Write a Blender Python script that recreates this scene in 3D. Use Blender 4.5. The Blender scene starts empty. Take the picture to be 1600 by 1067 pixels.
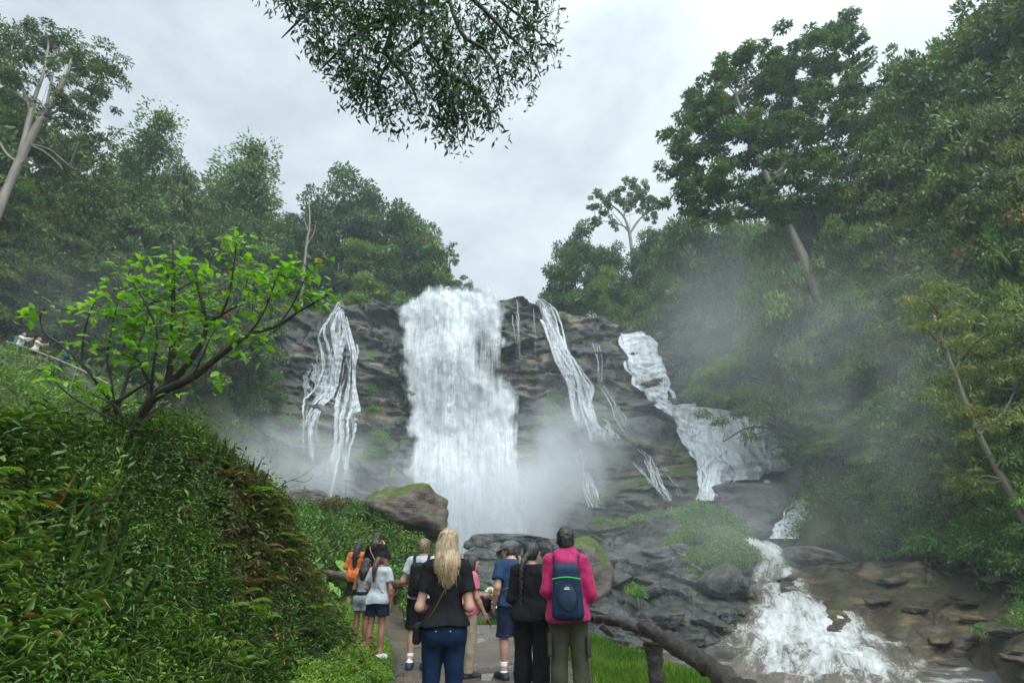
import bpy, math, random
import numpy as np
from mathutils import Vector

# ------------------------------------------------------------------ camera, sky, sun, exposure
SC = bpy.context.scene
COL = SC.collection
PITCH = math.radians(21.59)
EYE = 1.62
FPX = 800.0                       # focal length in photo pixels (1600 wide)
cam_d = bpy.data.cameras.new("camera")
cam_d.lens = 18.0
cam_d.sensor_width = 36.0
cam_d.clip_start = 0.05
cam_d.clip_end = 5000
cam = bpy.data.objects.new("camera", cam_d)
COL.objects.link(cam)
cam.location = (0, 0, EYE)
cam.rotation_euler = (math.pi / 2 + PITCH, 0, 0)
SC.camera = cam

SUN_EL, SUN_AZ = math.radians(58), math.radians(150)   # azimuth clockwise from +Y
world = bpy.data.worlds.new("World")
SC.world = world
world.use_nodes = True
nt = world.node_tree
nt.nodes.clear()
wo = nt.nodes.new("ShaderNodeOutputWorld")
bg = nt.nodes.new("ShaderNodeBackground")
bg.inputs[1].default_value = 0.1
sky = nt.nodes.new("ShaderNodeTexSky")
sky.sky_type = 'NISHITA'
sky.sun_disc = False
sky.sun_elevation = SUN_EL
sky.sun_rotation = SUN_AZ
tc = nt.nodes.new("ShaderNodeTexCoord")
mp = nt.nodes.new("ShaderNodeMapping")
mp.inputs["Scale"].default_value = (1.0, 1.0, 1.9)
mp.inputs["Location"].default_value = (3.1, 0.4, 1.7)
nz = nt.nodes.new("ShaderNodeTexNoise")
nz.inputs["Scale"].default_value = 1.9
nz.inputs["Detail"].default_value = 7
nz.inputs["Roughness"].default_value = 0.55
nz.inputs["Distortion"].default_value = 0.35
rp = nt.nodes.new("ShaderNodeValToRGB")
rp.color_ramp.elements[0].position = 0.36
rp.color_ramp.elements[0].color = (0.44, 0.515, 0.58, 1)
rp.color_ramp.elements[1].position = 0.60
rp.color_ramp.elements[1].color = (0.70, 0.775, 0.82, 1)
sc_ = nt.nodes.new("ShaderNodeVectorMath")
sc_.operation = 'SCALE'
sc_.inputs["Scale"].default_value = 12.9
mx = nt.nodes.new("ShaderNodeMix")
mx.data_type = 'RGBA'
mx.inputs["Factor"].default_value = 0.95
L = nt.links.new
L(tc.outputs["Generated"], mp.inputs["Vector"])
L(mp.outputs["Vector"], nz.inputs["Vector"])
L(nz.outputs["Fac"], rp.inputs["Fac"])
L(rp.outputs["Color"], sc_.inputs[0])
L(sky.outputs["Color"], mx.inputs["A"])
L(sc_.outputs["Vector"], mx.inputs["B"])
# sky lobe added round the sun, unseen behind the viewer, to brighten the scene
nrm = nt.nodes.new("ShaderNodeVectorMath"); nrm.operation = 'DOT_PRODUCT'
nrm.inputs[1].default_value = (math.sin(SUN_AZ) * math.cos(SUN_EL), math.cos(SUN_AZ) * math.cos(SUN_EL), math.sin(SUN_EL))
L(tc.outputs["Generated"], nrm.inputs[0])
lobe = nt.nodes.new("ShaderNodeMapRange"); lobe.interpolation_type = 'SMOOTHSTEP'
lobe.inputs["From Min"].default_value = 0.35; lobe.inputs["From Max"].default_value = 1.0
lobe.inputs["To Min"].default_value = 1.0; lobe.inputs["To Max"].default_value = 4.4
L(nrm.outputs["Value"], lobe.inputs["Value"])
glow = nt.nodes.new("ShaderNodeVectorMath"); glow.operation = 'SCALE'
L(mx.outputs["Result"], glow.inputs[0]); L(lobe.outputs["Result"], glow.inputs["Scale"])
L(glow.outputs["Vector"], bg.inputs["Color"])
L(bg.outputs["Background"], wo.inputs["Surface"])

sun_d = bpy.data.lights.new("sun", 'SUN')
sun_d.energy = 1.5
sun_d.angle = math.radians(25)
sun_d.color = (1.0, 0.96, 0.9)
sun = bpy.data.objects.new("sun", sun_d)
COL.objects.link(sun)
sdir = Vector((math.sin(SUN_AZ) * math.cos(SUN_EL), math.cos(SUN_AZ) * math.cos(SUN_EL), math.sin(SUN_EL)))
sun.rotation_euler = (-sdir).to_track_quat('-Z', 'Y').to_euler()

vs = SC.view_settings
vs.view_transform = 'Standard'
vs.look = 'None'
vs.exposure = 0.0
vs.gamma = 1.0
cy = SC.cycles
cy.max_bounces = 6
cy.diffuse_bounces = 3
cy.glossy_bounces = 2
cy.transmission_bounces = 3
cy.transparent_max_bounces = 14
cy.volume_bounces = 3
cy.volume_step_rate = 1.0
cy.volume_max_steps = 64
cy.use_denoising = True
cy.use_adaptive_sampling = True
cy.adaptive_threshold = 0.015
cy.caustics_reflective = False
cy.caustics_refractive = False

# ------------------------------------------------------------------ helpers
SP, CP = math.sin(PITCH), math.cos(PITCH)
rng = np.random.default_rng(7)


def ray(px, py):
    """direction with unit axial depth for photo pixel(s)"""
    u = (np.asarray(px, float) - 800.0) / FPX
    v = (533.5 - np.asarray(py, float)) / FPX
    return np.stack([u + 0 * v, CP - v * SP + 0 * u, SP + v * CP + 0 * u], -1)


def W(px, py, Y):
    """the point at world distance Y (towards +Y) seen at a photo pixel"""
    d = ray(px, py)
    t = np.asarray(Y, float) / d[..., 1]
    p = d * t[..., None]
    p[..., 2] += EYE
    return p


def Wd(px, py, t):
    d = ray(px, py) * np.asarray(t, float)[..., None]
    d[..., 2] += EYE
    return d


def sstep(x, a=0.0, b=1.0):
    x = np.clip((np.asarray(x, float) - a) / (b - a), 0, 1)
    return x * x * (3 - 2 * x)


def _hash(ix, iy, iz, seed):
    h = (ix.astype(np.int64) * 374761393 + iy.astype(np.int64) * 668265263 + iz.astype(np.int64) * 1440662683 + seed * 974634541) & 0xffffffff
    h = ((h ^ (h >> 13)) * 1274126177) & 0xffffffff
    h = ((h ^ (h >> 16)) * 2246822519) & 0xffffffff
    h = h ^ (h >> 15)
    return (h & 0xffffff).astype(np.float64) / 16777215.0


def vnoise(P, seed=0):
    P = np.asarray(P, float)
    i = np.floor(P).astype(np.int64)
    f = P - i
    f = f * f * (3 - 2 * f)
    x, y, z = i[..., 0], i[..., 1], i[..., 2]
    fx, fy, fz = f[..., 0], f[..., 1], f[..., 2]
    r = 0
    for dx in (0, 1):
        wx = fx if dx else 1 - fx
        for dy in (0, 1):
            wy = fy if dy else 1 - fy
            for dz in (0, 1):
                wz = fz if dz else 1 - fz
                r = r + wx * wy * wz * _hash(x + dx, y + dy, z + dz, seed)
    return r * 2 - 1


def fbm(P, oct=4, seed=0, gain=0.5):
    P = np.asarray(P, float)
    a, s, r = 1.0, 1.0, 0.0
    for k in range(oct):
        r = r + a * vnoise(P * s + k * 17.3, seed + k)
        a *= gain
        s *= 2.03
    return r


def cells(P, seed=0):
    """Voronoi in 2-D: (random value of nearest cell, F2-F1)"""
    P = np.asarray(P, float)
    i = np.floor(P).astype(np.int64)
    f1 = np.full(P.shape[:-1], 9.0)
    f2 = f1.copy()
    val = np.zeros(P.shape[:-1])
    tilt = np.zeros(P.shape[:-1])
    for dx in (-1, 0, 1):
        for dy in (-1, 0, 1):
            cx, cy_ = i[..., 0] + dx, i[..., 1] + dy
            z0 = cx * 0
            jx = cx + _hash(cx, cy_, z0, seed)
            jy = cy_ + _hash(cx, cy_, z0 + 1, seed)
            d = np.hypot(P[..., 0] - jx, P[..., 1] - jy)
            v = _hash(cx, cy_, z0 + 2, seed)
            tl = (P[..., 0] - jx) * (_hash(cx, cy_, z0 + 3, seed) - .5) * 2 + (P[..., 1] - jy) * (_hash(cx, cy_, z0 + 4, seed) - .5) * 2
            tilt = np.where(d < f1, tl, tilt)
            near = d < f1
            f2 = np.where(near, f1, np.minimum(f2, d))
            val = np.where(near, v, val)
            f1 = np.where(near, d, f1)
    return val + 0.9 * tilt, f2 - f1


def mesh_np(name, V, F, smooth=True, attrs=None, uv=None):
    """fast mesh from arrays; F is (n,3) or (n,4) or a list of such arrays; attrs: name -> per-vertex float"""
    me = bpy.data.meshes.new(name)
    V = np.ascontiguousarray(V, dtype=np.float32)
    Fs = F if isinstance(F, (list, tuple)) else [F]
    Fs = [np.asarray(f, dtype=np.int32) for f in Fs if len(f)]
    loops = np.concatenate([f.ravel() for f in Fs]) if Fs else np.zeros(0, np.int32)
    tot = np.concatenate([np.full(len(f), f.shape[1], np.int32) for f in Fs]) if Fs else np.zeros(0, np.int32)
    me.vertices.add(len(V))
    me.vertices.foreach_set("co", V.ravel())
    me.loops.add(len(loops))
    me.loops.foreach_set("vertex_index", loops)
    me.polygons.add(len(tot))
    start = np.concatenate([[0], np.cumsum(tot)[:-1]]).astype(np.int32) if len(tot) else tot
    me.polygons.foreach_set("loop_start", start)
    if smooth is True:
        me.polygons.foreach_set("use_smooth", np.ones(len(tot), dtype=bool))
    if attrs:
        for k, a in attrs.items():
            at = me.attributes.new(k, 'FLOAT', 'POINT')
            at.data.foreach_set("value", np.ascontiguousarray(a, dtype=np.float32))
    if uv is not None:
        ul = me.uv_layers.new(name="flow")
        ul.data.foreach_set("uv", np.ascontiguousarray(np.asarray(uv, np.float32)[loops]).ravel())
    me.update(calc_edges=True)
    me.validate(verbose=False)
    return me


def obj(name, me, mat=None, parent=None, loc=None):
    o = bpy.data.objects.new(name, me)
    COL.objects.link(o)
    if mat is not None and me is not None and not me.materials:
        me.materials.append(mat)
    if parent is not None:
        o.parent = parent
    if loc is not None:
        o.location = loc
    return o


def tag(o, label=None, cat=None, group=None, kind=None):
    if label: o["label"] = label
    if cat: o["category"] = cat
    if group: o["group"] = group
    if kind: o["kind"] = kind
    return o


def thing(name, label, cat, loc=(0, 0, 0), rz=0.0, group=None):
    o = bpy.data.objects.new(name, None)
    o.empty_display_size = 0.2
    COL.objects.link(o)
    o.location = loc
    o.rotation_euler = (0, 0, rz)
    return tag(o, label, cat, group)


def dup(root, loc, rz=0, scale=(1, 1, 1), label=None, group=None, rot=None):
    r = root.copy()
    COL.objects.link(r)
    r.location = loc
    r.rotation_euler = rot if rot else (0, 0, rz)
    r.scale = scale
    if label: r["label"] = label
    if group: r["group"] = group
    elif "group" in r: del r["group"]
    for ch in list(root.children):
        c = ch.copy()
        COL.objects.link(c)
        c.parent = r
        for g in ch.children:
            d = g.copy()
            COL.objects.link(d)
            d.parent = c
    return r


def grid_faces(nu, nv, flip=False):
    """quads of a nu x nv vertex grid laid out [u, v]"""
    a = np.arange(nu * nv).reshape(nu, nv)
    q = np.stack([a[:-1, :-1], a[1:, :-1], a[1:, 1:], a[:-1, 1:]], -1).reshape(-1, 4)
    return q[:, ::-1] if flip else q


class Tubes:
    """collects tapered tubes into one mesh"""
    def __init__(s):
        s.V, s.F, s.n = [], [], 0

    def add(s, pts, radii, sides=7, caps=True, rough=0.0, seed=0, flat=1.0):
        pts = np.asarray(pts, float)
        radii = np.broadcast_to(np.asarray(radii, float), (len(pts),))
        T = np.gradient(pts, axis=0)
        T /= np.linalg.norm(T, axis=1, keepdims=True) + 1e-9
        ref = np.array([0.0, 0.0, 1.0]) if abs(T[:, 2]).mean() < 0.8 else np.array([1.0, 0.0, 0.0])
        A = np.cross(T, ref)
        A /= np.linalg.norm(A, axis=1, keepdims=True) + 1e-9
        B = np.cross(T, A)
        ang = np.linspace(0, 2 * math.pi, sides, endpoint=False)
        R = radii[:, None] * np.ones(sides)
        V = pts[:, None, :] + (R * np.cos(ang))[..., None] * A[:, None, :] + (R * flat * np.sin(ang))[..., None] * B[:, None, :]
        if rough:
            k = 1 + rough * fbm(V * (0.6 / max(radii.max(), 1e-3)) * np.array([1, 1, 1]), 4, seed, 0.6)
            V = pts[:, None, :] + (V - pts[:, None, :]) * k[..., None]
        n = len(pts)
        idx = np.arange(n * sides).reshape(n, sides)
        a, b = idx[:-1], idx[1:]
        q = np.stack([a, np.roll(a, -1, 1), np.roll(b, -1, 1), b], -1).reshape(-1, 4) + s.n
        s.V.append(V.reshape(-1, 3))
        s.F.append(q)
        s.n += n * sides
        if caps:
            for row, p in ((idx[0], pts[0]), (idx[-1], pts[-1])):
                s.V.append(p[None])
                c = s.n
                row = row + (s.n - n * sides if row is idx[0] else s.n - n * sides - 1)
                t = np.stack([row, np.roll(row, -1), np.full(sides, c), np.full(sides, c)], -1)
                s.F.append(t[:, :3])
                s.n += 1
        return s

    def mesh(s, name, smooth=True):
        return mesh_np(name, np.concatenate(s.V), s.F, smooth)


def smooth_line(pts, n):
    """Catmull-Rom through pts, n samples per span"""
    P = np.asarray(pts, float)
    P = np.concatenate([[2 * P[0] - P[1]], P, [2 * P[-1] - P[-2]]])
    out = []
    for i in range(1, len(P) - 2):
        for t in np.linspace(0, 1, n, endpoint=False):
            a, b, c, d = P[i - 1], P[i], P[i + 1], P[i + 2]
            out.append(0.5 * (2 * b + (c - a) * t + (2 * a - 5 * b + 4 * c - d) * t * t + (3 * b - a - 3 * c + d) * t ** 3))
    out.append(P[-2])
    return np.array(out)


# ------------------------------------------------------------------ materials
class NT:
    def __init__(s, name):
        s.m = bpy.data.materials.new(name)
        s.m.use_nodes = True
        s.t = s.m.node_tree
        s.t.nodes.clear()
        s.out = s.t.nodes.new("ShaderNodeOutputMaterial")

    def n(s, typ, **kw):
        nd = s.t.nodes.new("ShaderNode" + typ)
        for k, v in kw.items():
            setattr(nd, k, v)
        return nd

    def l(s, a, b):
        s.t.links.new(a, b)

    def val(s, sock, v):
        if hasattr(v, "is_output") or isinstance(v, bpy.types.NodeSocket):
            s.l(v, sock)
        else:
            sock.default_value = v

    def math(s, op, a, b=0.0, c=None, clamp=False):
        m = s.n("Math", operation=op, use_clamp=clamp)
        s.val(m.inputs[0], a)
        s.val(m.inputs[1], b)
        if c is not None: s.val(m.inputs[2], c)
        return m.outputs[0]

    def mix(s, f, a, b, blend='MIX'):
        m = s.n("Mix", data_type='RGBA', blend_type=blend)
        s.val(m.inputs["Factor"], f)
        for k, v in (("A", a), ("B", b)):
            if isinstance(v, (tuple, list)): v = (*v[:3], 1)
            s.val(m.inputs[k], v)
        return m.outputs["Result"]

    def noise(s, vec, scale, detail=4, rough=0.55, dist=0.0):
        m = s.n("TexNoise")
        if vec is not None: s.l(vec, m.inputs["Vector"])
        m.inputs["Scale"].default_value = scale
        m.inputs["Detail"].default_value = detail
        m.inputs["Roughness"].default_value = rough
        m.inputs["Distortion"].default_value = dist
        return m.outputs["Fac"]

    def ramp(s, f, stops, interp='LINEAR'):
        r = s.n("ValToRGB")
        s.l(f, r.inputs["Fac"])
        cr = r.color_ramp
        cr.interpolation = interp
        while len(cr.elements) < len(stops): cr.elements.new(0.5)
        for e, (p, c) in zip(cr.elements, stops):
            e.position = p
            e.color = (c, c, c, 1) if isinstance(c, (int, float)) else (*c[:3], 1)
        return r.outputs["Color"]

    def map(s, vec, scale=(1, 1, 1), loc=(0, 0, 0), rot=(0, 0, 0)):
        m = s.n("Mapping")
        s.l(vec, m.inputs["Vector"])
        m.inputs["Scale"].default_value = scale
        m.inputs["Location"].default_value = loc
        m.inputs["Rotation"].default_value = rot
        return m.outputs["Vector"]

    def attr(s, name):
        return s.n("Attribute", attribute_name=name).outputs["Fac"]

    def bump(s, h, strength=0.5, dist=0.05):
        b = s.n("Bump")
        b.inputs["Strength"].default_value = strength
        b.inputs["Distance"].default_value = dist
        s.l(h, b.inputs["Height"])
        return b.outputs["Normal"]

    def bsdf(s, col, rough=0.6, normal=None, spec=0.5, sheen=0.0, metal=0.0):
        p = s.n("BsdfPrincipled")
        if isinstance(col, (tuple, list)): col = (*col[:3], 1)
        s.val(p.inputs["Base Color"], col)
        s.val(p.inputs["Roughness"], rough)
        s.val(p.inputs["Specular IOR Level"], spec)
        s.val(p.inputs["Metallic"], metal)
        if sheen:
            p.inputs["Sheen Weight"].default_value = sheen
        if normal is not None: s.l(normal, p.inputs["Normal"])
        return p.outputs["BSDF"]

    def done(s, surf=None, vol=None):
        if surf is not None: s.l(surf, s.out.inputs["Surface"])
        if vol is not None: s.l(vol, s.out.inputs["Volume"])
        return s.m

    def pos(s):
        return s.n("NewGeometry").outputs["Position"]

    def obj(s):
        return s.n("TexCoord").outputs["Object"]


def leaf_mat(name, dark, mid, light, accent=None, rough=0.45, transl=0.25, objvar=0.0, spec=0.4, acc_at=0.93):
    """leaves: colour by each leaf's own 'tint' value"""
    m = NT(name)
    t = m.attr("tint")
    if objvar:
        oi = m.n("ObjectInfo").outputs["Random"]
        t = m.math('ADD', t, m.math('MULTIPLY', m.math('SUBTRACT', oi, 0.5), objvar), clamp=True)
    stops = [(0.0, dark), (0.45, mid), (0.85, light)]
    if accent: stops += [(acc_at, light), (min(acc_at + 0.02, 0.995), accent)]
    c = m.ramp(t, stops)
    b = m.bsdf(c, rough, spec=spec)
    tr = m.n("BsdfTranslucent")
    m.l(m.mix(1.0, c, (1.5, 1.6, 0.7), 'MULTIPLY'), tr.inputs["Color"])
    mx = m.n("MixShader")
    mx.inputs[0].default_value = transl
    m.l(b, mx.inputs[1])
    m.l(tr.outputs[0], mx.inputs[2])
    return m.done(mx.outputs[0])


def bark_mat(name, a, b, scale=6, wet=0.55):
    m = NT(name)
    v = m.map(m.obj(), (1, 1, 0.25))
    n1 = m.noise(v, scale, 6, 0.65)
    n2 = m.noise(m.obj(), scale * 0.3, 3)
    c = m.mix(m.ramp(n1, [(0.3, 0), (0.7, 1)]), a, b)
    c = m.mix(m.math('MULTIPLY', m.ramp(n2, [(0.55, 0), (0.7, 1)]), 0.5), c, (0.05, 0.075, 0.025))
    return m.done(m.bsdf(c, wet, m.bump(n1, 0.7, 0.03)))


def plain_mat(name, col, rough=0.8, var=0.25, scale=30, bump=0.0, sheen=0.0, spec=0.3):
    m = NT(name)
    n = m.noise(m.obj(), scale, 4)
    c = m.mix(n, tuple(x * (1 - var) for x in col), tuple(min(1, x * (1 + var)) for x in col))
    return m.done(m.bsdf(c, rough, m.bump(n, bump, 0.01) if bump else None, spec, sheen))
# ------------------------------------------------------------------ terrain
LOW = np.array([  # X, Y, z : ground in front of the cliff
    # river bed, pool
    (4, 17, -4.2), (8, 17, -4.4), (2, 20, -4.0), (0, 24, -4.0), (6, 24, -4.3), (11, 20, -4.5), (14, 24, -4.4), (0, 30, -4), (-2, 36, -4), (8, 28, -4.3),
    (3, 34, -3.8), (12, 30, -3.6), (-3, 45, -3.5), (0, 52, -3), (-8, 45, -2.5), (-6, 56, -2.5), (4, 56, -1.5), (18, 14, -4.6), (24, 12, -4.5), (6, 10, -4.2), (14, 8, -4.6), (10, 0, -4.5), (20, 0, -4.6),
    (17, 36, -2.2), (19, 42, 0.3), (18, 30, -3.6),
    (-14, 46, -0.5), (-20, 48, 0.5), (-12, 38, 0.0), (-14, 55, 0.0), (-22, 55, 2.0),
    # rock bank in the middle
    (6, 42, 0.4), (12, 42, 0.6), (2, 43, -1.0), (13, 37, -1.5), (9, 36, -2.6), (14, 45, 2.0), (17, 47, 4.0),
    # shelf right of the river
    (22, 34, -2.0), (26, 33, -1.2), (20, 26, -3.6), (26, 26, -2.6), (30, 26, -1.0), (26, 20, -3.6), (34, 22, -0.5), (32, 16, -3.5),
    # left bank with shrubs and boulder
    (-4, 16, 0.9), (-7, 16, 1.5), (-3, 20, 1.3), (-6, 21, 2.2), (-10, 20, 2.4), (-6.5, 25, 1.4), (-2.2, 24, -0.8), (-11, 26, 2.0), (-8, 31, 0.4), (-14, 30, 2.0), (-3.5, 13, 0.1), (-1.5, 15, -1.0),
    # left slope with the upper path
    (-27, 28, 11.2), (-21.8, 27, 8.9), (-17.8, 26, 6.4), (-14, 24, 3.6), (-31, 29, 12.4), (-24, 20, 8.5), (-17, 16, 4.6), (-12, 12, 3.0), (-35, 28, 13.4), (-34, 20, 14), (-20, 8, 8), (-12, 5, 4.4),
    (-30, 38, 12), (-24, 38, 8), (-18, 38, 4), (-40, 38, 20), (-50, 30, 24), (-38, 50, 24), (-30, 50, 16), (-24, 48, 5), (-50, 48, 32), (-46, 15, 22), (-60, 20, 30), (-30, 0, 14),
    (-30, 58, 19), (-25, 58, 7), (-16, 60, 0), (-8, 62, -1),
    # right hillside
    (22, 42, 3), (27, 46, 6.0), (31, 50, 10), (26, 50, 6.5), (28, 52, 7.5), (24, 48, 4), (29, 55, 9), (27, 36, 5), (26, 40, 9), (28, 38, 15), (30, 42, 17), (32, 35, 13), (35, 28, 11), (31, 29, 2.5), (37, 24, 14), (40, 18, 8), (36, 18, 3), (44, 30, 24), (40, 38, 26),
    (34, 47, 22), (45, 45, 32), (55, 30, 36), (55, 15, 28), (60, 48, 44), (50, 0, 14), (70, 20, 42), (33, 55, 24), (26, 57, 17), (45, 60, 38), (20, 54, 9.5), (17, 52, 8), (18, 58, 14), (10, 58, 4), (14, 52, 5),
])
HIGH = np.array([  # ground above the lip
    (-30, 72, 31), (-22, 70, 29.5), (-14, 70, 31), (-7, 72, 31.3), (0, 74, 31.3), (6, 74, 30.7), (13, 74, 28), (18, 74, 27.5), (24, 70, 27), (30, 72, 31), (36, 68, 33), (22, 64, 22), (28, 62, 22),
    (-38, 70, 36), (-45, 60, 36), (-55, 70, 46), (-25, 84, 36), (-12, 90, 33), (0, 95, 31.4), (12, 90, 31.2), (24, 88, 37), (36, 84, 42), (45, 70, 44), (60, 70, 52), (0, 140, 32), (-60, 110, 55), (60, 110, 58), (-110, 60, 60), (110, 60, 64),
    (-50, 48, 32), (-38, 50, 25), (45, 45, 33), (60, 48, 44), (34, 50, 23), (0, 300, 36), (-200, 200, 70), (200, 200, 75), (-300, 0, 60), (300, 0, 60),
])


def idw(P, ctr, p=3.4, eps=2.0):
    out = np.zeros(len(P))
    for k in range(0, len(P), 20000):
        q = P[k:k + 20000]
        d2 = (q[:, None, 0] - ctr[None, :, 0]) ** 2 + (q[:, None, 1] - ctr[None, :, 1]) ** 2 + eps
        w = d2 ** (-p / 2)
        out[k:k + 20000] = (w * ctr[None, :, 2]).sum(1) / w.sum(1)
    return out


def path_left(Y):
    return np.interp(Y, [-10, 5, 7.5, 10, 12, 13.5, 15], [-1.3, -1.35, -1.5, -2.1, -2.8, -3.5, -4.0])


def mound(X, Y):
    pl = path_left(Y) - 0.12
    s = np.clip(0.55 * (pl - X), 0, 0.65) + np.clip(1.0 * (pl - 1.15 - X), 0, 1.62)
    z = s + 0.62 * np.exp(-((X + 4.2) / 1.3) ** 2 - ((Y - 6.9) / 1.7) ** 2)
    end = 1 - sstep(Y, 8.0, 9.5) * sstep(-X, 2.0, 3.0)
    low = 0.25 * sstep(pl - X, 0, 1.0)
    z = z + 0.62 * np.exp(-((X + 3.35) / .62) ** 2 - ((Y - 7.7) / 1.0) ** 2)
    return z * end + low * (1 - end)


RIVER = None


def ground(X, Y, detail=True):
    X = np.asarray(X, float); Y = np.asarray(Y, float)
    shp = np.broadcast(X, Y).shape
    x = np.broadcast_to(X, shp).ravel(); y = np.broadcast_to(Y, shp).ravel()
    P = np.stack([x, y], 1)
    lo = idw(P, LOW)
    hi = idw(P, HIGH)
    yc = np.interp(x, [-60, -38, -30, -22, -14, 0, 10, 16, 22, 28, 36, 60], [52, 55, 60, 66, 68, 70.5, 70, 68.5, 64, 60, 54, 50])
    k = sstep(y, yc - 1.5, yc + 2.0)
    z = lo * (1 - k) + hi * k
    # near zone: level path, grass verge, drop to the river
    e = np.maximum((x - (1.15 + np.clip(12 - y, -3, 12) * 0.36)) * 0.93, np.where(x > -2.6, y - 12.9 - 0.25 * np.clip(x + 2.6, 0, 1), -9))
    near = -4.2 * sstep(e, 0.0, 4.2) - 0.12 * sstep(x, 0.9, 1.6) + 0.16 * sstep(y, 11.2, 12.0) * sstep(-x, 2.3, 2.9)
    mnd = mound(x, y)
    near = np.where(x < path_left(y), np.maximum(near * sstep(x, -3.2, -2.4), 0) * 0 + mnd + 0.0, near)
    m = sstep(y, 12.5, 15.5)
    m = np.maximum(m, sstep(x, 5.5, 8.0))
    m = np.maximum(m, sstep(-x, 6.0, 9.0))
    z = near * (1 - m) + z * m
    if detail:
        q = np.stack([x * 0.35, y * 0.35, x * 0], 1)
        on_path = (1 - sstep(np.abs(x + 0.3), 1.2, 2.5)) * (1 - sstep(y, 12, 14))
        amp = 0.03 * on_path + (1 - on_path) * (0.12 + 0.35 * m)
        z = z + amp * fbm(q, 4, 5)
        q2 = np.stack([x * 2.3, y * 2.3, x * 0], 1)
        z = z + 0.012 * fbm(q2, 3, 9) * (1 - m)
    return z.reshape(shp)


def axis_grid():
    gx = np.concatenate([-np.geomspace(75, 150, 8)[::-1], np.arange(-72, -8, 0.8), np.arange(-8, 4, 0.10), np.arange(4, 72, 0.8), np.geomspace(73, 150, 8)])
    gy = np.concatenate([-np.geomspace(12, 60, 8)[::-1], np.arange(-10, 2, 0.6), np.arange(2, 16, 0.12), np.arange(16, 100, 0.8), np.geomspace(101, 190, 9)])
    return gx, gy


# rapids: centre pixel, Y, width in pixels
RAP = np.array([(1150, 838, 47.0, 40), (1188, 850, 42.0, 66), (1205, 872, 39, 52), (1213, 898, 36.0, 86), (1225, 930, 32.2, 110), (1250, 960, 29.5, 200), (1262, 995, 26.5, 270), (1275, 1030, 24.0, 320), (1270, 1058, 22.3, 330), (1265, 1090, 20.5, 300)], float)
RAPW = W(RAP[:, 0], RAP[:, 1], RAP[:, 2])
RAPH = 0.5 * RAP[:, 3] / FPX * (RAP[:, 2] / ray(RAP[:, 0], RAP[:, 1])[:, 1])
WATER_Z = -3.05


def carve(X, Y, z, margin=0.5):
    """lowers the ground under the rapids and keeps the banks beside them"""
    c = np.interp(Y, RAPW[::-1, 1], RAPW[::-1, 0])
    h = np.interp(Y, RAPW[::-1, 1], RAPH[::-1])
    wz = np.interp(Y, RAPW[::-1, 1], RAPW[::-1, 2])
    inr = (Y > 20) & (Y < 48)
    k = (1 - sstep(np.abs(X - c), h, h + 2.5)) * inr
    return z * (1 - k) + np.minimum(z, wz - margin) * k


def gz(X, Y):
    return carve(np.asarray(X, float), np.asarray(Y, float), ground(X, Y))


gx, gy = axis_grid()
GX, GY = np.meshgrid(gx, gy, indexing="ij")
GZ = gz(GX, GY)
m = NT("forest_soil")
p = m.pos()
n1 = m.noise(p, 1.3, 6, 0.65)
n2 = m.noise(p, 9.0, 5, 0.6)
c = m.mix(m.ramp(n1, [(0.35, 0), (0.65, 1)]), (0.020, 0.018, 0.010), (0.035, 0.045, 0.014))
c = m.mix(m.math('MULTIPLY', n2, 0.5), c, (0.06, 0.07, 0.02))
sz_ = m.n("SeparateXYZ"); m.l(p, sz_.inputs[0])
lowz = m.math('ADD', m.math('DIVIDE', sz_.outputs["Z"], -2.0), m.math('MULTIPLY', m.math('SUBTRACT', n1, 0.5), 1.2), clamp=True)
lowz = m.math('MULTIPLY', lowz, m.math('MULTIPLY_ADD', sz_.outputs["Y"], 0.2, -2.8, clamp=True))
c = m.mix(lowz, c, m.mix(n2, (0.025, 0.025, 0.026), (0.075, 0.072, 0.068)))
soil = m.done(m.bsdf(c, 0.85, m.bump(n2, 0.8, 0.05)))
me = mesh_np("ground", np.stack([GX, GY, GZ], -1).reshape(-1, 3), grid_faces(len(gx), len(gy)))
tag(obj("ground", me, soil), "dark soil of the ravine floor and hillsides", None, None, "structure")

# muddy path
m = NT("wet_mud")
p = m.pos()
n1 = m.noise(p, 1.1, 6, 0.6)
n2 = m.noise(p, 14, 6, 0.7)
n3 = m.noise(m.map(p, (1, 0.55, 1)), 1.6, 4, 0.6, 0.6)
c = m.mix(m.ramp(n1, [(0.35, 0), (0.65, 1)]), (0.070, 0.050, 0.035), (0.135, 0.104, 0.078))
c = m.mix(m.math('MULTIPLY', m.ramp(n2, [(0.4, 0), (0.75, 1)]), 0.45), c, (0.045, 0.036, 0.028))
pud = m.ramp(n3, [(0.56, 0), (0.60, 1)])
c = m.mix(pud, c, (0.075, 0.045, 0.020))
n4 = m.noise(m.map(p, (1, 1.6, 1), (5, 2, 0)), 5.5, 3, 0.5)
c = m.mix(m.ramp(n4, [(0.68, 0), (0.72, 0.8)]), c, (0.040, 0.024, 0.010))
r = m.mix(pud, m.ramp(n1, [(0.3, 0.5), (0.7, 0.2)]), (0.06, 0.06, 0.06))
h = m.math('MULTIPLY', n2, m.math('SUBTRACT', 1.0, pud))
mud = m.done(m.bsdf(c, r, m.bump(h, 0.55, 0.03)))
pu = np.linspace(0, 1, 60)
pv = np.concatenate([np.arange(-6, 14.0, 0.12)])
PL = path_left(pv) + 0.05 * fbm(np.stack([pv * 1.1, pv * 0, pv * 0], 1), 3, 31)
PR = np.interp(pv, [-6, 7, 9, 11, 12.6, 13.2, 14], [1.05, 1.0, 0.95, 0.7, 0.3, -1.6, -3.0]) + 0.10 * fbm(np.stack([pv * 0.9, pv * 0, pv * 0 + 4], 1), 3, 33)
XX = PL[None, :] + (PR - PL)[None, :] * pu[:, None]
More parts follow.
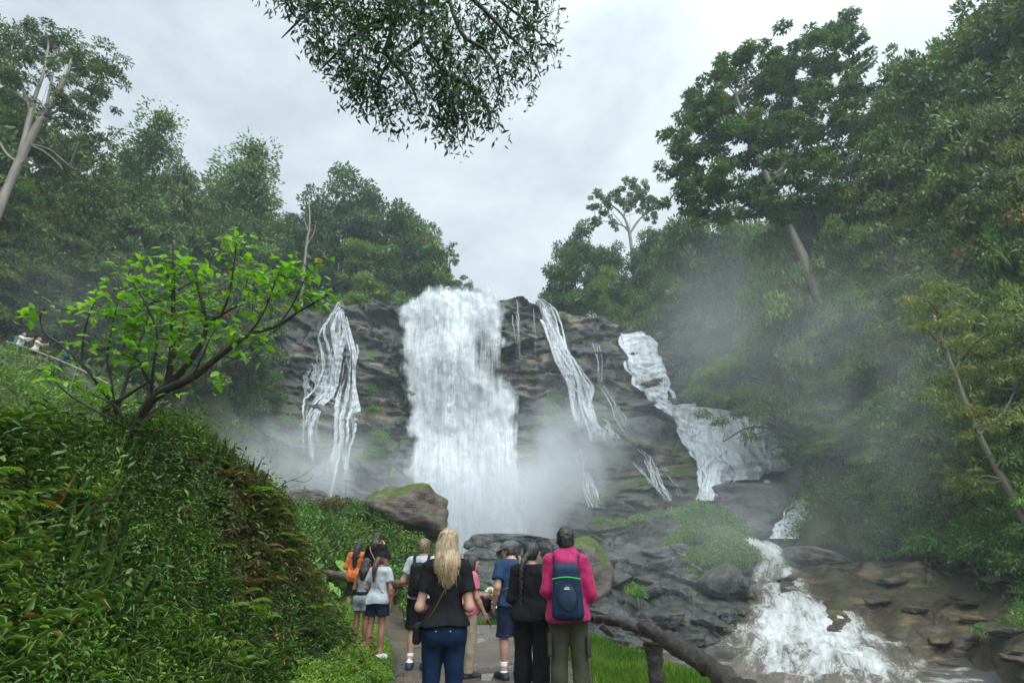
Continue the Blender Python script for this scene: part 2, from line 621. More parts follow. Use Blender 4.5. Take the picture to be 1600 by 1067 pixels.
YY = np.broadcast_to(pv[None, :], XX.shape)
ZZ = gz(XX, YY)
edge = np.minimum(pu, 1 - pu)[:, None]
ZZ = ZZ + 0.012 - 0.05 * (1 - sstep(edge, 0, 0.05))
me = mesh_np("path", np.stack([XX, YY, ZZ], -1).reshape(-1, 3), grid_faces(60, len(pv)))
tag(obj("path", me, mud), "wet muddy brown footpath with puddles", None, None, "structure")

# ------------------------------------------------------------------ rock sheets
def rock_mat(name, dark=(0.015, 0.016, 0.018), mid=(0.056, 0.055, 0.055), tan=(0.30, 0.225, 0.15), tan_amt=0.55, moss_amt=0.5, scale=1.0, wet=0.42, up_moss=0.16):
    m = NT(name)
    p = m.pos()
    sv = m.map(p, (0.16 * scale, 0.16 * scale, 0.9 * scale), (0, 0, 0), (0, 0.22, 0))
    n1 = m.noise(sv, 1.6, 7, 0.62, 0.4)
    n2 = m.noise(p, 1.9 * scale, 8, 0.7)
    n3 = m.noise(m.map(p, (0.30, 0.3, 0.42), (7, 1, 3)), 0.55 * scale, 4, 0.6, 0.3)
    c = m.mix(m.ramp(n1, [(0.34, 0), (0.62, 1)]), dark, mid)
    c = m.mix(m.math('MULTIPLY', m.ramp(n2, [(0.35, 0), (0.7, 1)]), 0.55), c, tuple(x * 1.7 for x in mid))
    t = m.math('MULTIPLY', m.ramp(n1, [(0.47, 0), (0.56, 1), (0.66, 0.2)]), m.ramp(n3, [(0.48, 0), (0.60, 1)]))
    c = m.mix(m.math('MULTIPLY', t, tan_amt), c, tan)
    nv = m.map(p, (1.2, 1.2, 0.12))
    st = m.ramp(m.noise(nv, 0.8 * scale, 4, 0.6), [(0.52, 0), (0.68, 1)])
    c = m.mix(m.math('MULTIPLY', st, 0.5), c, (0.016, 0.017, 0.018))
    nm = m.noise(m.map(p, (1, 1, 1), (3, 9, 2)), 0.42 * scale, 6, 0.72)
    up = m.n("SeparateXYZ")
    m.l(m.n("NewGeometry").outputs["Normal"], up.inputs[0])
    mz = m.math('ADD', nm, m.math('MULTIPLY', up.outputs["Z"], up_moss))
    mm = m.math('MULTIPLY', m.ramp(mz, [(0.60, 0), (0.70, 1)]), moss_amt)
    mc = m.mix(n2, (0.030, 0.055, 0.010), (0.10, 0.13, 0.025))
    c = m.mix(mm, c, mc)
    rr = m.math('ADD', m.math('MULTIPLY', n2, 0.25), wet - 0.1)
    rr = m.math('ADD', rr, m.math('MULTIPLY', mm, 0.5), clamp=True)
    h = m.math('ADD', m.math('MULTIPLY', n1, 0.8), m.math('MULTIPLY', n2, 0.5))
    return m.done(m.bsdf(c, rr, m.bump(h, 1.0, 0.3 / scale), 0.28))


def strata(Pw, scale=1.0, dip=0.22, seed=3):
    """blocky layered relief of bedded rock, metres towards the viewer"""
    x, y, z = Pw[..., 0], Pw[..., 1], Pw[..., 2]
    wob = 0.5 * fbm(Pw * 0.11 * scale, 3, seed + 20)
    q = z + dip * x * 0.55 + wob * 0.7
    xs = x + 0.3 * y
    v1, g1 = cells(np.stack([(xs + wob * 2 + 0.35 * q) / 6.5 * scale, q / 4.2 * scale], -1), seed)
    v2, g2 = cells(np.stack([(xs - wob + 0.3 * q) / 3.0 * scale, q / 1.25 * scale], -1), seed + 5)
    v3, g3 = cells(np.stack([(xs + wob) / 1.1 * scale, q / 0.4 * scale], -1), seed + 9)
    # ledge: each bed steps out and slopes back
    saw = (q / 3.1 * scale + 0.35 * fbm(np.stack([xs * 0.16, q * 0.2, q * 0], -1), 2, seed + 40)) % 1.0
    brk = sstep(fbm(Pw * 0.16 * scale, 2, seed + 70), -0.35, 0.45)
    d = 1.7 * v1 + (0.30 + 0.85 * brk) * v2 + (0.08 + 0.34 * brk) * v3 - 0.35 * (1 - sstep(g1, 0, 0.05)) - 0.12 * brk * (1 - sstep(g2, 0, 0.07)) + 0.40 * (1 - saw) + 0.34 * fbm(Pw * 0.7 * scale, 5, seed + 60)
    return d / scale


def depth_map(tab, eps=900.0, p=3.0):
    tab = np.asarray(tab, float)

    def f(px, py):
        px = np.asarray(px, float); py = np.asarray(py, float)
        q = np.stack([px.ravel(), py.ravel()], 1)
        t = tab.copy()
        d2 = (q[:, None, 0] - t[None, :, 0]) ** 2 + (q[:, None, 1] - t[None, :, 1]) ** 2 + eps
        w = d2 ** (-p / 2)
        return ((w * t[None, :, 2]).sum(1) / w.sum(1)).reshape(px.shape)
    return f


CL = depth_map([(420, 520, 60), (420, 780, 53), (540, 490, 66), (540, 600, 63), (540, 760, 57), (620, 480, 68), (620, 600, 65), (620, 780, 59), (720, 470, 69), (720, 650, 65), (720, 830, 61), (810, 480, 68), (810, 620, 64),
                (820, 820, 58), (870, 490, 67), (900, 600, 61), (930, 700, 56.5), (900, 830, 52), (960, 520, 66.5), (1000, 540, 64), (1000, 620, 60.5), (1030, 650, 58), (1000, 700, 54), (1000, 800, 47.5), (1080, 560, 65), (1130, 590, 63),
                (1060, 650, 58), (1120, 740, 51), (1180, 690, 56), (1240, 700, 56), (1240, 760, 51), (1100, 790, 47), (1200, 800, 46), (1300, 800, 47), (1300, 700, 53), (330, 600, 57), (330, 780, 49), (1130, 650, 58), (1130, 640, 59), (960, 880, 45), (1200, 880, 42), (700, 900, 56)])
CTOP = ([280, 330, 400, 450, 500, 540, 600, 630, 720, 800, 835, 870, 920, 960, 1000, 1040, 1080, 1130, 1160, 1200, 1260, 1340],
        [640, 600, 535, 503, 492, 486, 482, 474, 473, 474, 479, 486, 497, 512, 528, 545, 553, 578, 600, 640, 690, 770])


def cliff_at(px, py, off=0.0, full=True):
    P = W(px, py, CL(px, py))
    d = strata(P) if full else strata(P) * 0.0 + 2.5
    P = P.copy()
    P[..., 1] -= d + off
    return P


def cliff_soft(px, py, off=0.0, full=True):
    """the same face with its relief evened out, as water flows over it"""
    P = W(px, py, CL(px, py))
    d = 0
    for dx, dz in ((0, 0), (0.9, .4), (-0.9, -.4), (0, 0.9), (0, -0.9), (0.5, 1.8), (-0.5, -1.8), (.2, 2.8), (-.2, -2.8), (1.4, 1.2), (-1.4, -1.2)):
        d = d + strata(P + np.array([dx, 0, dz])) / 11
    d = d + .25
    P = P.copy()
    P[..., 1] -= d + off
    return P


def build_cliff():
    px = np.arange(285, 1338, 2.0)
    top = np.interp(px, *CTOP) + 3.0 * fbm(np.stack([px * 0.05, px * 0, px * 0], 1), 3, 77)
    nv = 230
    t = np.linspace(0, 1, nv)
    PXm = np.broadcast_to(px[:, None], (len(px), nv))
    PYm = 905 + (top[:, None] - 905) * t[None, :]
    P = cliff_at(PXm, PYm)
    # break-over on to the plateau behind
    last = P[:, -1:, :]
    ks = np.array([0.5, 1.2, 2.2, 3.6, 6, 9, 13])
    back = np.repeat(last, len(ks), 1)
    back[..., 1] += ks
    back[..., 2] += 0.18 * np.sqrt(ks) + 0.12 * fbm(back * 0.5, 3, 12) - 0.02 * ks
    P = np.concatenate([P, back], 1)
    me = mesh_np("cliff", P.reshape(-1, 3), grid_faces(P.shape[0], P.shape[1]), smooth=False)
    o = obj("cliff", me, rock_mat("wet_cliff_rock", dark=(0.013, 0.014, 0.016), mid=(0.054, 0.051, 0.049), tan_amt=0.85, moss_amt=0.85, wet=0.34, up_moss=0.20))
    tag(o, "dark wet layered rock cliff behind the waterfalls", None, None, "structure")


build_cliff()


def slab(name, label, px, top, bot, Yf, mat, nv=120, scale=2.0, amp=1.0, seed=11, back=6.0):
    top = np.interp(px, *top) + 1.5 * fbm(np.stack([px * 0.06, px * 0, px * 0], 1), 3, seed)
    bot = np.interp(px, *bot)
    t = np.linspace(0, 1, nv)
    PXm = np.broadcast_to(px[:, None], (len(px), nv))
    PYm = bot[:, None] + (top - bot)[:, None] * t[None, :]
    P = W(PXm, PYm, Yf(PXm, PYm))
    P = P.copy()
    d = strata(P, scale, 0.3, seed)
    P[..., 2] += (d - 1.0) * 0.35 * amp
    P[..., 1] -= d * 0.8 * amp
    last = P[:, -1:, :]
    ks = np.array([0.6, 1.4, 2.6, 4.2, 6.0]) / 6 * back
    bk = np.repeat(last, len(ks), 1)
    bk[..., 1] += ks
    bk[..., 2] -= 0.10 * ks + 0.03 * ks ** 2
    P = np.concatenate([P, bk], 1)
    o = obj(name, mesh_np(name, P.reshape(-1, 3), grid_faces(P.shape[0], P.shape[1]), smooth=False), mat)
    tag(o, label, None, None, "structure")
    return P


BANK = depth_map([(740, 842, 44), (820, 843, 44), (900, 850, 43), (1000, 835, 44), (1100, 830, 44), (1180, 850, 41), (740, 890, 40), (820, 890, 40), (900, 910, 37), (1000, 900, 38), (1100, 900, 37), (1180, 900, 37), (760, 920, 36), (840, 935, 35), (940, 960, 32), (1060, 965, 32), (1140, 960, 32), (960, 1000, 28), (1080, 1000, 28), (1000, 1040, 25)], eps=600)
bank_rock = rock_mat("wet_dark_rock", dark=(0.015, 0.016, 0.018), mid=(0.056, 0.057, 0.060), tan_amt=0.25, moss_amt=0.32, scale=2.2, wet=0.26)
BANKP = slab("rock_bank", "dark wet slabs of rock beside the pool", np.arange(725, 1168, 1.5), ([725, 745, 790, 850, 900, 960, 1040, 1120, 1180, 1215], [862, 846, 842, 843, 838, 832, 826, 822, 842, 870]), ([725, 780, 860, 960, 1100, 1215], [915, 930, 960, 1005, 1000, 960]), BANK, bank_rock, scale=1.7, seed=21)
SHELF = depth_map([(1180, 880, 37), (1250, 885, 36), (1350, 880, 34), (1480, 880, 31), (1620, 890, 27), (1680, 900, 25), (1240, 940, 31.5), (1350, 940, 30), (1480, 940, 28), (1620, 950, 24), (1300, 1000, 26), (1400, 1000, 25.5), (1500, 1000, 24.5), (1620, 1000, 22), (1400, 1040, 23.5), (1600, 1040, 20.5)], eps=600)
shelf_rock = rock_mat("brown_shelf_rock", dark=(0.020, 0.016, 0.013), mid=(0.066, 0.049, 0.036), tan=(0.24, 0.165, 0.095), tan_amt=0.8, moss_amt=0.35, scale=2.2, wet=0.30)
slab("rock_shelf", "brown and tan rock shelf beside the rapids", np.arange(1215, 1690, 1.5), ([1215, 1260, 1350, 1500, 1690], [905, 882, 876, 874, 880]), ([1215, 1300, 1400, 1500, 1690], [960, 1000, 1040, 1060, 1060]), SHELF, shelf_rock, scale=2.6, amp=0.5, seed=41, back=3)

# ------------------------------------------------------------------ water
def foam_mat(name, sx=1.0, sy=0.22, thr=0.0, soft=0.25, white=0.8, tint=(0.86, 0.9, 0.92), rough=0.55, fine=1.0, bigamp=0.35, dist=0.4, bmp=0.5):
    """falling white water: strands along the flow, gaps where coverage is low"""
    m = NT(name)
    uv = m.n("UVMap", uv_map="flow").outputs[0]
    v1 = m.map(uv, (1.1 * sx, sy, 1))
    n1 = m.noise(v1, 1.0, 6, 0.62, dist * .8)
    v2 = m.map(uv, (4.2 * sx * fine, sy * 1.6, 1), (3, 5, 0))
    n2 = m.noise(v2, 1.0, 5, 0.7, dist)
    v3 = m.map(uv, (2.5 * sx, 2.2, 1), (9, 1, 0))
    n3 = m.noise(v3, 1.0, 6, 0.75)
    big = m.noise(m.map(uv, (0.26 * sx, 0.09, 1), (1, 2, 0)), 1.0, 3, 0.55, 0.8)
    s = m.math('ADD', m.math('MULTIPLY', n1, 0.40), m.math('ADD', m.math('MULTIPLY', n2, 0.38), m.math('MULTIPLY', n3, 0.22)))
    cov = m.attr("cov")
    a = m.math('ADD', m.math('ADD', s, m.math('MULTIPLY', m.math('SUBTRACT', big, 0.5), bigamp)), m.math('SUBTRACT', cov, 0.5 + thr))
    a = m.math('DIVIDE', m.math('SUBTRACT', a, 0.5 - soft * 0.5), soft, clamp=True)
    a = m.math('MULTIPLY', a, m.math('MULTIPLY', cov, 6.0, clamp=True))
    s2 = m.math('ADD', m.math('MULTIPLY', s, 0.6), m.math('MULTIPLY', big, 0.4))
    col = m.mix(m.ramp(s2, [(0.38, 0), (0.58, 1)]), tuple(0.60 * x for x in tint), tuple(white / 0.86 * x for x in tint))
    b = m.bsdf(col, rough, m.bump(m.math('ADD', n2, n3), bmp, 0.25), 0.25)
    tl = m.n("BsdfTranslucent")
    m.l(col, tl.inputs["Color"])
    mx0 = m.n("MixShader")
    mx0.inputs[0].default_value = 0.35
    m.l(b, mx0.inputs[1]); m.l(tl.outputs[0], mx0.inputs[2])
    tr = m.n("BsdfTransparent")
    mx = m.n("MixShader")
    m.l(a, mx.inputs[0])
    m.l(tr.outputs[0], mx.inputs[1])
    m.l(mx0.outputs[0], mx.inputs[2])
    return m.done(mx.outputs[0])


fall_mat = foam_mat("white_fall", 1.0, 0.10, 0.0, 0.32, 0.82, (0.9, 0.93, 0.94))
strand_mat = foam_mat("thin_fall", 3.4, 0.14, 0.17, 0.36, 0.80, bigamp=0.10, dist=0.05)
fan_mat = foam_mat("cascade_fan", 2.2, 0.12, -0.02, 0.34, 0.92, bigamp=0.12, dist=0.1, bmp=0.22)


def fall_sheet(rows, ncol, nrow, off, seed, billow=0.5, cov_fn=None, surf=cliff_at, full=True, lean=0.0):
    """rows: (py, px_left, px_right[, coverage]) from top to bottom -> V, F, cov, uv"""
    R = np.asarray(rows, float)
    t = np.linspace(0, 1, nrow)
    k = np.linspace(0, 1, len(R))
    acc = np.concatenate([[0], np.cumsum(np.hypot(np.diff(R[:, 0]), np.diff(0.5 * (R[:, 1] + R[:, 2]))))])
    acc /= acc[-1]
    py = np.interp(t, acc, R[:, 0]); l = np.interp(t, acc, R[:, 1]); r = np.interp(t, acc, R[:, 2])
    cv = np.interp(t, acc, R[:, 3]) if R.shape[1] > 3 else np.ones(nrow)
    s = np.linspace(0, 1, ncol)
    wob = 0.06 * (r - l)[None, :] * fbm(np.stack([0 * s[:, None] + t[None, :] * 9, s[:, None] * 2 + 0 * t[None, :], 0 * s[:, None] + 0 * t[None, :] + seed], -1), 3, seed)
    PX = l[None, :] + (r - l)[None, :] * s[:, None] + wob
    PY = np.broadcast_to(py[None, :], PX.shape)
    P = surf(PX, PY, off, full)
    b = billow * fbm(np.stack([P[..., 0] * 0.55, P[..., 2] * 0.22, 0 * P[..., 0] + seed], -1), 4, seed + 3)
    b = b + 0.35 * billow * fbm(np.stack([P[..., 0] * 1.6, P[..., 2] * 0.9, 0 * P[..., 0] + seed], -1), 3, seed + 5)
    P = P.copy()
    P[..., 1] -= b + billow * 0.5
    e = np.minimum(s, 1 - s)[:, None] * 2
    cov = (0.15 + 0.85 * sstep(e + .10 * fbm(np.stack([P[..., 2] * .5, P[..., 0] * .3, 0 * P[..., 0] + seed], -1), 3, seed + 11), 0.0, 0.45)) * cv[None, :]
    if cov_fn is not None: cov = cov * cov_fn(PX, PY)
    ul = (PX - PX.mean()) / FPX * 62 + seed * 7.3
    vl = np.concatenate([[0], np.cumsum(np.hypot(np.diff(P[ncol // 2, :, 2]), np.diff(P[ncol // 2, :, 0])))])
    uv = np.stack([ul, np.broadcast_to(vl[None, :], ul.shape)], -1).reshape(-1, 2)
    return P.reshape(-1, 3), grid_faces(ncol, nrow, flip=True), cov.ravel(), uv


def fall_obj(name, label, layers, mat):
    V, F, C, U, n = [], [], [], [], 0
    for a in layers:
        v, f, c, u = a
        V.append(v); F.append(f + n); C.append(c); U.append(u); n += len(v)
    me = mesh_np(name, np.concatenate(V), F, True, {"cov": np.concatenate(C)}, np.concatenate(U))
    return tag(obj(name, me, mat), label, "waterfall")


def main_cov(PX, PY):
    h = np.exp(-((PX - 762) / 30) ** 2 - ((PY - 610) / 75) ** 2) * 0.42
    h = h + np.exp(-((PX - 752) / 16) ** 2 - ((PY - 545) / 40) ** 2) * 0.35
    h = h + np.exp(-((PX - 690) / 12) ** 2 - ((PY - 600) / 120) ** 2) * 0.12
    top = sstep(PY, 468, 482)
    return (1 - h) * (0.4 + 0.6 * top)


MR = [(464, 640, 796), (476, 632, 802), (500, 627, 804), (560, 626, 807), (640, 630, 815), (720, 630, 828), (790, 626, 846), (860, 620, 864)]
ly = [fall_sheet([(a, b + 1, c - 1, 1.0) for a, b, c in MR], 70, 160, 0.3, 1, 0.5, lambda x, y: main_cov(x, y) * 0.97, full=False),
      fall_sheet([(a, b - 2, c + 2, 0.86) for a, b, c in MR], 80, 170, 1.1, 2, 0.8, lambda x, y: main_cov(x, y) * 0.66, full=False),
      fall_sheet([(a + 3, b + 4, c - 14, 0.74) for a, b, c in MR], 80, 170, 2.0, 3, 1.1, lambda x, y: main_cov(x, y) * 0.68, full=False)]
fall_obj("waterfall", "widest white waterfall thundering down the middle of the cliff", ly, fall_mat)


def strand(name, label, paths, mat=strand_mat, off=0.5, billow=0.2):
    ly = []
    r = np.random.default_rng(int(paths[0][0][0]))
    for i, p in enumerate(paths):
        p = [tuple(map(float, q)) for q in p]
        A = np.array(p)
        wm = A[:, 2].mean()
        L_ = np.abs(np.diff(A[:, 1])).sum() + np.abs(np.diff(A[:, 0])).sum()
        nsub = int(np.clip(wm / 3.2, 3, 16))
        for j in range(nsub):      # separate threads of water within the veil
            n = max(6, int(L_ / 10))
            a0 = r.uniform(0, .45) * (j > 1); a1 = min(1.0, a0 + r.uniform(.4, 1.0)) if j > 1 else 1.0
            t = np.linspace(a0, a1, n)
            k = np.linspace(0, 1, len(A))
            o = r.uniform(-.42, .42) + .20 * fbm(np.stack([t * 5, t * 0 + j, t * 0 + i], 1), 2, 4)
            x = np.interp(t, k, A[:, 0]) + o * np.interp(t, k, A[:, 2]); y = np.interp(t, k, A[:, 1])
            w = np.clip(np.interp(t, k, A[:, 2]) * r.uniform(.10, .26), 1.6, 12) * (.7 + .5 * np.abs(fbm(np.stack([t * 9, t * 0 + j, t * 0], 1), 2, 7)))
            c = np.interp(t, k, A[:, 3]) + r.uniform(-.02, .12)
            c = c * np.where(t > a1 - .12 * (j > 1), .8, 1)
            rows = list(zip(y, x - w / 2, x + w / 2, c))
            ly.append(fall_sheet(rows, 5, max(12, int(L_ * (a1 - a0) / 2.2)), off + .12 + .1 * r.random(), 60 + j + i * 7, billow * .5, surf=cliff_soft))
        p = [(a, b, c, d * .80) for a, b, c, d in p] if mat is strand_mat else [(a, b, c, d * .92) for a, b, c, d in p]
        rows = [(y, x - w / 2, x + w / 2, c) for x, y, w, c in p]
        h = abs(p[-1][1] - p[0][1]) + abs(p[-1][0] - p[0][0])
        wmax = max(q[2] for q in p)
        ly.append(fall_sheet(rows, max(6, int(wmax / 1.6)), max(20, int(h / 1.8)), off, 10 + i * 3 + int(p[0][0]) % 50, billow, surf=cliff_soft))
    return fall_obj(name, label, ly, mat)


strand("waterfall", "thin twin waterfall veiling the dark rock left of the widest fall", [
    [(541, 484, 14, 0.7), (538, 505, 24, 0.85), (530, 540, 52, 0.62), (524, 575, 46, 0.72), (517, 615, 40, 0.78), (506, 640, 36, 0.75), (497, 675, 26, 0.6), (495, 720, 36, 0.5), (500, 770, 50, 0.55)],
    [(544, 500, 12, 0.8), (552, 530, 16, 0.8), (556, 560, 22, 0.72), (553, 600, 26, 0.66), (552, 640, 40, 0.80), (549, 670, 34, 0.66), (546, 710, 36, 0.6), (545, 740, 46, 0.65), (545, 780, 60, 0.6)],
    [(524, 545, 40, 0.5), (514, 600, 50, 0.55), (522, 640, 60, 0.5)]])
strand("waterfall", "narrow stepped waterfall just right of the widest fall, from the lip down", [
    [(836, 478, 26, 0.75), (850, 490, 30, 0.85), (862, 520, 26, 0.88), (870, 555, 28, 0.85), (882, 580, 40, 0.75), (896, 610, 50, 0.7), (906, 640, 46, 0.72), (918, 670, 44, 0.74), (925, 695, 50, 0.65)],
    [(930, 660, 40, 0.6), (945, 690, 40, 0.62)],
    [(806, 480, 16, 0.62), (806, 520, 14, 0.6), (810, 570, 12, 0.55)], [(832, 490, 8, 0.6), (836, 560, 8, 0.5)]])
strand("waterfall", "slender broken trickle low on the rock, below the narrow stepped fall", [
    [(906, 706, 16, 0.7), (908, 735, 18, 0.68), (915, 760, 22, 0.72), (926, 795, 20, 0.7)]])
strand("waterfall", "thin broken rivulets slanting over the tan ledges right of the stepped fall", [
    [(926, 545, 10, 0.66), (932, 575, 9, 0.62), (934, 605, 10, 0.6), (950, 630, 16, 0.66), (968, 660, 18, 0.7), (978, 685, 16, 0.6)],
    [(990, 705, 12, 0.7), (1004, 725, 18, 0.72), (1016, 760, 22, 0.7), (1036, 785, 30, 0.7)],
    [(980, 725, 10, 0.62), (1000, 745, 16, 0.62), (1014, 765, 14, 0.58)], [(1020, 722, 7, 0.58), (1035, 750, 10, 0.6), (1055, 778, 14, 0.6)]])
strand("waterfall", "white waterfall dropping beside the shrub-topped rock, right of the rivulets", [
    [(978, 530, 34, 0.8), (984, 545, 44, 0.9), (994, 580, 46, 0.9), (1006, 610, 44, 0.88), (1020, 635, 34, 0.85), (1036, 648, 40, 0.85)],
    [(988, 530, 26, 0.7), (1000, 580, 40, 0.8), (1018, 632, 30, 0.8)]], fan_mat, 0.7, 0.35)
strand("waterfall", "small white cascade emerging from the forest at far upper right of the cliff", [
    [(1096, 555, 22, 0.8), (1108, 568, 30, 0.82), (1118, 582, 30, 0.75)], [(1084, 568, 14, 0.6), (1096, 592, 20, 0.55)]], fan_mat, 0.9, 0.3)
strand("waterfall", "broad white cascade fanning down under the overhanging green tree", [
    [(1040, 644, 60, 0.8), (1064, 660, 70, 0.85), (1078, 690, 70, 0.82), (1092, 720, 66, 0.76), (1098, 750, 54, 0.72), (1090, 785, 46, 0.62)],
    [(1096, 648, 90, 0.75), (1120, 668, 110, 0.82), (1130, 700, 120, 0.84), (1132, 730, 110, 0.78), (1124, 756, 90, 0.66)],
    [(1180, 662, 116, 0.88), (1200, 690, 120, 0.9), (1206, 722, 112, 0.9), (1186, 744, 80, 0.72)]], fan_mat, 0.9, 0.4)


strand("waterfall", "white chute squeezing down the right side of the flat-topped rock", [
    [(1216, 738, 24, 0.72), (1224, 755, 22, 0.72), (1218, 778, 20, 0.72), (1206, 800, 26, 0.75), (1192, 825, 40, 0.75), (1188, 842, 50, .7)],
    [(1158, 760, 12, 0.55), (1160, 780, 14, 0.55), (1166, 800, 16, 0.55)]], fan_mat, 2.6, 0.25)

# rapids and pool
m = NT("rapids_water")
uv = m.n("UVMap", uv_map="flow").outputs[0]
n1 = m.noise(m.map(uv, (1.0, 0.35, 1)), 0.7, 8, 0.70, 1.4)
n2 = m.noise(m.map(uv, (1.6, 0.5, 1), (4, 2, 0)), 3.4, 7, 0.75, 1.0)
s = m.math('ADD', m.math('MULTIPLY', n1, 0.6), m.math('MULTIPLY', n2, 0.4))
f = m.math('ADD', s, m.math('SUBTRACT', m.attr("cov"), 0.5))
f = m.ramp(f, [(0.42, 0), (0.50, 0.55), (0.60, 1)])
wc = m.mix(n1, (0.10, 0.09, 0.07), (0.22, 0.19, 0.15))
c = m.mix(f, wc, (0.66, 0.68, 0.67))
rp_ = m.mix(f, (0.10, 0.10, 0.10), (0.6, 0.6, 0.6))
ea = m.math('ADD', m.math('MULTIPLY', m.math('SUBTRACT', m.attr("edge"), 0.18), 5.0), m.math('MULTIPLY', m.math('SUBTRACT', s, 0.5), 6.0), clamp=True)
mxs = m.n("MixShader"); m.l(ea, mxs.inputs[0]); m.l(m.n("BsdfTransparent").outputs[0], mxs.inputs[1])
m.l(m.bsdf(c, rp_, m.bump(s, 1.0, 0.35), 0.4), mxs.inputs[2])
rapids_mat = m.done(mxs.outputs[0])


def flow_sheet(name, label, ctr, half, ncol, nspan, mat, cov=0.6, amp=0.25, seed=1, kind="structure", covs=None):
    C = smooth_line(ctr, nspan)
    H = np.interp(np.linspace(0, 1, len(C)), np.linspace(0, 1, len(half)), half)
    cvl = np.interp(np.linspace(0, 1, len(C)), np.linspace(0, 1, len(half)), covs if covs is not None else [cov] * len(half))
    s = np.linspace(-1, 1, ncol)
    T = np.gradient(C, axis=0); T[:, 2] = 0
    T /= np.linalg.norm(T, axis=1, keepdims=True)
    N = np.stack([-T[:, 1], T[:, 0], 0 * T[:, 0]], 1)
    P = C[None] + s[:, None, None] * H[None, :, None] * N[None]
    P[..., 0] += (0.12 * H[None, :] * fbm(np.stack([P[..., 0] * 0.5, P[..., 1] * 0.5, P[..., 0] * 0], -1), 3, seed + 8)) * np.abs(s)[:, None]
    q = np.stack([P[..., 0] * 0.75, P[..., 1] * 0.42, P[..., 2] * 0.4], -1)
    P[..., 2] += amp * (np.abs(fbm(q, 5, seed)) * 1.6 - 0.25) * (1 - 0.6 * np.abs(s)[:, None] ** 3) - 0.25 * np.abs(s)[:, None] ** 4
    cv = cvl[None, :] * (1 - 0.42 * sstep(np.abs(s), 0.25, 1.0)[:, None])
    acc = np.concatenate([[0], np.cumsum(np.linalg.norm(np.diff(C, axis=0), axis=1))])
    uv = np.stack([s[:, None] * H[None, :] + seed * 5, np.broadcast_to(acc[None], cv.shape)], -1).reshape(-1, 2)
    me = mesh_np(name, P.reshape(-1, 3), grid_faces(ncol, len(C), flip=True), True, {"cov": cv.ravel(), "edge": np.broadcast_to(1 - np.abs(s)[:, None], cv.shape).ravel()}, uv)
    return tag(obj(name, me, mat), label, None, None, kind)


RAPH = RAPH * 1.18
flow_sheet("rapids_water", "white rapids pouring down between the rock bank and the brown shelf", RAPW + np.array([0, 0, 0.05]), RAPH, 70, 22, rapids_mat, 0.62, 0.26, 3, covs=[0.54, 0.54, 0.51, 0.49, 0.47, 0.53, 0.54, 0.52, 0.47, 0.36])
A = np.array([(752, 886, 50.0), (764, 897, 46.0), (778, 915, 41), (788, 932, 37), (795, 950, 33.5)])
flow_sheet("outflow_water", "churning pale water spilling out of the plunge pool", W(A[:, 0], A[:, 1], A[:, 2]) + np.array([0, 0, 0.1]), [2.6, 2.8, 2.4, 2.2, 2.6], 50, 16, rapids_mat, 0.56, 0.5, 7)
A = np.array([(700, 868, 56.0), (760, 878, 54.0), (830, 884, 52)])
m = NT("river_water")
p = m.pos()
n1 = m.noise(m.map(p, (0.6, 1.0, 1)), 1.6, 6, 0.62, 0.6)
n2 = m.noise(m.map(p, (0.35, 0.8, 1), (2, 7, 0)), 0.7, 6, 0.66, 1.2)
fo = m.ramp(n2, [(0.56, 0), (0.70, 0.8)])
c = m.mix(fo, m.mix(n1, (0.075, 0.075, 0.066), (0.14, 0.135, 0.115)), (0.55, 0.56, 0.55))
river_mat = m.done(m.bsdf(c, m.mix(fo, (0.07, 0.07, 0.07), (0.5, 0.5, 0.5)), m.bump(n1, 0.6, 0.12), 0.5))
rx, ry = np.meshgrid(np.linspace(-16, 60, 120), np.linspace(2, 60, 110), indexing="ij")
rz = WATER_Z + 0.05 * fbm(np.stack([rx * 0.8, ry * 1.1, rx * 0], -1), 4, 3)
tag(obj("river_water", mesh_np("river_water", np.stack([rx, ry, rz], -1).reshape(-1, 3), grid_faces(120, 110)), river_mat), "grey-brown river water with streaks of foam", None, None, "structure")
# ------------------------------------------------------------------ foliage
def unit(v):
    return v / (np.linalg.norm(v, axis=-1, keepdims=True) + 1e-9)


def leaves(C, D, N, ln, wd, tint, shape="kite", droop=0.25, fold=0.25):
    """one small face set per leaf: base C, pointing D, facing N"""
    C = np.asarray(C, float); n = len(C)
    D = unit(D)
    S = unit(np.cross(D, N))
    N = np.cross(S, D)
    ln = np.broadcast_to(ln, (n,))[:, None]; wd = np.broadcast_to(wd, (n,))[:, None]
    g = lambda a, s, h: C + D * ln * a + S * wd * s + N * ln * h
    if shape == "kite":
        V = np.stack([g(0, 0, 0), g(.45, .5, fold * .3), g(1, 0, -droop), g(.45, -.5, fold * .3)], 1)
        F = np.array([[0, 1, 2], [0, 2, 3]])
    elif shape == "quad":
        V = np.stack([g(0, 0, 0), g(.45, .5, 0), g(1, 0, -droop), g(.45, -.5, 0)], 1)
        F = np.array([[0, 1, 2, 3]])
    else:   # broad ovate leaf with a folded midrib
        V = np.stack([g(0, 0, 0), g(.22, .36, fold * .2), g(.52, .5, fold * .22 - droop * .3), g(.82, .26, fold * .1 - droop * .7), g(1, 0, -droop),
                      g(.82, -.26, fold * .1 - droop * .7), g(.52, -.5, fold * .22 - droop * .3), g(.22, -.36, fold * .2), g(.4, 0, 0), g(.75, 0, -droop * .5)], 1)
        F = np.array([[0, 1, 8], [1, 2, 8], [2, 9, 8], [2, 3, 9], [3, 4, 9], [4, 5, 9], [5, 6, 9], [6, 8, 9], [6, 7, 8], [7, 0, 8]])
    k = V.shape[1]
    Fa = (F[None] + (np.arange(n) * k)[:, None, None]).reshape(-1, F.shape[1])
    return V.reshape(-1, 3), Fa, np.repeat(tint, k)


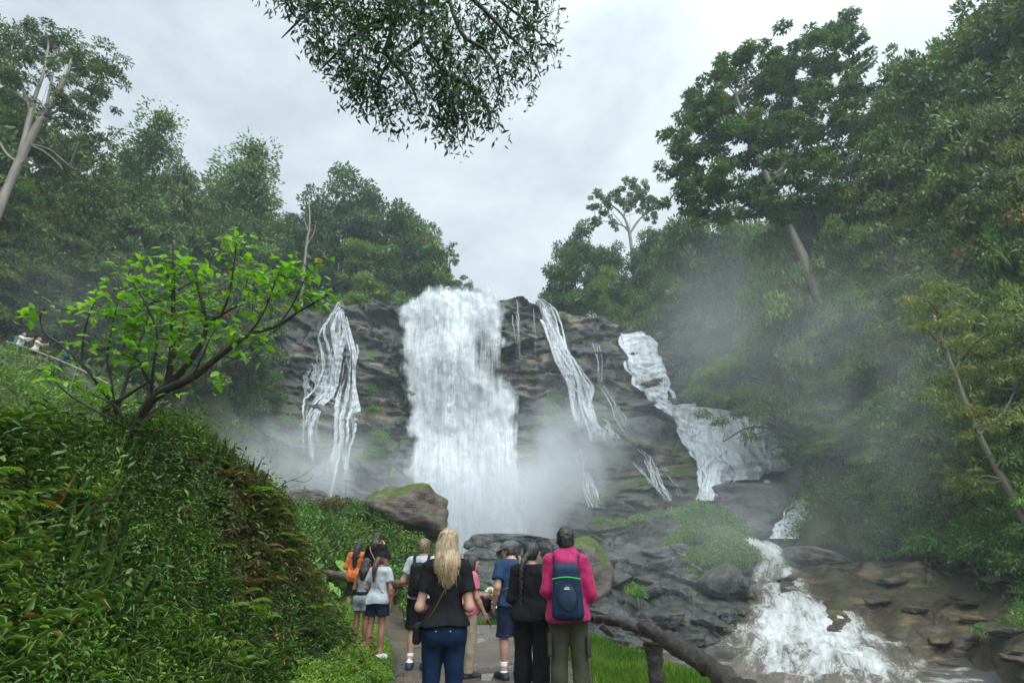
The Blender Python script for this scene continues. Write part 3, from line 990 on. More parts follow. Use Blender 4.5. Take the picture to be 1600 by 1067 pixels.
class Leafset:
    def __init__(s):
        s.V, s.F, s.T, s.n = [], [], [], 0

    def add(s, *a, **k):
        V, F, T = leaves(*a, **k)
        s.V.append(V); s.F.append(F + s.n); s.T.append(T); s.n += len(V)

    def mesh(s, name):
        return mesh_np(name, np.concatenate(s.V), s.F, False, {"tint": np.clip(np.concatenate(s.T), 0, 1)})


def rand_dirs(r, n):
    v = r.normal(size=(n, 3))
    return unit(v)


def clump_leaves(ls, r, ctr, rad, n, size, tint=0.45, up=0.7, droop=0.2, shape="quad", out=1.0, wd=0.5, tv=0.16, flat=True):
    """n leaves through an ellipsoid, denser towards its upper outside"""
    ctr = np.asarray(ctr, float); rad = np.broadcast_to(np.asarray(rad, float), (3,))
    d = rand_dirs(r, n)
    d[:, 2] = np.where(d[:, 2] < -0.25, -d[:, 2] * r.random(n), d[:, 2]) if flat else d[:, 2]
    rr = r.random(n) ** 0.38
    P = ctr + d * rr[:, None] * rad
    D = unit(d * out + r.normal(size=(n, 3)) * 0.6 + np.array([0, 0, -droop]))
    N = unit(np.array([0, 0, up]) + d * 0.5 + r.normal(size=(n, 3)) * 0.45)
    sz = size * (0.65 + 0.7 * r.random(n))
    ls.add(P, D, N, sz, sz * wd, tint + tv * r.normal(size=n), shape=shape, droop=0.15)


def make_tree(kind, seed, H, R, n_leaf, size, trunk_r, base=0.35, lobes=16, flat=0.75, col=0.45, lean=0.0, wd=0.5, droop=0.25, airy=0.0):
    """returns trunk mesh and crown mesh of a tree H metres high"""
    r = np.random.default_rng(seed)
    n_leaf = int(n_leaf * 1.6)
    tb = Tubes(); ls = Leafset()
    nseg = 9
    zz = np.linspace(0, H * 0.9, nseg)
    wob = np.cumsum(r.normal(size=(nseg, 2)) * 0.03 * H, 0) * 0.5
    wob -= wob[0]
    tr = np.stack([wob[:, 0] + lean * zz, wob[:, 1], zz], 1)
    tb.add(smooth_line(tr, 3), np.interp(np.linspace(0, 1, (nseg - 1) * 3 + 1), [0, 0.08, 1], [trunk_r * 1.4, trunk_r, trunk_r * 0.15]), 8, True, 0.12, seed)
    spots = []
    if kind == "column":
        for k in range(lobes):
            t = (k + 0.5) / lobes
            z = H * (base + (1.0 - base) * t)
            p = np.array([np.interp(z, tr[:, 2], tr[:, 0]), np.interp(z, tr[:, 2], tr[:, 1]), z])
            w = R * (1.0 - 0.62 * t ** 1.5) * (0.75 + 0.5 * r.random())
            for q in range(3):
                a = r.random() * 6.28
                o = w * 0.55 * r.random()
                spots.append((p + np.array([o * math.cos(a), o * math.sin(a), r.normal() * 0.3]), w * (0.45 + 0.3 * r.random()), 0.9))
    else:
        for k in range(lobes):
            t = (k + 0.5) / lobes
            z0 = H * (base * 0.8 + (0.92 - base * 0.8) * t * 0.75)
            p0 = np.array([np.interp(z0, tr[:, 2], tr[:, 0]), np.interp(z0, tr[:, 2], tr[:, 1]), z0])
            a = k * 2.399 + r.normal() * 0.4
            if kind == "umbrella":
                el, ln = 0.55 + 0.5 * t, R * (1.05 - 0.25 * t)
            elif kind == "dome":
                el, ln = 0.15 + 1.15 * t, R * (1.0 - 0.25 * t) * (0.75 + 0.4 * r.random())
            else:   # spread
                el, ln = 0.35 + 0.75 * t, R * (1.05 - 0.4 * t) * (0.65 + 0.6 * r.random())
            dv = np.array([math.cos(a) * math.cos(el), math.sin(a) * math.cos(el), math.sin(el)])
            p1 = p0 + dv * ln
            p1[2] = min(p1[2], H * (0.9 + 0.08 * r.random()))
            mid = p0 + dv * ln * 0.5 + np.array([0, 0, -0.06 * ln]) + r.normal(size=3) * 0.05 * ln
            L_ = smooth_line([p0, mid, p1], 4)
            rb = trunk_r * 0.42 * (1 - 0.5 * t)
            tb.add(L_, np.linspace(rb, rb * 0.25, len(L_)), 5, False, 0.1, seed + k)
            w = R * (0.23 + 0.12 * r.random()) * (1 - 0.2 * airy)
            spots.append((p1, w, flat))
            for q in range(5):
                f = 0.45 + 0.6 * r.random()
                o = r.normal(size=3) * R * 0.27
                o[2] *= 0.7
                p2 = p0 + dv * ln * f + o
                tb.add([p0 + dv * ln * f * 0.6, p2], [rb * 0.35, rb * 0.12], 4, False)
                spots.append((p2, w * (0.5 + 0.45 * r.random()), flat))
    vol = np.array([w ** 2 for _, w, _ in spots]); vol /= vol.sum()
    for (p, w, f), v in zip(spots, vol):
        n = max(12, int(n_leaf * v))
        tt = col + 0.15 * r.normal()
        clump_leaves(ls, r, p, (w, w, w * f), n, size, tt, 0.8, droop, "quad", 1.0, wd)
    if kind == "column":   # loose creeper ends sticking out
        k = n_leaf // 9
        a = r.random(k) * 6.28; z = H * (base + (1.02 - base) * r.random(k))
        w = R * (1.15 - 0.6 * (z / H)) * (0.7 + 0.5 * r.random(k))
        P = np.stack([np.interp(z, tr[:, 2], tr[:, 0]) + w * np.cos(a), np.interp(z, tr[:, 2], tr[:, 1]) + w * np.sin(a), z], 1)
        ls.add(P, np.stack([np.cos(a), np.sin(a), 0.5 * r.normal(size=k)], 1), rand_dirs(r, k) + np.array([0, 0, .6]), size * .85, size * .38, col + .12 + .1 * r.normal(size=k), shape="quad")
    cm = ls.mesh(kind + "_crown")
    return tb.mesh(kind + "_trunk"), cm


# greens
DK, MD, LT = (0.022, 0.050, 0.015), (0.060, 0.120, 0.029), (0.135, 0.215, 0.046)
forest_leaf = leaf_mat("forest_leaf", DK, MD, LT, (0.16, 0.14, 0.03), 0.5, 0.22, 0.35)
lush_leaf = leaf_mat("lush_leaf", (0.034, 0.080, 0.014), (0.095, 0.185, 0.028), (0.20, 0.29, 0.046), (0.22, 0.20, 0.04), 0.45, 0.3, 0.3)
olive_leaf = leaf_mat("olive_leaf", (0.030, 0.055, 0.014), (0.085, 0.125, 0.028), (0.185, 0.215, 0.046), (0.22, 0.12, 0.04), 0.5, 0.25, 0.3)
bark_grey = bark_mat("grey_bark", (0.11, 0.085, 0.065), (0.24, 0.20, 0.165), 3)
bark_dark = bark_mat("dark_bark", (0.030, 0.024, 0.018), (0.075, 0.06, 0.045), 5)

PROTO = {}


def proto(key, mat, bark, *a, **k):
    tm, cm = make_tree(*a, **k)
    tm.materials.append(bark); cm.materials.append(mat)
    co = np.empty(len(cm.vertices) * 3, np.float32); cm.vertices.foreach_get('co', co); co = co.reshape(-1, 3)
    wd_ = 0.5 * (np.percentile(co[:, 0], 98.5) - np.percentile(co[:, 0], 1.5) + np.percentile(co[:, 1], 98.5) - np.percentile(co[:, 1], 1.5))
    PROTO[key] = (tm, cm, float(np.percentile(co[:, 2], 99.7)), wd_)


proto("broad1", forest_leaf, bark_dark, "dome", 1, 14, 5.2, 11000, 0.46, 0.26, lobes=15, wd=0.46)
proto("broad2", forest_leaf, bark_grey, "spread", 2, 16, 5.6, 11000, 0.44, 0.30, lobes=16, base=0.42, wd=0.46)
proto("broad3", olive_leaf, bark_grey, "dome", 3, 12, 4.6, 10000, 0.40, 0.22, lobes=14, base=0.25, wd=0.46)
proto("lush1", lush_leaf, bark_dark, "dome", 4, 10, 4.4, 12000, 0.34, 0.16, lobes=15, base=0.2, wd=0.5)
proto("lush2", lush_leaf, bark_dark, "spread", 5, 12, 4.8, 13000, 0.36, 0.16, lobes=18, base=0.3, wd=0.4, droop=0.6)
proto("column1", forest_leaf, bark_dark, "column", 6, 18, 3.2, 11000, 0.40, 0.28, base=0.12, lobes=17, wd=0.4)
proto("column2", olive_leaf, bark_dark, "column", 7, 16, 2.8, 9000, 0.38, 0.25, base=0.1, lobes=14, wd=0.4)
proto("airy", forest_leaf, bark_grey, "spread", 8, 15, 6.2, 5200, 0.40, 0.26, base=0.5, lobes=17, airy=1, wd=0.5, flat=0.6)
proto("umbrella", olive_leaf, bark_grey, "umbrella", 9, 22, 7.5, 13000, 0.36, 0.42, base=0.62, lobes=17, airy=1, wd=0.36, flat=0.5, droop=0.5)
proto("bigleaf", olive_leaf, bark_grey, "dome", 10, 22, 8.6, 34000, 0.42, 0.5, base=0.4, lobes=26, wd=0.42, droop=0.6, flat=0.65)
proto("fine1", lush_leaf, bark_dark, "dome", 11, 9, 4.2, 17000, 0.30, 0.16, lobes=26, base=0.15, wd=0.4, droop=0.7)
proto("fine2", olive_leaf, bark_grey, "spread", 12, 13, 4.6, 18000, 0.30, 0.2, lobes=26, base=0.25, wd=0.4, droop=0.6)


def tree(key, px, py, Y, wide, label, group=None, name="tree", cat="tree", rz=None, hmin=3.0, sink=0.3, top=None):
    """a tree whose crown top shows at photo pixel (px, py) at distance Y and that stands on the ground below it; wide = crown width in photo pixels"""
    tm, cm, H, cw = PROTO[key]
    P = W(px, py, Y)
    g = float(gz(P[0], P[1])) - sink
    h = max(P[2] - g, hmin)
    R = 0.5 * wide / FPX * (Y / ray(px, py)[1]) / (cw * 0.5)
    o = thing(name, label, cat, (P[0], P[1], g), random.random() * 6.28 if rz is None else rz, group)
    o.scale = (R, R, h / H)
    obj("trunk", tm, None, o)
    obj("crown", cm, None, o)
    return o


random.seed(5)
T = tree
# --- skyline trees on the left
T("broad1", 45, 170, 36, 210, "dense dark tree right behind the tall umbrella tree's trunk")
T("broad3", 130, 215, 38, 130, "rounded hazy tree between the umbrella tree and the creeper-clad column")
T("column1", 228, 172, 42, 84, "tall narrow column of a tree wrapped in creepers on the left skyline")
T("column2", 175, 262, 37, 70, "shorter creeper-clad trunk left of the tall creeper column")
T("broad2", 296, 252, 48, 90, "slim dark tree with a small pointed top between creeper column and twin-topped tree")
T("broad3", 282, 290, 46, 100, "bushy tree with pale flowering tips right of the tall creeper column")
T("column1", 372, 238, 54, 110, "taller left half of the dense twin-topped tree on the left skyline")
T("column1", 418, 246, 55, 86, "right half of the dense twin-topped tree on the left skyline")
T("airy", 335, 285, 52, 80, "thin see-through tree left of the twin-topped tree")
T("broad2", 575, 286, 72, 150, "tallest spreading tree above the cliff, left of the widest waterfall")
T("airy", 510, 300, 70, 90, "loose light tree beside the bare dead trunk above the cliff")
T("broad1", 640, 330, 72, 120, "dark tree leaning toward the widest waterfall, right of the tallest one")
T("broad3", 672, 360, 74, 70, "smaller dark tree at the right end of the cliff-top grove")
T("lush1", 585, 386, 70.8, 125, "round yellow-green bushy tree on the cliff edge left of the widest waterfall")
T("broad1", 500, 350, 73, 100, "dark shaded tree over the thin twin waterfall")
T("broad1", 455, 360, 68, 110, "dark tree at the left end of the cliff-top grove")
T("broad2", 420, 330, 66, 100, "shaded tree below the twin-topped tree")
T("lush2", 738, 446, 77, 40, "small bush touching the left of the waterfall lip")
T("lush1", 548, 456, 71.5, 60, "low green bush at the top of the thin twin waterfall", name="shrub", cat="shrub", hmin=2)
T("lush1", 600, 466, 72, 60, "low green bush between the thin twin fall and the widest waterfall", name="shrub", cat="shrub", hmin=2)
T("lush2", 430, 468, 70, 90, "hanging bush on the left corner of the cliff", name="shrub", cat="shrub", hmin=2)
T("lush1", 488, 462, 70, 70, "low dark bush on the cliff edge left of the thin twin waterfall", name="shrub", cat="shrub", hmin=2)
# --- skyline trees on the right
T("broad1", 893, 362, 76, 100, "dark rounded tree right of the waterfall lip")
T("broad2", 935, 385, 74, 90, "dark tree under the airy forked tree")
T("lush1", 858, 456, 76, 50, "small yellow-green bush right of the waterfall lip", name="shrub", cat="shrub", hmin=1.5)
T("broad2", 1010, 360, 70, 110, "shaded tree right of the airy forked tree")
T("broad3", 1400, 100, 40, 130, "hazy rounded tree right behind the huge spreading tree")
T("broad2", 1085, 330, 60, 150, "dark hazy tree below the huge spreading tree's left side")
T("bigleaf", 1510, 22, 34, 250, "coarse-leaved tree at the top of the right-hand hill", rz=4.0)
T("broad3", 1590, -20, 31, 220, "hazy tree at the upper right corner")
T("broad1", 1420, 90, 36, 150, "dark tree between the loose-topped and the coarse-leaved tree on the right hill")

# --- the forest on both slopes
fill_r = [  # px, py_top, Y, width, kind
    (945, 425, 70, 70, "lush1"), (985, 440, 68, 80, "lush2"), (1040, 400, 64, 110, "lush2"), (1015, 470, 66, 70, "lush1"), (1075, 440, 62, 100, "broad3"), (1120, 400, 56, 120, "lush2"), (1160, 350, 50, 120, "broad1"), (1110, 480, 58, 90, "lush1"),
    (1160, 460, 54, 110, "lush2"), (1215, 400, 48, 130, "lush1"), (1225, 310, 45, 130, "broad3"), (1300, 290, 42, 140, "broad2"), (1190, 520, 49, 100, "lush2"), (1270, 500, 45, 120, "lush1"), (1340, 400, 40, 130, "fine1"), (1290, 420, 43, 110, "broad3"),
    (1380, 230, 37, 170, "fine2"), (1460, 160, 35, 170, "broad1"), (1540, 130, 31, 190, "broad3"), (1620, 120, 28, 200, "broad1"), (1450, 290, 34, 170, "fine1"), (1530, 260, 30, 180, "broad3"), (1610, 280, 27, 180, "fine2"), (1400, 340, 36, 150, "fine2"),
    (1490, 380, 31, 160, "fine1"), (1580, 390, 27, 180, "fine1"), (1430, 430, 34, 150, "fine2"), (1360, 500, 38, 140, "fine1"), (1520, 480, 29, 160, "fine1"), (1610, 500, 25, 180, "fine2"), (1450, 540, 32, 150, "fine1"), (1310, 580, 40, 130, "fine1"),
    (1390, 610, 35, 140, "fine1"), (1550, 590, 27, 170, "fine1"), (1470, 650, 31, 130, "fine2"), (1630, 620, 24, 160, "fine1"), (1330, 690, 38, 110, "fine1"), (1410, 720, 34, 120, "fine1"), (1540, 700, 28, 140, "fine2"), (1620, 740, 24, 150, "fine1"), (1270, 640, 43, 110, "fine1"),
    (1480, 770, 31, 110, "fine1"), (1680, 400, 24, 200, "fine1"), (1690, 200, 26, 220, "broad1"), (1250, 560, 46, 110, "fine1")]
def in_cascade(px, py, Y):
    P = W(px, py, Y)
    q = P - np.array([0, 0, EYE]); q[2] = float(gz(P[0], P[1])) + .6 - EYE
    dep = q[1] * CP + q[2] * SP
    x, y = 800 + FPX * q[0] / dep, 533.5 - FPX * (-q[1] * SP + q[2] * CP) / dep
    return 1010 < x < 1268 and y > 590 and Y < 57


fill_r += [(1100, 425, 63, 95, "lush2"), (1150, 415, 62, 100, "broad3"), (1200, 395, 60, 105, "lush1"), (1185, 470, 60, 95, "lush2"), (1235, 465, 58, 95, "lush1"), (1245, 525, 57.5, 80, "lush2"), (1210, 345, 61, 110, "broad3"), (1155, 345, 64, 105, "lush2"), (1255, 395, 57.5, 100, "lush2"), (1090, 375, 66, 100, "broad3")]
for px, py, Y, w, k in fill_r:
    if in_cascade(px, py, Y): continue
    T(k, px, py, Y, w, "tree among the hazy green forest covering the right-hand hillside", "forest trees on the right hillside")
fill_l = [(20, 300, 32, 150, "broad1"), (95, 330, 36, 150, "broad3"), (160, 340, 40, 140, "broad1"), (225, 330, 42, 120, "broad2"), (290, 350, 46, 130, "broad1"), (345, 360, 48, 110, "broad3"), (390, 390, 52, 110, "broad1"), (60, 400, 34, 140, "broad3"), (140, 420, 38, 130, "broad1"),
          (210, 420, 40, 120, "broad3"), (280, 440, 43, 120, "broad1"), (330, 440, 46, 110, "broad3"), (380, 470, 50, 100, "broad1"), (20, 440, 33, 120, "broad1"), (320, 500, 46, 90, "lush2"), (370, 520, 50, 80, "broad3"), (250, 500, 41, 100, "broad1"), (-40, 200, 30, 160, "broad1"), (-60, 330, 29, 160, "broad3"), (410, 420, 56, 90, "broad3")]
for px, py, Y, w, k in fill_l:
    T(k, px, py, Y, w, "tree among the dim misty forest covering the left-hand slope", "forest trees on the left slope")

# dead trunk, leaning trunks
def dead_tree(name, label, pts, r0, extra=(), mat=None):
    tb = Tubes()
    P = np.array([W(a, b, c) for a, b, c in pts])
    o0 = P[0].copy()
    S = smooth_line(P - o0, 5)
    tb.add(S, np.linspace(r0, r0 * 0.25, len(S)), 7, True, 0.12, 3)
    for e in extra:
        E = smooth_line(np.array([W(a, b, c) for a, b, c in e]) - o0, 4)
        tb.add(E, np.linspace(r0 * 0.4, r0 * 0.1, len(E)), 5, True, 0.1, 4)
    o = obj(name, tb.mesh(name), mat or bark_grey, None, o0)
    return tag(o, label, "tree")


dead_tree("dead_tree", "bare pale dead trunk standing above the cliff left of the grove", [(470, 480, 63), (478, 390, 63), (484, 350, 63), (482, 308, 63)], 0.26, [[(478, 385, 63), (490, 365, 63), (494, 345, 63)], [(481, 360, 63), (474, 340, 63)]])

# trees whose own outline shows
def drawn_tree(name, label, limbs, clumps, dens, size, mat, bark, seed, wd=0.42, flat=0.6, droop=0.4, tint=0.45):
    r = np.random.default_rng(seed)
    P0 = W(*limbs[0][0][0])
    g = float(gz(P0[0], P0[1])) - 0.4
    base = np.array([P0[0], P0[1], min(g, P0[2] - .5)])
    o = thing(name, label, "tree", base)
    tb = Tubes(); ls = Leafset(); ends = []
    for k, (ln, ra, rb) in enumerate(limbs):
        Q = np.array([W(*q) for q in ln]) - base
        if k == 0: Q = np.concatenate([[[0, 0, 0]], Q])
        S = smooth_line(Q, 5)
        tb.add(S, np.linspace(ra, rb, len(S)), 8, True, .10, k)
        ends.append(S)
    ends = np.concatenate(ends)
    for px, py, Y, w in clumps:
        c = W(px, py, Y + r.normal() * 1.2) - base
        e = ends[np.argmin(((ends - c) ** 2).sum(1) + 4 * np.maximum(ends[:, 2] - c[2], 0) ** 2)]
        tb.add(smooth_line([e, (e + c) / 2 + r.normal(size=3) * .15, c], 3), np.linspace(.10, .03, 7) * min(1, w), 5, False)
        for q in range(7):
            cc = c + r.normal(size=3) * w * np.array([.75, .75, .5])
            ww = w * (.30 + .40 * r.random())
            clump_leaves(ls, r, cc, (ww, ww, ww * flat), int(dens * w * w / 5), size, tint + .14 * r.normal(), .8, droop, "quad", 1.0, wd)
    obj("trunk", tb.mesh(name + "_trunk"), bark, o)
    obj("crown", ls.mesh(name + "_crown"), mat, o)
    return o


Yc = 28
drawn_tree("tall_tree", "tall pale-trunked tree with an open umbrella crown at far left",
    [([(-42, 440, Yc), (-12, 350, Yc), (28, 258, Yc), (62, 190, Yc), (88, 148, Yc), (106, 115, Yc), (112, 90, Yc)], .36, .08), ([(30, 255, Yc), (42, 205, Yc), (52, 160, Yc), (66, 120, Yc), (72, 92, Yc)], .22, .06),
     ([(48, 175, Yc), (35, 140, Yc), (20, 110, Yc)], .10, .04), ([(70, 180, Yc), (80, 130, Yc), (84, 105, Yc)], .10, .04), ([(45, 225, Yc), (76, 233, Yc), (100, 252, Yc), (116, 264, Yc)], .07, .03), ([(46, 226, Yc), (70, 238, Yc), (90, 255, Yc), (98, 265, Yc)], .06, .03), ([(30, 255, Yc), (10, 240, Yc), (-10, 205, Yc)], .10, .05)],
    [(22, 78, Yc, 1.0), (40, 58, Yc, 1.0), (28, 45, Yc, .7), (75, 58, Yc, 1.1), (100, 62, Yc, 1.1), (122, 80, Yc, 1.1), (145, 98, Yc, 1.1), (165, 122, Yc, 1.0), (160, 150, Yc, .9), (140, 140, Yc, .9), (60, 88, Yc, .9), (30, 108, Yc, 1.0), (8, 132, Yc, 1.0), (12, 95, Yc, .9), (90, 88, Yc, .9), (112, 105, Yc, 1.0), (95, 172, Yc, .8), (118, 182, Yc, .9), (135, 205, Yc, .8), (105, 150, Yc, .7), (125, 160, Yc, .8), (5, 62, Yc, .9), (15, 160, Yc, .7), (-15, 110, Yc, 1.2), (-10, 80, Yc, 1.1)], 520, .26, olive_leaf, bark_grey, 3, .38, .5, .5, .35)
Yc = 74
drawn_tree("tree", "airy tree with bare forked limbs standing alone above the right of the cliff",
    [([(992, 440, Yc), (988, 400, Yc), (983, 362, Yc), (974, 338, Yc), (955, 320, Yc), (940, 312, Yc)], .42, .08), ([(984, 365, Yc), (1000, 342, Yc), (1020, 326, Yc)], .22, .06), ([(975, 338, Yc), (979, 310, Yc), (985, 296, Yc)], .16, .05), ([(984, 358, Yc), (960, 348, Yc), (932, 345, Yc)], .14, .05)],
    [(928, 322, Yc, .8), (942, 310, Yc, .9), (964, 300, Yc, .9), (985, 291, Yc, 1.0), (1004, 298, Yc, .9), (1020, 312, Yc, .9), (1026, 326, Yc, .7), (1008, 318, Yc, .8), (990, 312, Yc, .7), (968, 316, Yc, .7), (945, 334, Yc, .7), (930, 346, Yc, .8), (955, 352, Yc, .6), (1014, 342, Yc, .7), (975, 328, Yc, .5), (1000, 330, Yc, .5), (975, 306, Yc, .8), (995, 304, Yc, .8), (955, 312, Yc, .7), (1012, 328, Yc, .7), (950, 324, Yc, .7), (984, 322, Yc, .6)], 700, .34, forest_leaf, bark_grey, 4, .5, .6)
Yc = 76
drawn_tree("tree", "slender conifer-like tree just left of the widest waterfall's lip", [([(704, 470, Yc), (703, 430, Yc), (703, 376, Yc)], .25, .04)],
    [(703, 382, Yc, .6), (699, 396, Yc, .8), (707, 408, Yc, .9), (698, 422, Yc, 1.1), (709, 436, Yc, 1.2), (698, 450, Yc, 1.3), (710, 462, Yc, 1.3)], 420, .36, forest_leaf, bark_dark, 5)
Yc = 40
drawn_tree("tree", "huge spreading tree with coarse leaves and a pale leaning trunk on the right skyline",
    [([(1300, 505, 40), (1278, 458, 40), (1258, 410, 40), (1236, 360, 40), (1205, 290, 40), (1172, 215, 40), (1150, 150, 40)], .62, .14), ([(1205, 290, 40), (1258, 205, 40), (1288, 125, 40), (1310, 70, 40)], .30, .08), ([(1172, 215, 40), (1112, 200, 40), (1078, 228, 40)], .2, .06), ([(1275, 160, 40), (1330, 120, 40), (1365, 95, 40), (1372, 80, 40)], .14, .04), ([(1228, 345, 40), (1180, 320, 40), (1110, 285, 40)], .16, .05)],
    [(a, b, Yc, w) for a, b, w in [(1060, 200, 1.2), (1062, 238, 1.2), (1075, 275, 1.3), (1088, 178, 1.3), (1100, 150, 1.3), (1125, 125, 1.3), (1150, 100, 1.4), (1178, 88, 1.4), (1205, 88, 1.3), (1228, 98, 1.3), (1250, 75, 1.3), (1270, 60, 1.2), (1295, 48, 1.2), (1318, 46, 1.1), (1335, 68, 1.2), (1345, 100, 1.1), (1350, 132, 1.1), (1300, 88, 1.3), (1278, 105, 1.3), (1240, 125, 1.4), (1200, 122, 1.4), (1160, 142, 1.4), (1130, 170, 1.4), (1100, 212, 1.4), (1112, 250, 1.5), (1095, 292, 1.4), (1130, 300, 1.5), (1150, 262, 1.5), (1172, 222, 1.4), (1142, 212, 1.3),
     (1200, 172, 1.5), (1232, 165, 1.4), (1270, 152, 1.4), (1312, 142, 1.3), (1322, 182, 1.4), (1282, 200, 1.5), (1242, 212, 1.5), (1212, 242, 1.5), (1190, 282, 1.5), (1168, 312, 1.5), (1232, 272, 1.6), (1272, 252, 1.6), (1312, 222, 1.5), (1332, 252, 1.5), (1292, 292, 1.5), (1250, 312, 1.4), (1215, 318, 1.4), (1070, 318, 1.3), (1105, 335, 1.3), (1310, 318, 1.4), (1345, 200, 1.3), (1180, 130, 1.3), (1220, 200, 1.3), (1260, 180, 1.3), (1150, 185, 1.3), (1190, 210, 1.3), (1300, 115, 1.2), (1330, 150, 1.2), (1255, 240, 1.4), (1225, 130, 1.2), (1110, 180, 1.2), (1085, 240, 1.2), (1050, 215, 1.0), (1055, 265, 1.0)]], 420, .42, forest_leaf, bark_grey, 6, .42, .6, .6, .42)

drawn_tree("leaning_tree", "slender leaning tree with drooping yellow-green foliage at the right edge, above the river bank",
    [([(1602, 820, 24.2), (1585, 780, 24.4), (1540, 700, 24.8), (1510, 630, 25), (1472, 530, 25.5), (1455, 480, 26)], .20, .06), ([(1530, 680, 24.8), (1570, 640, 24.5), (1590, 600, 24.5)], .07, .03), ([(1490, 580, 25.2), (1520, 540, 25), (1545, 520, 25)], .06, .03)],
    [(a, b, 24.6, w) for a, b, w in [(1450, 470, 1.1), (1480, 480, 1.0), (1500, 510, 1.0), (1440, 500, .9), (1545, 520, 1.0), (1530, 550, 1.0), (1500, 590, 1.1), (1540, 600, 1.1), (1580, 595, 1.0), (1560, 640, 1.0), (1590, 650, 1.0), (1545, 660, .8), (1500, 760, .7), (1530, 745, .8), (1570, 720, .7), (1515, 640, .8)]], 420, .24, leaf_mat("bamboo_leaf", (0.045, 0.075, 0.014), (0.13, 0.17, 0.03), (0.24, 0.26, 0.05), (0.30, 0.16, 0.05), .45, .3), bark_grey, 9, .24, .6, .9, .5)
fill_n = [(1080, 360, 50, 100, "broad3"), (1130, 345, 47, 100, "lush2"), (1190, 372, 43, 105, "lush1"), (1230, 440, 41, 95, "broad3"), (1175, 430, 44, 100, "lush2"), (1320, 350, 38.5, 110, "lush1"), (1330, 440, 37, 105, "lush2"), (1275, 545, 40, 90, "lush1"), (1330, 520, 38, 100, "fine2"), (1350, 280, 39, 110, "fine1"), (1395, 180, 38, 120, "lush1"), (1440, 220, 35, 120, "fine2"),
          (1500, 200, 33, 130, "lush1"), (1570, 190, 29, 140, "fine2"), (1400, 460, 34.5, 110, "lush2"), (1460, 470, 32, 110, "fine2"), (1560, 330, 28, 130, "lush2"), (1600, 440, 25.5, 130, "lush1"), (1500, 560, 29, 120, "lush2"), (1570, 540, 26, 120, "fine2"), (1420, 640, 33, 90, "lush2"), (1500, 720, 30, 95, "fine1"), (1590, 680, 25, 110, "lush2"), (1360, 640, 36.5, 85, "lush1"), (1310, 660, 39, 80, "fine1"), (1440, 330, 35, 115, "lush1"), (1510, 330, 31, 120, "fine2"), (1045, 455, 64, 80, "lush2"), (1090, 500, 58, 80, "lush1"), (1135, 520, 55, 80, "lush2")]
for px, py, Y, w, k in fill_n:
    if in_cascade(px, py, Y): continue
    T(k, px, py, Y, w, "tree among the hazy green forest covering the right-hand hillside", "forest trees on the right hillside")


# --- the green tree over the cascade
def overhang():
    r = np.random.default_rng(44)
    base = W(1310, 770, 41.0)
    base[2] = float(gz(base[0], base[1])) - 0.3
    o = thing("tree", "bright green tree reaching low over the broad cascade", "tree", base)
    tb = Tubes(); ls = Leafset()
    limbs = [[(1300, 720, 42), (1270, 690, 43), (1215, 672, 44), (1170, 668, 45), (1130, 690, 45.5)], [(1300, 720, 42), (1285, 650, 42.5), (1240, 610, 44), (1170, 590, 45.5), (1110, 600, 46)],
             [(1215, 672, 44), (1180, 650, 45), (1140, 640, 46), (1100, 635, 46.5)], [(1285, 650, 42.5), (1270, 590, 43), (1220, 560, 44.5), (1170, 556, 45.5)]]
    st = W(1300, 720, 42)
    tb.add(smooth_line([base * 0, (st - base) * np.array([.5, .5, .55]), st - base], 4), np.linspace(0.4, 0.3, 9), 8, True, .1)
    for lm in limbs:
        P = smooth_line(np.array([W(*q) for q in lm]) - base, 5)
        tb.add(P, np.linspace(0.24, 0.05, len(P)), 6, True, .1, 2)
    for px, py, Y, w, n, t in [(1090, 615, 46.5, 1.3, 500, .55), (1110, 590, 46, 1.6, 800, .62), (1150, 575, 45.5, 2.0, 1300, .66), (1190, 565, 45, 2.0, 1300, .6), (1230, 570, 44, 2.2, 1500, .55), (1270, 600, 43, 2.3, 1500, .5), (1130, 625, 46, 1.7, 900, .55), (1175, 620, 45, 1.9, 1200, .5),
                            (1220, 625, 44, 2.0, 1300, .5), (1200, 650, 44.5, 1.5, 700, .6), (1250, 660, 43, 1.7, 1000, .45), (1290, 660, 42.5, 1.9, 1200, .45), (1160, 645, 45.5, 1.1, 350, .7), (1125, 660, 45.8, 0.8, 120, .6), (1275, 710, 42, 1.5, 700, .5), (1320, 640, 42, 2.0, 1300, .4), (1100, 650, 46, .8, 110, .5), (1310, 700, 41.5, 1.8, 1000, .4), (1240, 690, 43.4, .9, 260, .6)]:
        clump_leaves(ls, r, W(px, py, Y) - base, (w, w, w * .62), int(n * 2.2), 0.30, t, .8, .5, "quad", 1.0, .38)
    tw = Tubes()
    for k in range(26):   # bare twigs hanging at the left
        a = W(1080 + r.random() * 120, 655 + r.random() * 30, 45.4) - base
        tb.add([a, a + np.array([-0.7 * r.random(), r.normal() * .2, -.9 * r.random() - .1])], [.025, .01], 4, False)
    obj("trunk", tb.mesh("overhang_trunk"), bark_dark, o)
    obj("crown", ls.mesh("overhang_crown"), leaf_mat("overhang_leaf", (0.040, 0.090, 0.014), (0.10, 0.195, 0.028), (0.19, 0.30, 0.045), None, 0.45, .3), o)


overhang()


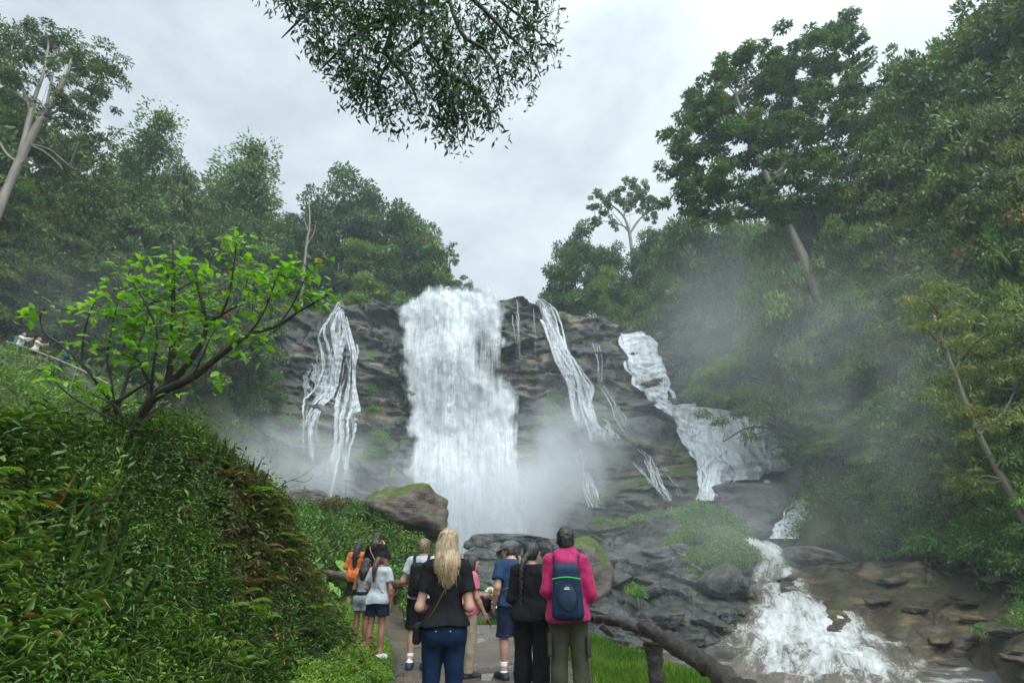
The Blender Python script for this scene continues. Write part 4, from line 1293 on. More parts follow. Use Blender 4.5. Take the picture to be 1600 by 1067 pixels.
# --- low growth on the slopes, counted by nobody
def scatter(name, label, mat, boxes, n, size, clump, seed, per=22, zoff=0.15, tint=0.45, keep=None, cat="undergrowth"):
    r = np.random.default_rng(seed)
    ls = Leafset()
    for (x0, x1, y0, y1), share in boxes:
        k = int(n * share)
        X = r.uniform(x0, x1, k); Y = r.uniform(y0, y1, k)
        Z = gz(X, Y)
        if keep is not None:
            ok = keep(X, Y, Z); X, Y, Z = X[ok], Y[ok], Z[ok]
        k = len(X)
        tt = tint + 0.22 * fbm(np.stack([X * .3, Y * .3, X * 0], 1), 3, seed) + 0.08 * r.normal(size=k)
        C = np.stack([X, Y, Z + zoff], 1)
        c = np.repeat(C, per, 0)
        d = rand_dirs(r, len(c)); d[:, 2] = np.abs(d[:, 2])
        w = clump * (0.6 + 0.8 * r.random(k)).repeat(per)
        P = c + d * (r.random(len(c)) ** .45 * w)[:, None] * np.array([1, 1, .8])
        sz = size * (.6 + .8 * r.random(len(c)))
        ls.add(P, d + r.normal(size=d.shape) * .5 + np.array([0, 0, -.25]), np.array([0, 0, .8]) + d * .4 + r.normal(size=d.shape) * .4, sz, sz * .45, np.repeat(tt, per) + .13 * r.normal(size=len(c)), shape="quad")
    return tag(obj(name, ls.mesh(name), mat), label, cat, None, "stuff")


def off_water(X, Y, Z):
    return Z > WATER_Z + 0.3


scatter("undergrowth", "tangled dim undergrowth between the trees of the left slope", forest_leaf, [((-48, -9, 18, 62), 1.0)], 3400, 0.42, 1.3, 3, 20, keep=lambda X, Y, Z: (Z > 1.0) & (Y - 0.9 * (-X) > -14) & ~((X < -14) & (Y < 30.5)))
scatter("undergrowth", "thick green undergrowth between the trees of the right hillside", lush_leaf, [((18, 48, 16, 58), 1.0)], 4200, 0.36, 1.2, 4, 22, keep=lambda X, Y, Z: (Z > 0.9 + 0.10 * np.clip(Y - 34, 0, 20)) & ((X - 21.5 - 0.9 * np.clip(Y - 42, 0, 12) > 0)), tint=.38)
scatter("undergrowth", "low creeping plants covering the open slope under the upper path", lush_leaf, [((-34, -10, 14, 27.5), 1.0)], 5200, 0.17, 0.5, 5, 22, tint=.42, zoff=.0, keep=lambda X, Y, Z: Y < 27.6 + .55 * (X + 27) * (X < -20) - .9 * (X < -20))
# ------------------------------------------------------------------ boulders
def boulder_mesh(seed, size, planes=16, noise=0.10, sub=5, flat=0.0):
    r = np.random.default_rng(seed)
    import bmesh
    bm = bmesh.new()
    bmesh.ops.create_icosphere(bm, subdivisions=sub, radius=1.0)
    V = np.array([v.co[:] for v in bm.verts]); F = np.array([[v.index for v in f.verts] for f in bm.faces])
    bm.free()
    D = unit(V)
    n = rand_dirs(r, planes)
    d = 0.70 + 0.3 * r.random(planes)
    q = np.clip(D @ n.T, 1e-3, None) / d[None]
    rad = 1.0 / (np.sum(q ** 14, 1) ** (1 / 14) + 1e-6)
    rad = np.minimum(rad, 1.35)
    P = D * rad[:, None] * np.asarray(size)[None]
    s = max(size)
    P = P + D * (noise * s * fbm(P * (2.2 / s) + seed, 5, seed))[:, None]
    q2 = P[:, 2] + 0.25 * P[:, 0]
    P = P + D * (0.035 * s * (((q2 / s * 5 + 0.6 * fbm(P / s * 1.5, 2, seed + 4)) % 1.0) - 0.5))[:, None] * np.array([1, 1, 0.2])
    if flat: P[:, 2] = np.where(P[:, 2] > flat * size[2], flat * size[2] + 0.25 * (P[:, 2] - flat * size[2]), P[:, 2])
    return mesh_np("boulder", P, F, True)


moss_rock = rock_mat("mossy_boulder_rock", dark=(0.045, 0.036, 0.032), mid=(0.125, 0.100, 0.088), tan=(0.21, 0.15, 0.12), tan_amt=0.4, moss_amt=1.0, scale=1.6, wet=0.5, up_moss=0.24)
dark_rock = rock_mat("river_boulder_rock", dark=(0.024, 0.024, 0.025), mid=(0.085, 0.080, 0.076), tan=(0.24, 0.19, 0.14), tan_amt=0.5, moss_amt=0.45, scale=1.2, wet=0.32)
green_rock = rock_mat("moss_cushion_rock", dark=(0.03, 0.03, 0.026), mid=(0.07, 0.065, 0.055), tan_amt=0.2, moss_amt=1.0, scale=0.7, wet=0.6)


def boulder(label, px, py, Y, size, seed, mat, rz=0, rx=0, flat=0.0, group=None, name="boulder", cat="rock", dz=0):
    P = W(px, py, Y)
    o = obj(name, boulder_mesh(seed, size, flat=flat), mat, None, P + np.array([0, 0, dz]))
    o.rotation_euler = (rx, 0.1 * math.sin(seed), rz)
    return tag(o, label, cat, group)


boulder("large mossy brown boulder with a sloping top, above the path-side shrubs", 637, 797, 21, (2.0, 1.6, 1.2), 3, moss_rock, rz=0.4, rx=0.05)
boulder("small dark boulder capped in moss, left of the large mossy boulder", 480, 784, 24, (0.85, 0.8, 0.55), 4, green_rock)
boulder("big flat-topped dark rock splitting the lower end of the broad cascade", 1165, 782, 46.5, (4.4, 3.2, 2.6), 6, dark_rock, rz=0.2, flat=0.45)
boulder("dark rounded rock right of the flat-topped rock, over the narrow chute", 1240, 790, 45.5, (2.0, 2.4, 2.8), 7, dark_rock)
boulder("low dark rock jutting into the rapids from the right bank", 1272, 868, 36.5, (2.0, 1.5, 1.0), 8, dark_rock, flat=0.4)
boulder("dark block of rock at the foot of the waterfall beside the shrub-topped rock", 1006, 633, 57.0, (1.4, 1.0, .8), 9, dark_rock)
boulder("tan-topped ledge rock below the dark block", 1004, 668, 55.8, (2.3, 1.6, 1.7), 10, dark_rock, flat=0.5)
boulder("yellow-mossed slab of rock leaning at the front of the rock bank", 925, 895, 34, (1.5, 1.0, 1.55), 12, moss_rock, rz=0.7, rx=-0.2)
boulder("dark rock shaded by ferns at the left edge of the rapids", 1138, 912, 35.5, (1.5, 1.4, 1.2), 13, dark_rock)
boulder("round wet rock at the foot of the flat-topped rock", 1178, 822, 44, (1.3, 1.0, 0.8), 14, dark_rock)
boulder("grey ridge of rock in the spray below the widest waterfall", 800, 850, 45, (3.8, 2.0, 1.15), 15, bank_rock, flat=0.5)
rb = random.Random(3)
for k in range(34):
    px = rb.uniform(770, 1150); py = rb.uniform(858, 975)
    Y = float(BANK(np.array([px]), np.array([py]))[0]) - 0.6
    s = rb.uniform(0.45, 1.15)
    boulder("angular wet dark rock lying on the rock bank", px, py, Y, (s * 1.25, s, s * 0.55), 20 + k % 7, bank_rock, rz=rb.uniform(0, 6), rx=rb.uniform(-.3, .3), group="rocks on the rock bank", name="rock")
for k in range(14):
    px = rb.uniform(1330, 1620); py = rb.uniform(898, 1030)
    Y = float(SHELF(np.array([px]), np.array([py]))[0]) - 0.3
    s = rb.uniform(0.2, 0.65)
    boulder("flat brown rock lying on the rock shelf by the rapids", px, py, Y, (s * 1.5, s, s * 0.4), 30 + k % 6, shelf_rock, rz=rb.uniform(0, 6), group="rocks on the brown shelf", name="rock")

# ------------------------------------------------------------------ shrubs
fresh_leaf = leaf_mat("fresh_leaf", (0.026, 0.075, 0.010), (0.075, 0.180, 0.018), (0.170, 0.310, 0.030), (0.30, 0.22, 0.03), 0.36, 0.3, 0.0, 0.5, 0.95)
bank_leaf = leaf_mat("bank_leaf", (0.013, 0.034, 0.007), (0.048, 0.100, 0.013), (0.130, 0.220, 0.026), (0.22, 0.12, 0.03), 0.44, 0.28, 0.0, 0.38, 0.93)
verge_leaf = leaf_mat("verge_leaf", (0.040, 0.100, 0.011), (0.110, 0.220, 0.020), (0.22, 0.35, 0.040), (0.30, 0.24, 0.04), 0.42, 0.32, 0.0, 0.4, 0.95)
rust_leaf = leaf_mat("rust_leaf", (0.025, 0.030, 0.010), (0.075, 0.080, 0.016), (0.150, 0.120, 0.024), (0.20, 0.075, 0.025), 0.5, 0.2, 0.0, 0.3, 0.80)
stem_mat = plain_mat("brown_stem", (0.045, 0.030, 0.020), 0.7, 0.3, 20)
twig_mat = plain_mat("dark_wet_twig", (0.018, 0.014, 0.012), 0.5, 0.3, 20)


def bush(label, clumps, n, size, mat, seed, wd=0.45, droop=0.3, up=0.8, group=None, name="shrub", cat="shrub", flat=0.75, spr=0.10, shape="kite", tint=None):
    """clumps: (px, py, Y, radius in metres)"""
    r = np.random.default_rng(seed)
    C = np.array([W(a, b, c) for a, b, c, _ in clumps])
    base = C.mean(0).copy()
    base[2] = min(float(gz(base[0], base[1])), C[:, 2].min() - 0.1)
    o = thing(name, label, cat, base, 0, group)
    ls = Leafset(); tb = Tubes()
    for p, (_, _, _, w) in zip(C, clumps):
        v = np.array([w, w, w * flat])
        clump_leaves(ls, r, p - base, v, int(n * w * w), size, (tint if tint else 0.45) + spr * r.normal(), up, droop, shape, 1.0, wd)
        for q in range(3):
            a = r.normal(size=3) * w * 0.4
            tb.add([np.array([a[0] * .3, a[1] * .3, 0]) + (p - base) * np.array([.8, .8, 0]), (p - base) + a * np.array([1, 1, .4])], [0.025, 0.008], 4, False)
    obj("stem", tb.mesh("stem"), stem_mat, o)
    obj("foliage", ls.mesh("foliage"), mat, o)
    return o


bush("bright green fern-covered knoll of bushes on the rock bank beside the rapids", [(1075, 812, 41.5, 1.1), (1095, 800, 42, 1.2), (1120, 815, 41, 1.5), (1090, 840, 40, 1.6), (1130, 850, 39, 1.6), (1150, 835, 40, 1.3), (1100, 880, 38, 1.5), (1140, 885, 37.5, 1.4), (1080, 910, 36.5, 1.0), (1110, 920, 36, 1.0), (1160, 870, 38.5, 1.2), (1060, 850, 40, 1.1)], 1500, 0.20, verge_leaf, 1, tint=.36)
bush("flat green carpet of plants running along the top of the rock bank", [(1000, 812, 44, 1.0), (1030, 806, 44, 1.1), (1060, 802, 43.5, 1.1), (970, 818, 44.5, .9), (940, 815, 45, .8), (1085, 795, 43, 1.0)], 900, 0.16, verge_leaf, 2, flat=.4, tint=.42)
bush("small round green shrub low on the front of the rock bank", [(992, 925, 33, .65), (1000, 932, 32.6, .5)], 1600, 0.12, fresh_leaf, 3)
bush("bush with dry stems crowning the rock right of the narrow stepped fall", [(1030, 520, 62, 1.6), (1050, 530, 61.5, 1.8), (1062, 545, 61, 1.6), (1045, 555, 61, 1.4), (1040, 575, 60.5, 1.0)], 500, 0.34, olive_leaf, 4)
bush("hanging grassy tuft on the ledge below the stepped fall's upper part", [(868, 622, 59, 1.0), (862, 640, 58.6, 1.1), (875, 655, 58, 1.1), (860, 660, 58, .9)], 600, 0.34, fresh_leaf, 5, wd=.2, droop=.9)
bush("grassy green tuft on the crest right of the stepped fall", [(878, 500, 65.5, .8), (885, 515, 65, .9), (900, 535, 64, 1.0), (915, 545, 63.5, .8)], 600, 0.34, olive_leaf, 6, wd=.22, droop=.9)
bush("mossy green growth in the cleft right of the thin twin waterfall", [(580, 610, 61, .8), (585, 640, 60, .9), (592, 680, 59, 1.1), (585, 710, 58, 1.3), (600, 690, 58.5, .9)], 500, 0.3, fresh_leaf, 7, wd=.3, droop=.8)
bush("dark hanging plants on the misty foot of the left cliff", [(430, 620, 56, 1.4), (400, 640, 54, 1.5), (450, 660, 55.5, 1.2), (380, 680, 52, 1.6), (430, 700, 53, 1.0)], 380, 0.36, forest_leaf, 8, droop=.8)
bush("ferny green bank of plants at the foot of the right-hand forest", [(1340, 800, 37, 1.5), (1400, 830, 34, 1.6), (1470, 820, 31, 1.6), (1460, 855, 30, 1.4), (1540, 840, 27.5, 1.6), (1530, 870, 27, 1.3), (1600, 850, 25, 1.6), (1600, 885, 24.5, 1.2), (1380, 865, 34, 1.0)], 800, 0.22, fresh_leaf, 9, tint=.28, droop=.7, wd=.3)
bush("yellowing hanging ferns beside the low dark rock on the right bank", [(1310, 800, 38, 1.3), (1330, 830, 36.6, 1.2), (1300, 845, 37, .9), (1345, 855, 35.4, .9)], 800, 0.26, rust_leaf, 10, wd=.22, droop=1.0)
bush("small green shrub at the right edge of the rock shelf", [(1590, 975, 22, .5), (1610, 960, 22.3, .6), (1530, 985, 23, .3)], 1200, 0.12, fresh_leaf, 11, tint=.35)

# left bank shrubs between the path and the pool
sb = [("leafy green shrub right below the large mossy boulder", [(640, 852, 18, .6), (665, 868, 17.5, .6), (690, 872, 18, .5), (610, 842, 18.5, .6)], bank_leaf, .12),
      ("bright small-leaved shrub against the left end of the large mossy boulder", [(585, 800, 20.5, .7), (560, 806, 20, .65), (600, 816, 20, .6)], fresh_leaf, .10),
      ("twiggy brownish shrub in front of the twin fall's spray", [(520, 795, 22, .7), (545, 795, 22.5, .6), (500, 800, 21.5, .6)], rust_leaf, .12),
      ("dense green shrub behind the person in the orange jacket", [(530, 850, 17, .7), (515, 830, 18, .7), (550, 835, 18, .65), (560, 860, 16.5, .5)], bank_leaf, .12),
      ("dark spreading shrub right of the orange-jacketed person", [(620, 880, 15.5, .6), (645, 890, 15.5, .55), (600, 870, 16.5, .6), (670, 880, 16, .5)], bank_leaf, .11),
      ("leafy shrub under the small moss-capped boulder", [(470, 805, 20, .75), (490, 822, 19, .7), (460, 830, 18, .7)], fresh_leaf, .12),
      ("low shrub behind the log rail, left of the backpack wearer", [(620, 905, 13.6, .4), (600, 898, 13.8, .4), (640, 908, 13.4, .35)], fresh_leaf, .09),
      ("overgrown green bush at the bend of the path behind the mound", [(480, 870, 15.5, .7), (500, 890, 15, .55), (470, 850, 16.5, .7), (510, 905, 14.6, .4)], bank_leaf, .12),
      ("viny bush swallowing the log fence post near the backpack wearer", [(640, 945, 11.9, .26), (650, 925, 11.9, .24), (644, 968, 11.8, .22)], fresh_leaf, .08)]
for k, (lb, cl, mt, sz) in enumerate(sb):
    bush(lb, cl, 2300, sz, mt, 30 + k, tint=.42)


def big_leaf_plant(label, px, py, Y, n, size, seed):
    r = np.random.default_rng(seed)
    P = W(px, py, Y); g = float(gz(P[0], P[1]))
    h = max(P[2] - g, 0.3)
    o = thing("broad_leaved_plant", label, "plant", (P[0], P[1], g))
    tb = Tubes(); ls = Leafset()
    for k in range(n):
        a = r.random() * 6.28; e = h * (0.5 + 0.5 * r.random()); q = 0.35 * size + 0.5 * size * r.random()
        tip = np.array([q * math.cos(a), q * math.sin(a), e])
        tb.add(smooth_line([(0, 0, 0), tip * np.array([.4, .4, .75]), tip], 3), [0.012] * 7, 4, False)
        ls.add(tip[None], np.array([[math.cos(a), math.sin(a), -.35]]), np.array([[0.2 * r.normal(), 0.2 * r.normal(), 1]]), size, size * .5, np.array([.5 + .15 * r.normal()]), shape="ovate", droop=.25)
    obj("stem", tb.mesh("stem"), stem_mat, o)
    obj("leaf", ls.mesh("leaf"), fresh_leaf, o)


big_leaf_plant("broad-leaved plant with paddle leaves left of the orange-jacketed person", 515, 868, 14.8, 8, 0.55, 3)
big_leaf_plant("pale broad-leaved plant poking out by the mound's shoulder", 478, 830, 17, 6, 0.6, 5)
big_leaf_plant("broad-leaved plant under the log rail by the orange-jacketed person", 515, 905, 13.8, 7, 0.36, 6)

scatter("undergrowth", "mixed leafy ground cover on the bank below the mossy boulder", bank_leaf, [((-12, -1.2, 13.6, 24), 1.0)], 4200, 0.10, 0.42, 8, 22, zoff=.05, tint=.40, keep=lambda X, Y, Z: (Z > -2.2))


# ------------------------------------------------------------------ foreground mound cover
def sprigs(name, label, mat, X, Y, hgt, size, nl, seed, tint, wd=0.34, spread=0.55, cat="undergrowth", droop=0.35, tilt=0.5, shape="kite", zoff=-0.02):
    r = np.random.default_rng(seed)
    Z = gz(X, Y)
    e = 0.08
    nx = -(gz(X + e, Y) - Z) / e; ny = -(gz(X, Y + e) - Z) / e
    N = unit(np.stack([np.clip(nx, -3, 3), np.clip(ny, -3, 3), np.ones_like(nx)], 1))
    k = len(X)
    U = unit(N * tilt + np.array([0, 0, 1.0]) + r.normal(size=(k, 3)) * 0.35)
    B = np.stack([X, Y, Z + zoff], 1)
    Hh = np.broadcast_to(hgt, (k,)) * (0.5 + r.random(k))
    t = (np.arange(nl) + 0.7) / nl
    P = B[:, None] + U[:, None] * (Hh[:, None] * t[None])[..., None]
    az = (np.arange(nl) * 2.4)[None] + r.random(k)[:, None] * 6.28
    A1 = unit(np.cross(U, np.array([0.31, 0.2, 0.93]))); A2 = np.cross(U, A1)
    D = A1[:, None] * np.cos(az)[..., None] + A2[:, None] * np.sin(az)[..., None]
    D = unit(D + U[:, None] * (spread * (0.3 + t))[None, :, None] + r.normal(size=D.shape) * .25)
    Nn = U[:, None] * 1.0 + r.normal(size=D.shape) * .3 - D * 0.2
    sz = size * (0.6 + 0.75 * r.random((k, nl))) * (1.0 - 0.25 * t[None])
    tt = (tint + 0.15 * t[None]) if np.isscalar(tint) else (tint[:, None] + 0.15 * t[None])
    tt = tt + 0.14 * r.normal(size=(k, nl))
    ls = Leafset()
    ls.add(P.reshape(-1, 3), D.reshape(-1, 3), Nn.reshape(-1, 3), sz.ravel(), sz.ravel() * wd, tt.ravel(), shape=shape, droop=droop)
    return tag(obj(name, ls.mesh(name), mat), label, cat, None, "stuff")


r0 = np.random.default_rng(17)


def mound_pts(n, x0, x1, y0, y1, r=r0, lim=0.15):
    X = r.uniform(x0, x1, n); Y = r.uniform(y0, y1, n)
    ok = (X < path_left(Y) - lim) & (X > -1.35 * Y - 1.2)
    return X[ok], Y[ok]


def gapfield(X, Y, k=1.3, seed=3):
    return fbm(np.stack([X * k, Y * k, X * 0 + seed], 1), 4, seed)


X, Y = mound_pts(46000, -9.5, -1.6, 2.2, 10.4)
pk = np.exp(-((X + 3.15) / .8) ** 2 - ((Y - 7.9) / 1.2) ** 2)
g1 = gapfield(X, Y, 1.6, 3); g2 = gapfield(X, Y, .8, 23)
dd = path_left(Y) - X
sel = (r0.random(len(X)) > pk * 0.8) & (g1 > -.30) & (dd > .85 + .35 * g2)
X, Y, g1, g2 = X[sel], Y[sel], g1[sel], g2[sel]
kind = gapfield(X, Y, .9, 41) + .25 * r0.normal(size=len(X))
hh = np.clip(.20 + .16 * g1, .07, .46)
tn = .42 + .36 * g2 + .14 * g1 + .12 * r0.normal(size=len(X))
k1 = kind > .05
sprigs("undergrowth", "broad wet leafy plants smothering the mound left of the path", bank_leaf, X[k1], Y[k1], hh[k1], 0.078, 8, 5, tn[k1], 0.40)
k2 = (kind <= .05) & (kind > -.45)
sprigs("undergrowth", "small-leaved herbs tangled between the broader plants of the mound", fresh_leaf, X[k2], Y[k2], hh[k2] * 1.1, 0.050, 10, 15, tn[k2] - .12, 0.36)
k3 = kind <= -.45
sprigs("undergrowth", "narrow drooping bamboo-like leaves in patches on the mound", bank_leaf, X[k3], Y[k3], hh[k3] * 1.3, 0.10, 7, 16, tn[k3] - .02, 0.16, droop=.7, spread=.9)
X, Y = mound_pts(11000, -6.2, -2.3, 4.8, 9.6)
pk = np.exp(-((X + 3.1) / .8) ** 2 - ((Y - 8.0) / 1.3) ** 2) + .16 * (gapfield(X, Y, 1.1, 51) > .15)
sel = (r0.random(len(X)) < pk) & (path_left(Y) - X > .9)
sprigs("undergrowth", "rusty brown ferny growth on the steep end of the mound", rust_leaf, X[sel], Y[sel], 0.22, 0.085, 9, 6, 0.45, 0.24, droop=.6)
X, Y = mound_pts(42000, -3.8, -1.4, 2.6, 12.6, lim=0.0)
d = path_left(Y) - X
sel = (d < 1.5 * r0.random(len(X)) + .2) & (gapfield(X, Y, 2.2, 8) > -.55)
tn = 0.50 + 0.24 * fbm(np.stack([X * 1.3, Y * 1.3, X * 0], 1), 3, 8)
hv = np.clip(.13 + .11 * gapfield(X, Y, 2.0, 61), .04, .30) * (.35 + .65 * sstep(path_left(Y) - X, .05, .6))
sprigs("undergrowth", "low yellow-green herbs along the left verge of the path", verge_leaf, X[sel], Y[sel], hv[sel], 0.056, 8, 7, tn[sel], 0.34)
X, Y = mound_pts(1500, -9, -3.0, 3.0, 8.6)
sprigs("undergrowth", "tall leafy shoots sticking up all over the mound", bank_leaf, X, Y, 0.42, 0.10, 10, 9, 0.48, 0.32, shape="ovate", tilt=.3)
X, Y = mound_pts(2600, -8, -1.8, 3.0, 9.4)
sprigs("leaf_litter", "brown dead leaves caught in the plants of the mound", leaf_mat("dead_leaf", (0.05, 0.025, 0.012), (0.12, 0.06, 0.022), (0.22, 0.13, 0.04), None, .6, .1), X, Y, 0.20, 0.085, 2, 19, .5, 0.4, droop=.5)


def ferns(name, label, X, Y, ln, mat, seed, nf=6):
    r = np.random.default_rng(seed)
    ls = Leafset()
    Z = gz(X, Y)
    for x, y, z in zip(X, Y, Z):
        L0 = ln * r.uniform(.6, 1.2); tt = .45 + .2 * r.normal()
        for f in range(nf):
            a = r.random() * 6.28
            h = np.array([math.cos(a), math.sin(a), 0]); s_ = np.array([-h[1], h[0], 0])
            t = np.linspace(.12, 1, 15)
            R = np.array([x, y, z]) + h * (L0 * .85 * t)[:, None] + np.array([0, 0, 1]) * (L0 * (1.15 * t - .95 * t ** 2))[:, None]
            w = L0 * .24 * np.sin(np.pi * np.clip(t * .92 + .06, 0, 1)) + .01
            for sg in (-1, 1):
                ls.add(R, s_ * sg + h * .45 + np.array([0, 0, -.15]), np.tile([0, 0, 1.0], (15, 1)) - h * .3, w, w * .26 + .004, np.full(15, tt) + .06 * r.normal(size=15), shape="kite", droop=.15)
    return tag(obj(name, ls.mesh(name), mat), label, "ferns", None, "stuff")


X, Y = mound_pts(420, -7.5, -2.2, 3.0, 9.2, lim=.8)
ok = gapfield(X, Y, .8, 91) > -.05
ferns("ferns", "ferns with arching fronds growing among the plants of the mound", X[ok], Y[ok], .34, verge_leaf, 4)
X, Y = mound_pts(90, -4.2, -2.4, 6.4, 9.2, lim=.8)
ferns("ferns", "rusty drooping ferns on the steep end of the mound", X, Y, .36, rust_leaf, 5)
tbv = Tubes()
X, Y = mound_pts(520, -8, -2.0, 3.0, 9.4, lim=.6)
for x, y, z in zip(X, Y, gz(X, Y)):
    dv = np.array([r0.normal(), r0.normal(), .7 + .5 * r0.random()]) * .22
    tbv.add([np.array([x, y, z]), np.array([x, y, z + .06]) + dv * .5 + r0.normal(size=3) * .03, np.array([x, y, z]) + dv * 1.4], [.005, .004, .002], 4, False)
tag(obj("dry_stems", tbv.mesh("dry_stems"), stem_mat), "thin dry brown stems tangled through the plants of the mound", "stems", None, "stuff")


def blades(name, label, X, Y, h, mat, seed, tint=.5, wd=0.012):
    r = np.random.default_rng(seed)
    k = len(X)
    B = np.stack([X, Y, gz(X, Y) - .01], 1)
    a = r.random(k) * 6.28
    D = unit(np.stack([np.cos(a) * .45, np.sin(a) * .45, np.ones(k)], 1) + r.normal(size=(k, 3)) * .2)
    N = np.stack([np.cos(a), np.sin(a), .3 * np.ones(k)], 1)
    hh = h * (.5 + .8 * r.random(k))
    ls = Leafset()
    ls.add(B, D, N, hh, np.full(k, wd), tint + .16 * r.normal(size=k) + .26 * fbm(np.stack([X * 1.7, Y * 1.7, X * 0], 1), 3, seed), shape="kite", droop=.3, fold=.02)
    return tag(obj(name, ls.mesh(name), mat), label, "grass", None, "stuff")


grass_leaf = leaf_mat("grass_blade", (0.035, 0.085, 0.010), (0.085, 0.190, 0.018), (0.17, 0.29, 0.035), (0.26, 0.22, 0.06), 0.4, 0.35, 0, 0.4, 0.95)
gxr = r0.uniform(0.75, 5.2, 110000); gyr = r0.uniform(2.5, 13.0, 110000)
ok = (gxr < 1.5 + np.clip(12 - gyr, -1, 9) * .36) & (gxr > 0.95 + 0.12 * fbm(np.stack([gyr * 1.3, gyr * 0, gyr * 0], 1), 2, 3))
blades("grass", "bright green grass on the verge beyond the near log rail", gxr[ok], gyr[ok], 0.13, grass_leaf, 3, .62)
gxr = r0.uniform(-3.6, 1.6, 26000); gyr = r0.uniform(12.0, 14.4, 26000)
pr = np.interp(gyr, [11, 12.6, 13.2, 14.5], [0.7, 0.3, -1.6, -3.4])
ok = gxr > pr - .05 + .15 * r0.random(len(gxr))
blades("grass", "bright green grass along the far edge of the path under the log rail", gxr[ok], gyr[ok], 0.16, grass_leaf, 4, .58)
X, Y = mound_pts(9000, -7, -1.5, 3.0, 11.5, lim=.05)
ok = (gapfield(X, Y, 1.2, 71) > .1) & (path_left(Y) - X > 1.1)
blades("grass", "long arching grass blades among the plants of the mound", X[ok], Y[ok], .34, bank_leaf, 5, .5, .010)


# ------------------------------------------------------------------ bare twigs and the leafy young tree in front
def stems(label, lines, r0_, mat=twig_mat, name="bare_shrub", cat="shrub"):
    tb = Tubes()
    first = None
    for ln in lines:
        P = np.array([Wd(a, b, t) for a, b, t in ln])
        if first is None: first = P[0].copy()
        S = smooth_line(P - first, 5)
        tb.add(S, np.linspace(r0_, r0_ * .35, len(S)), 5, True)
    return tag(obj(name, tb.mesh(name), mat, None, first), label, cat)


stems("bare dark branch stretched low across the bottom left of the mound", [[(-30, 880, 4.0), (30, 960, 4.0), (85, 1030, 4.1), (110, 1075, 4.1)], [(20, 945, 4.0), (60, 940, 4.1), (110, 955, 4.2), (165, 962, 4.3)]], 0.018)
stems("leafless dark twigs rising from the mound under the young tree", [[(75, 850, 5.0), (85, 780, 5.1), (150, 720, 5.2), (205, 668, 5.4)], [(68, 860, 5.0), (70, 760, 5.1), (100, 700, 5.2)], [(150, 800, 4.9), (160, 870, 4.8), (190, 930, 4.7), (183, 1010, 4.6)], [(120, 1040, 4.3), (190, 950, 4.5), (240, 905, 4.8)]], 0.011)
stems("thin bare twig arching off the end of the mound", [[(430, 765, 8.5), (450, 752, 8.6), (470, 745, 8.7), (490, 730, 8.8)], [(455, 750, 8.6), (480, 752, 8.7), (492, 738, 8.8)]], 0.006)


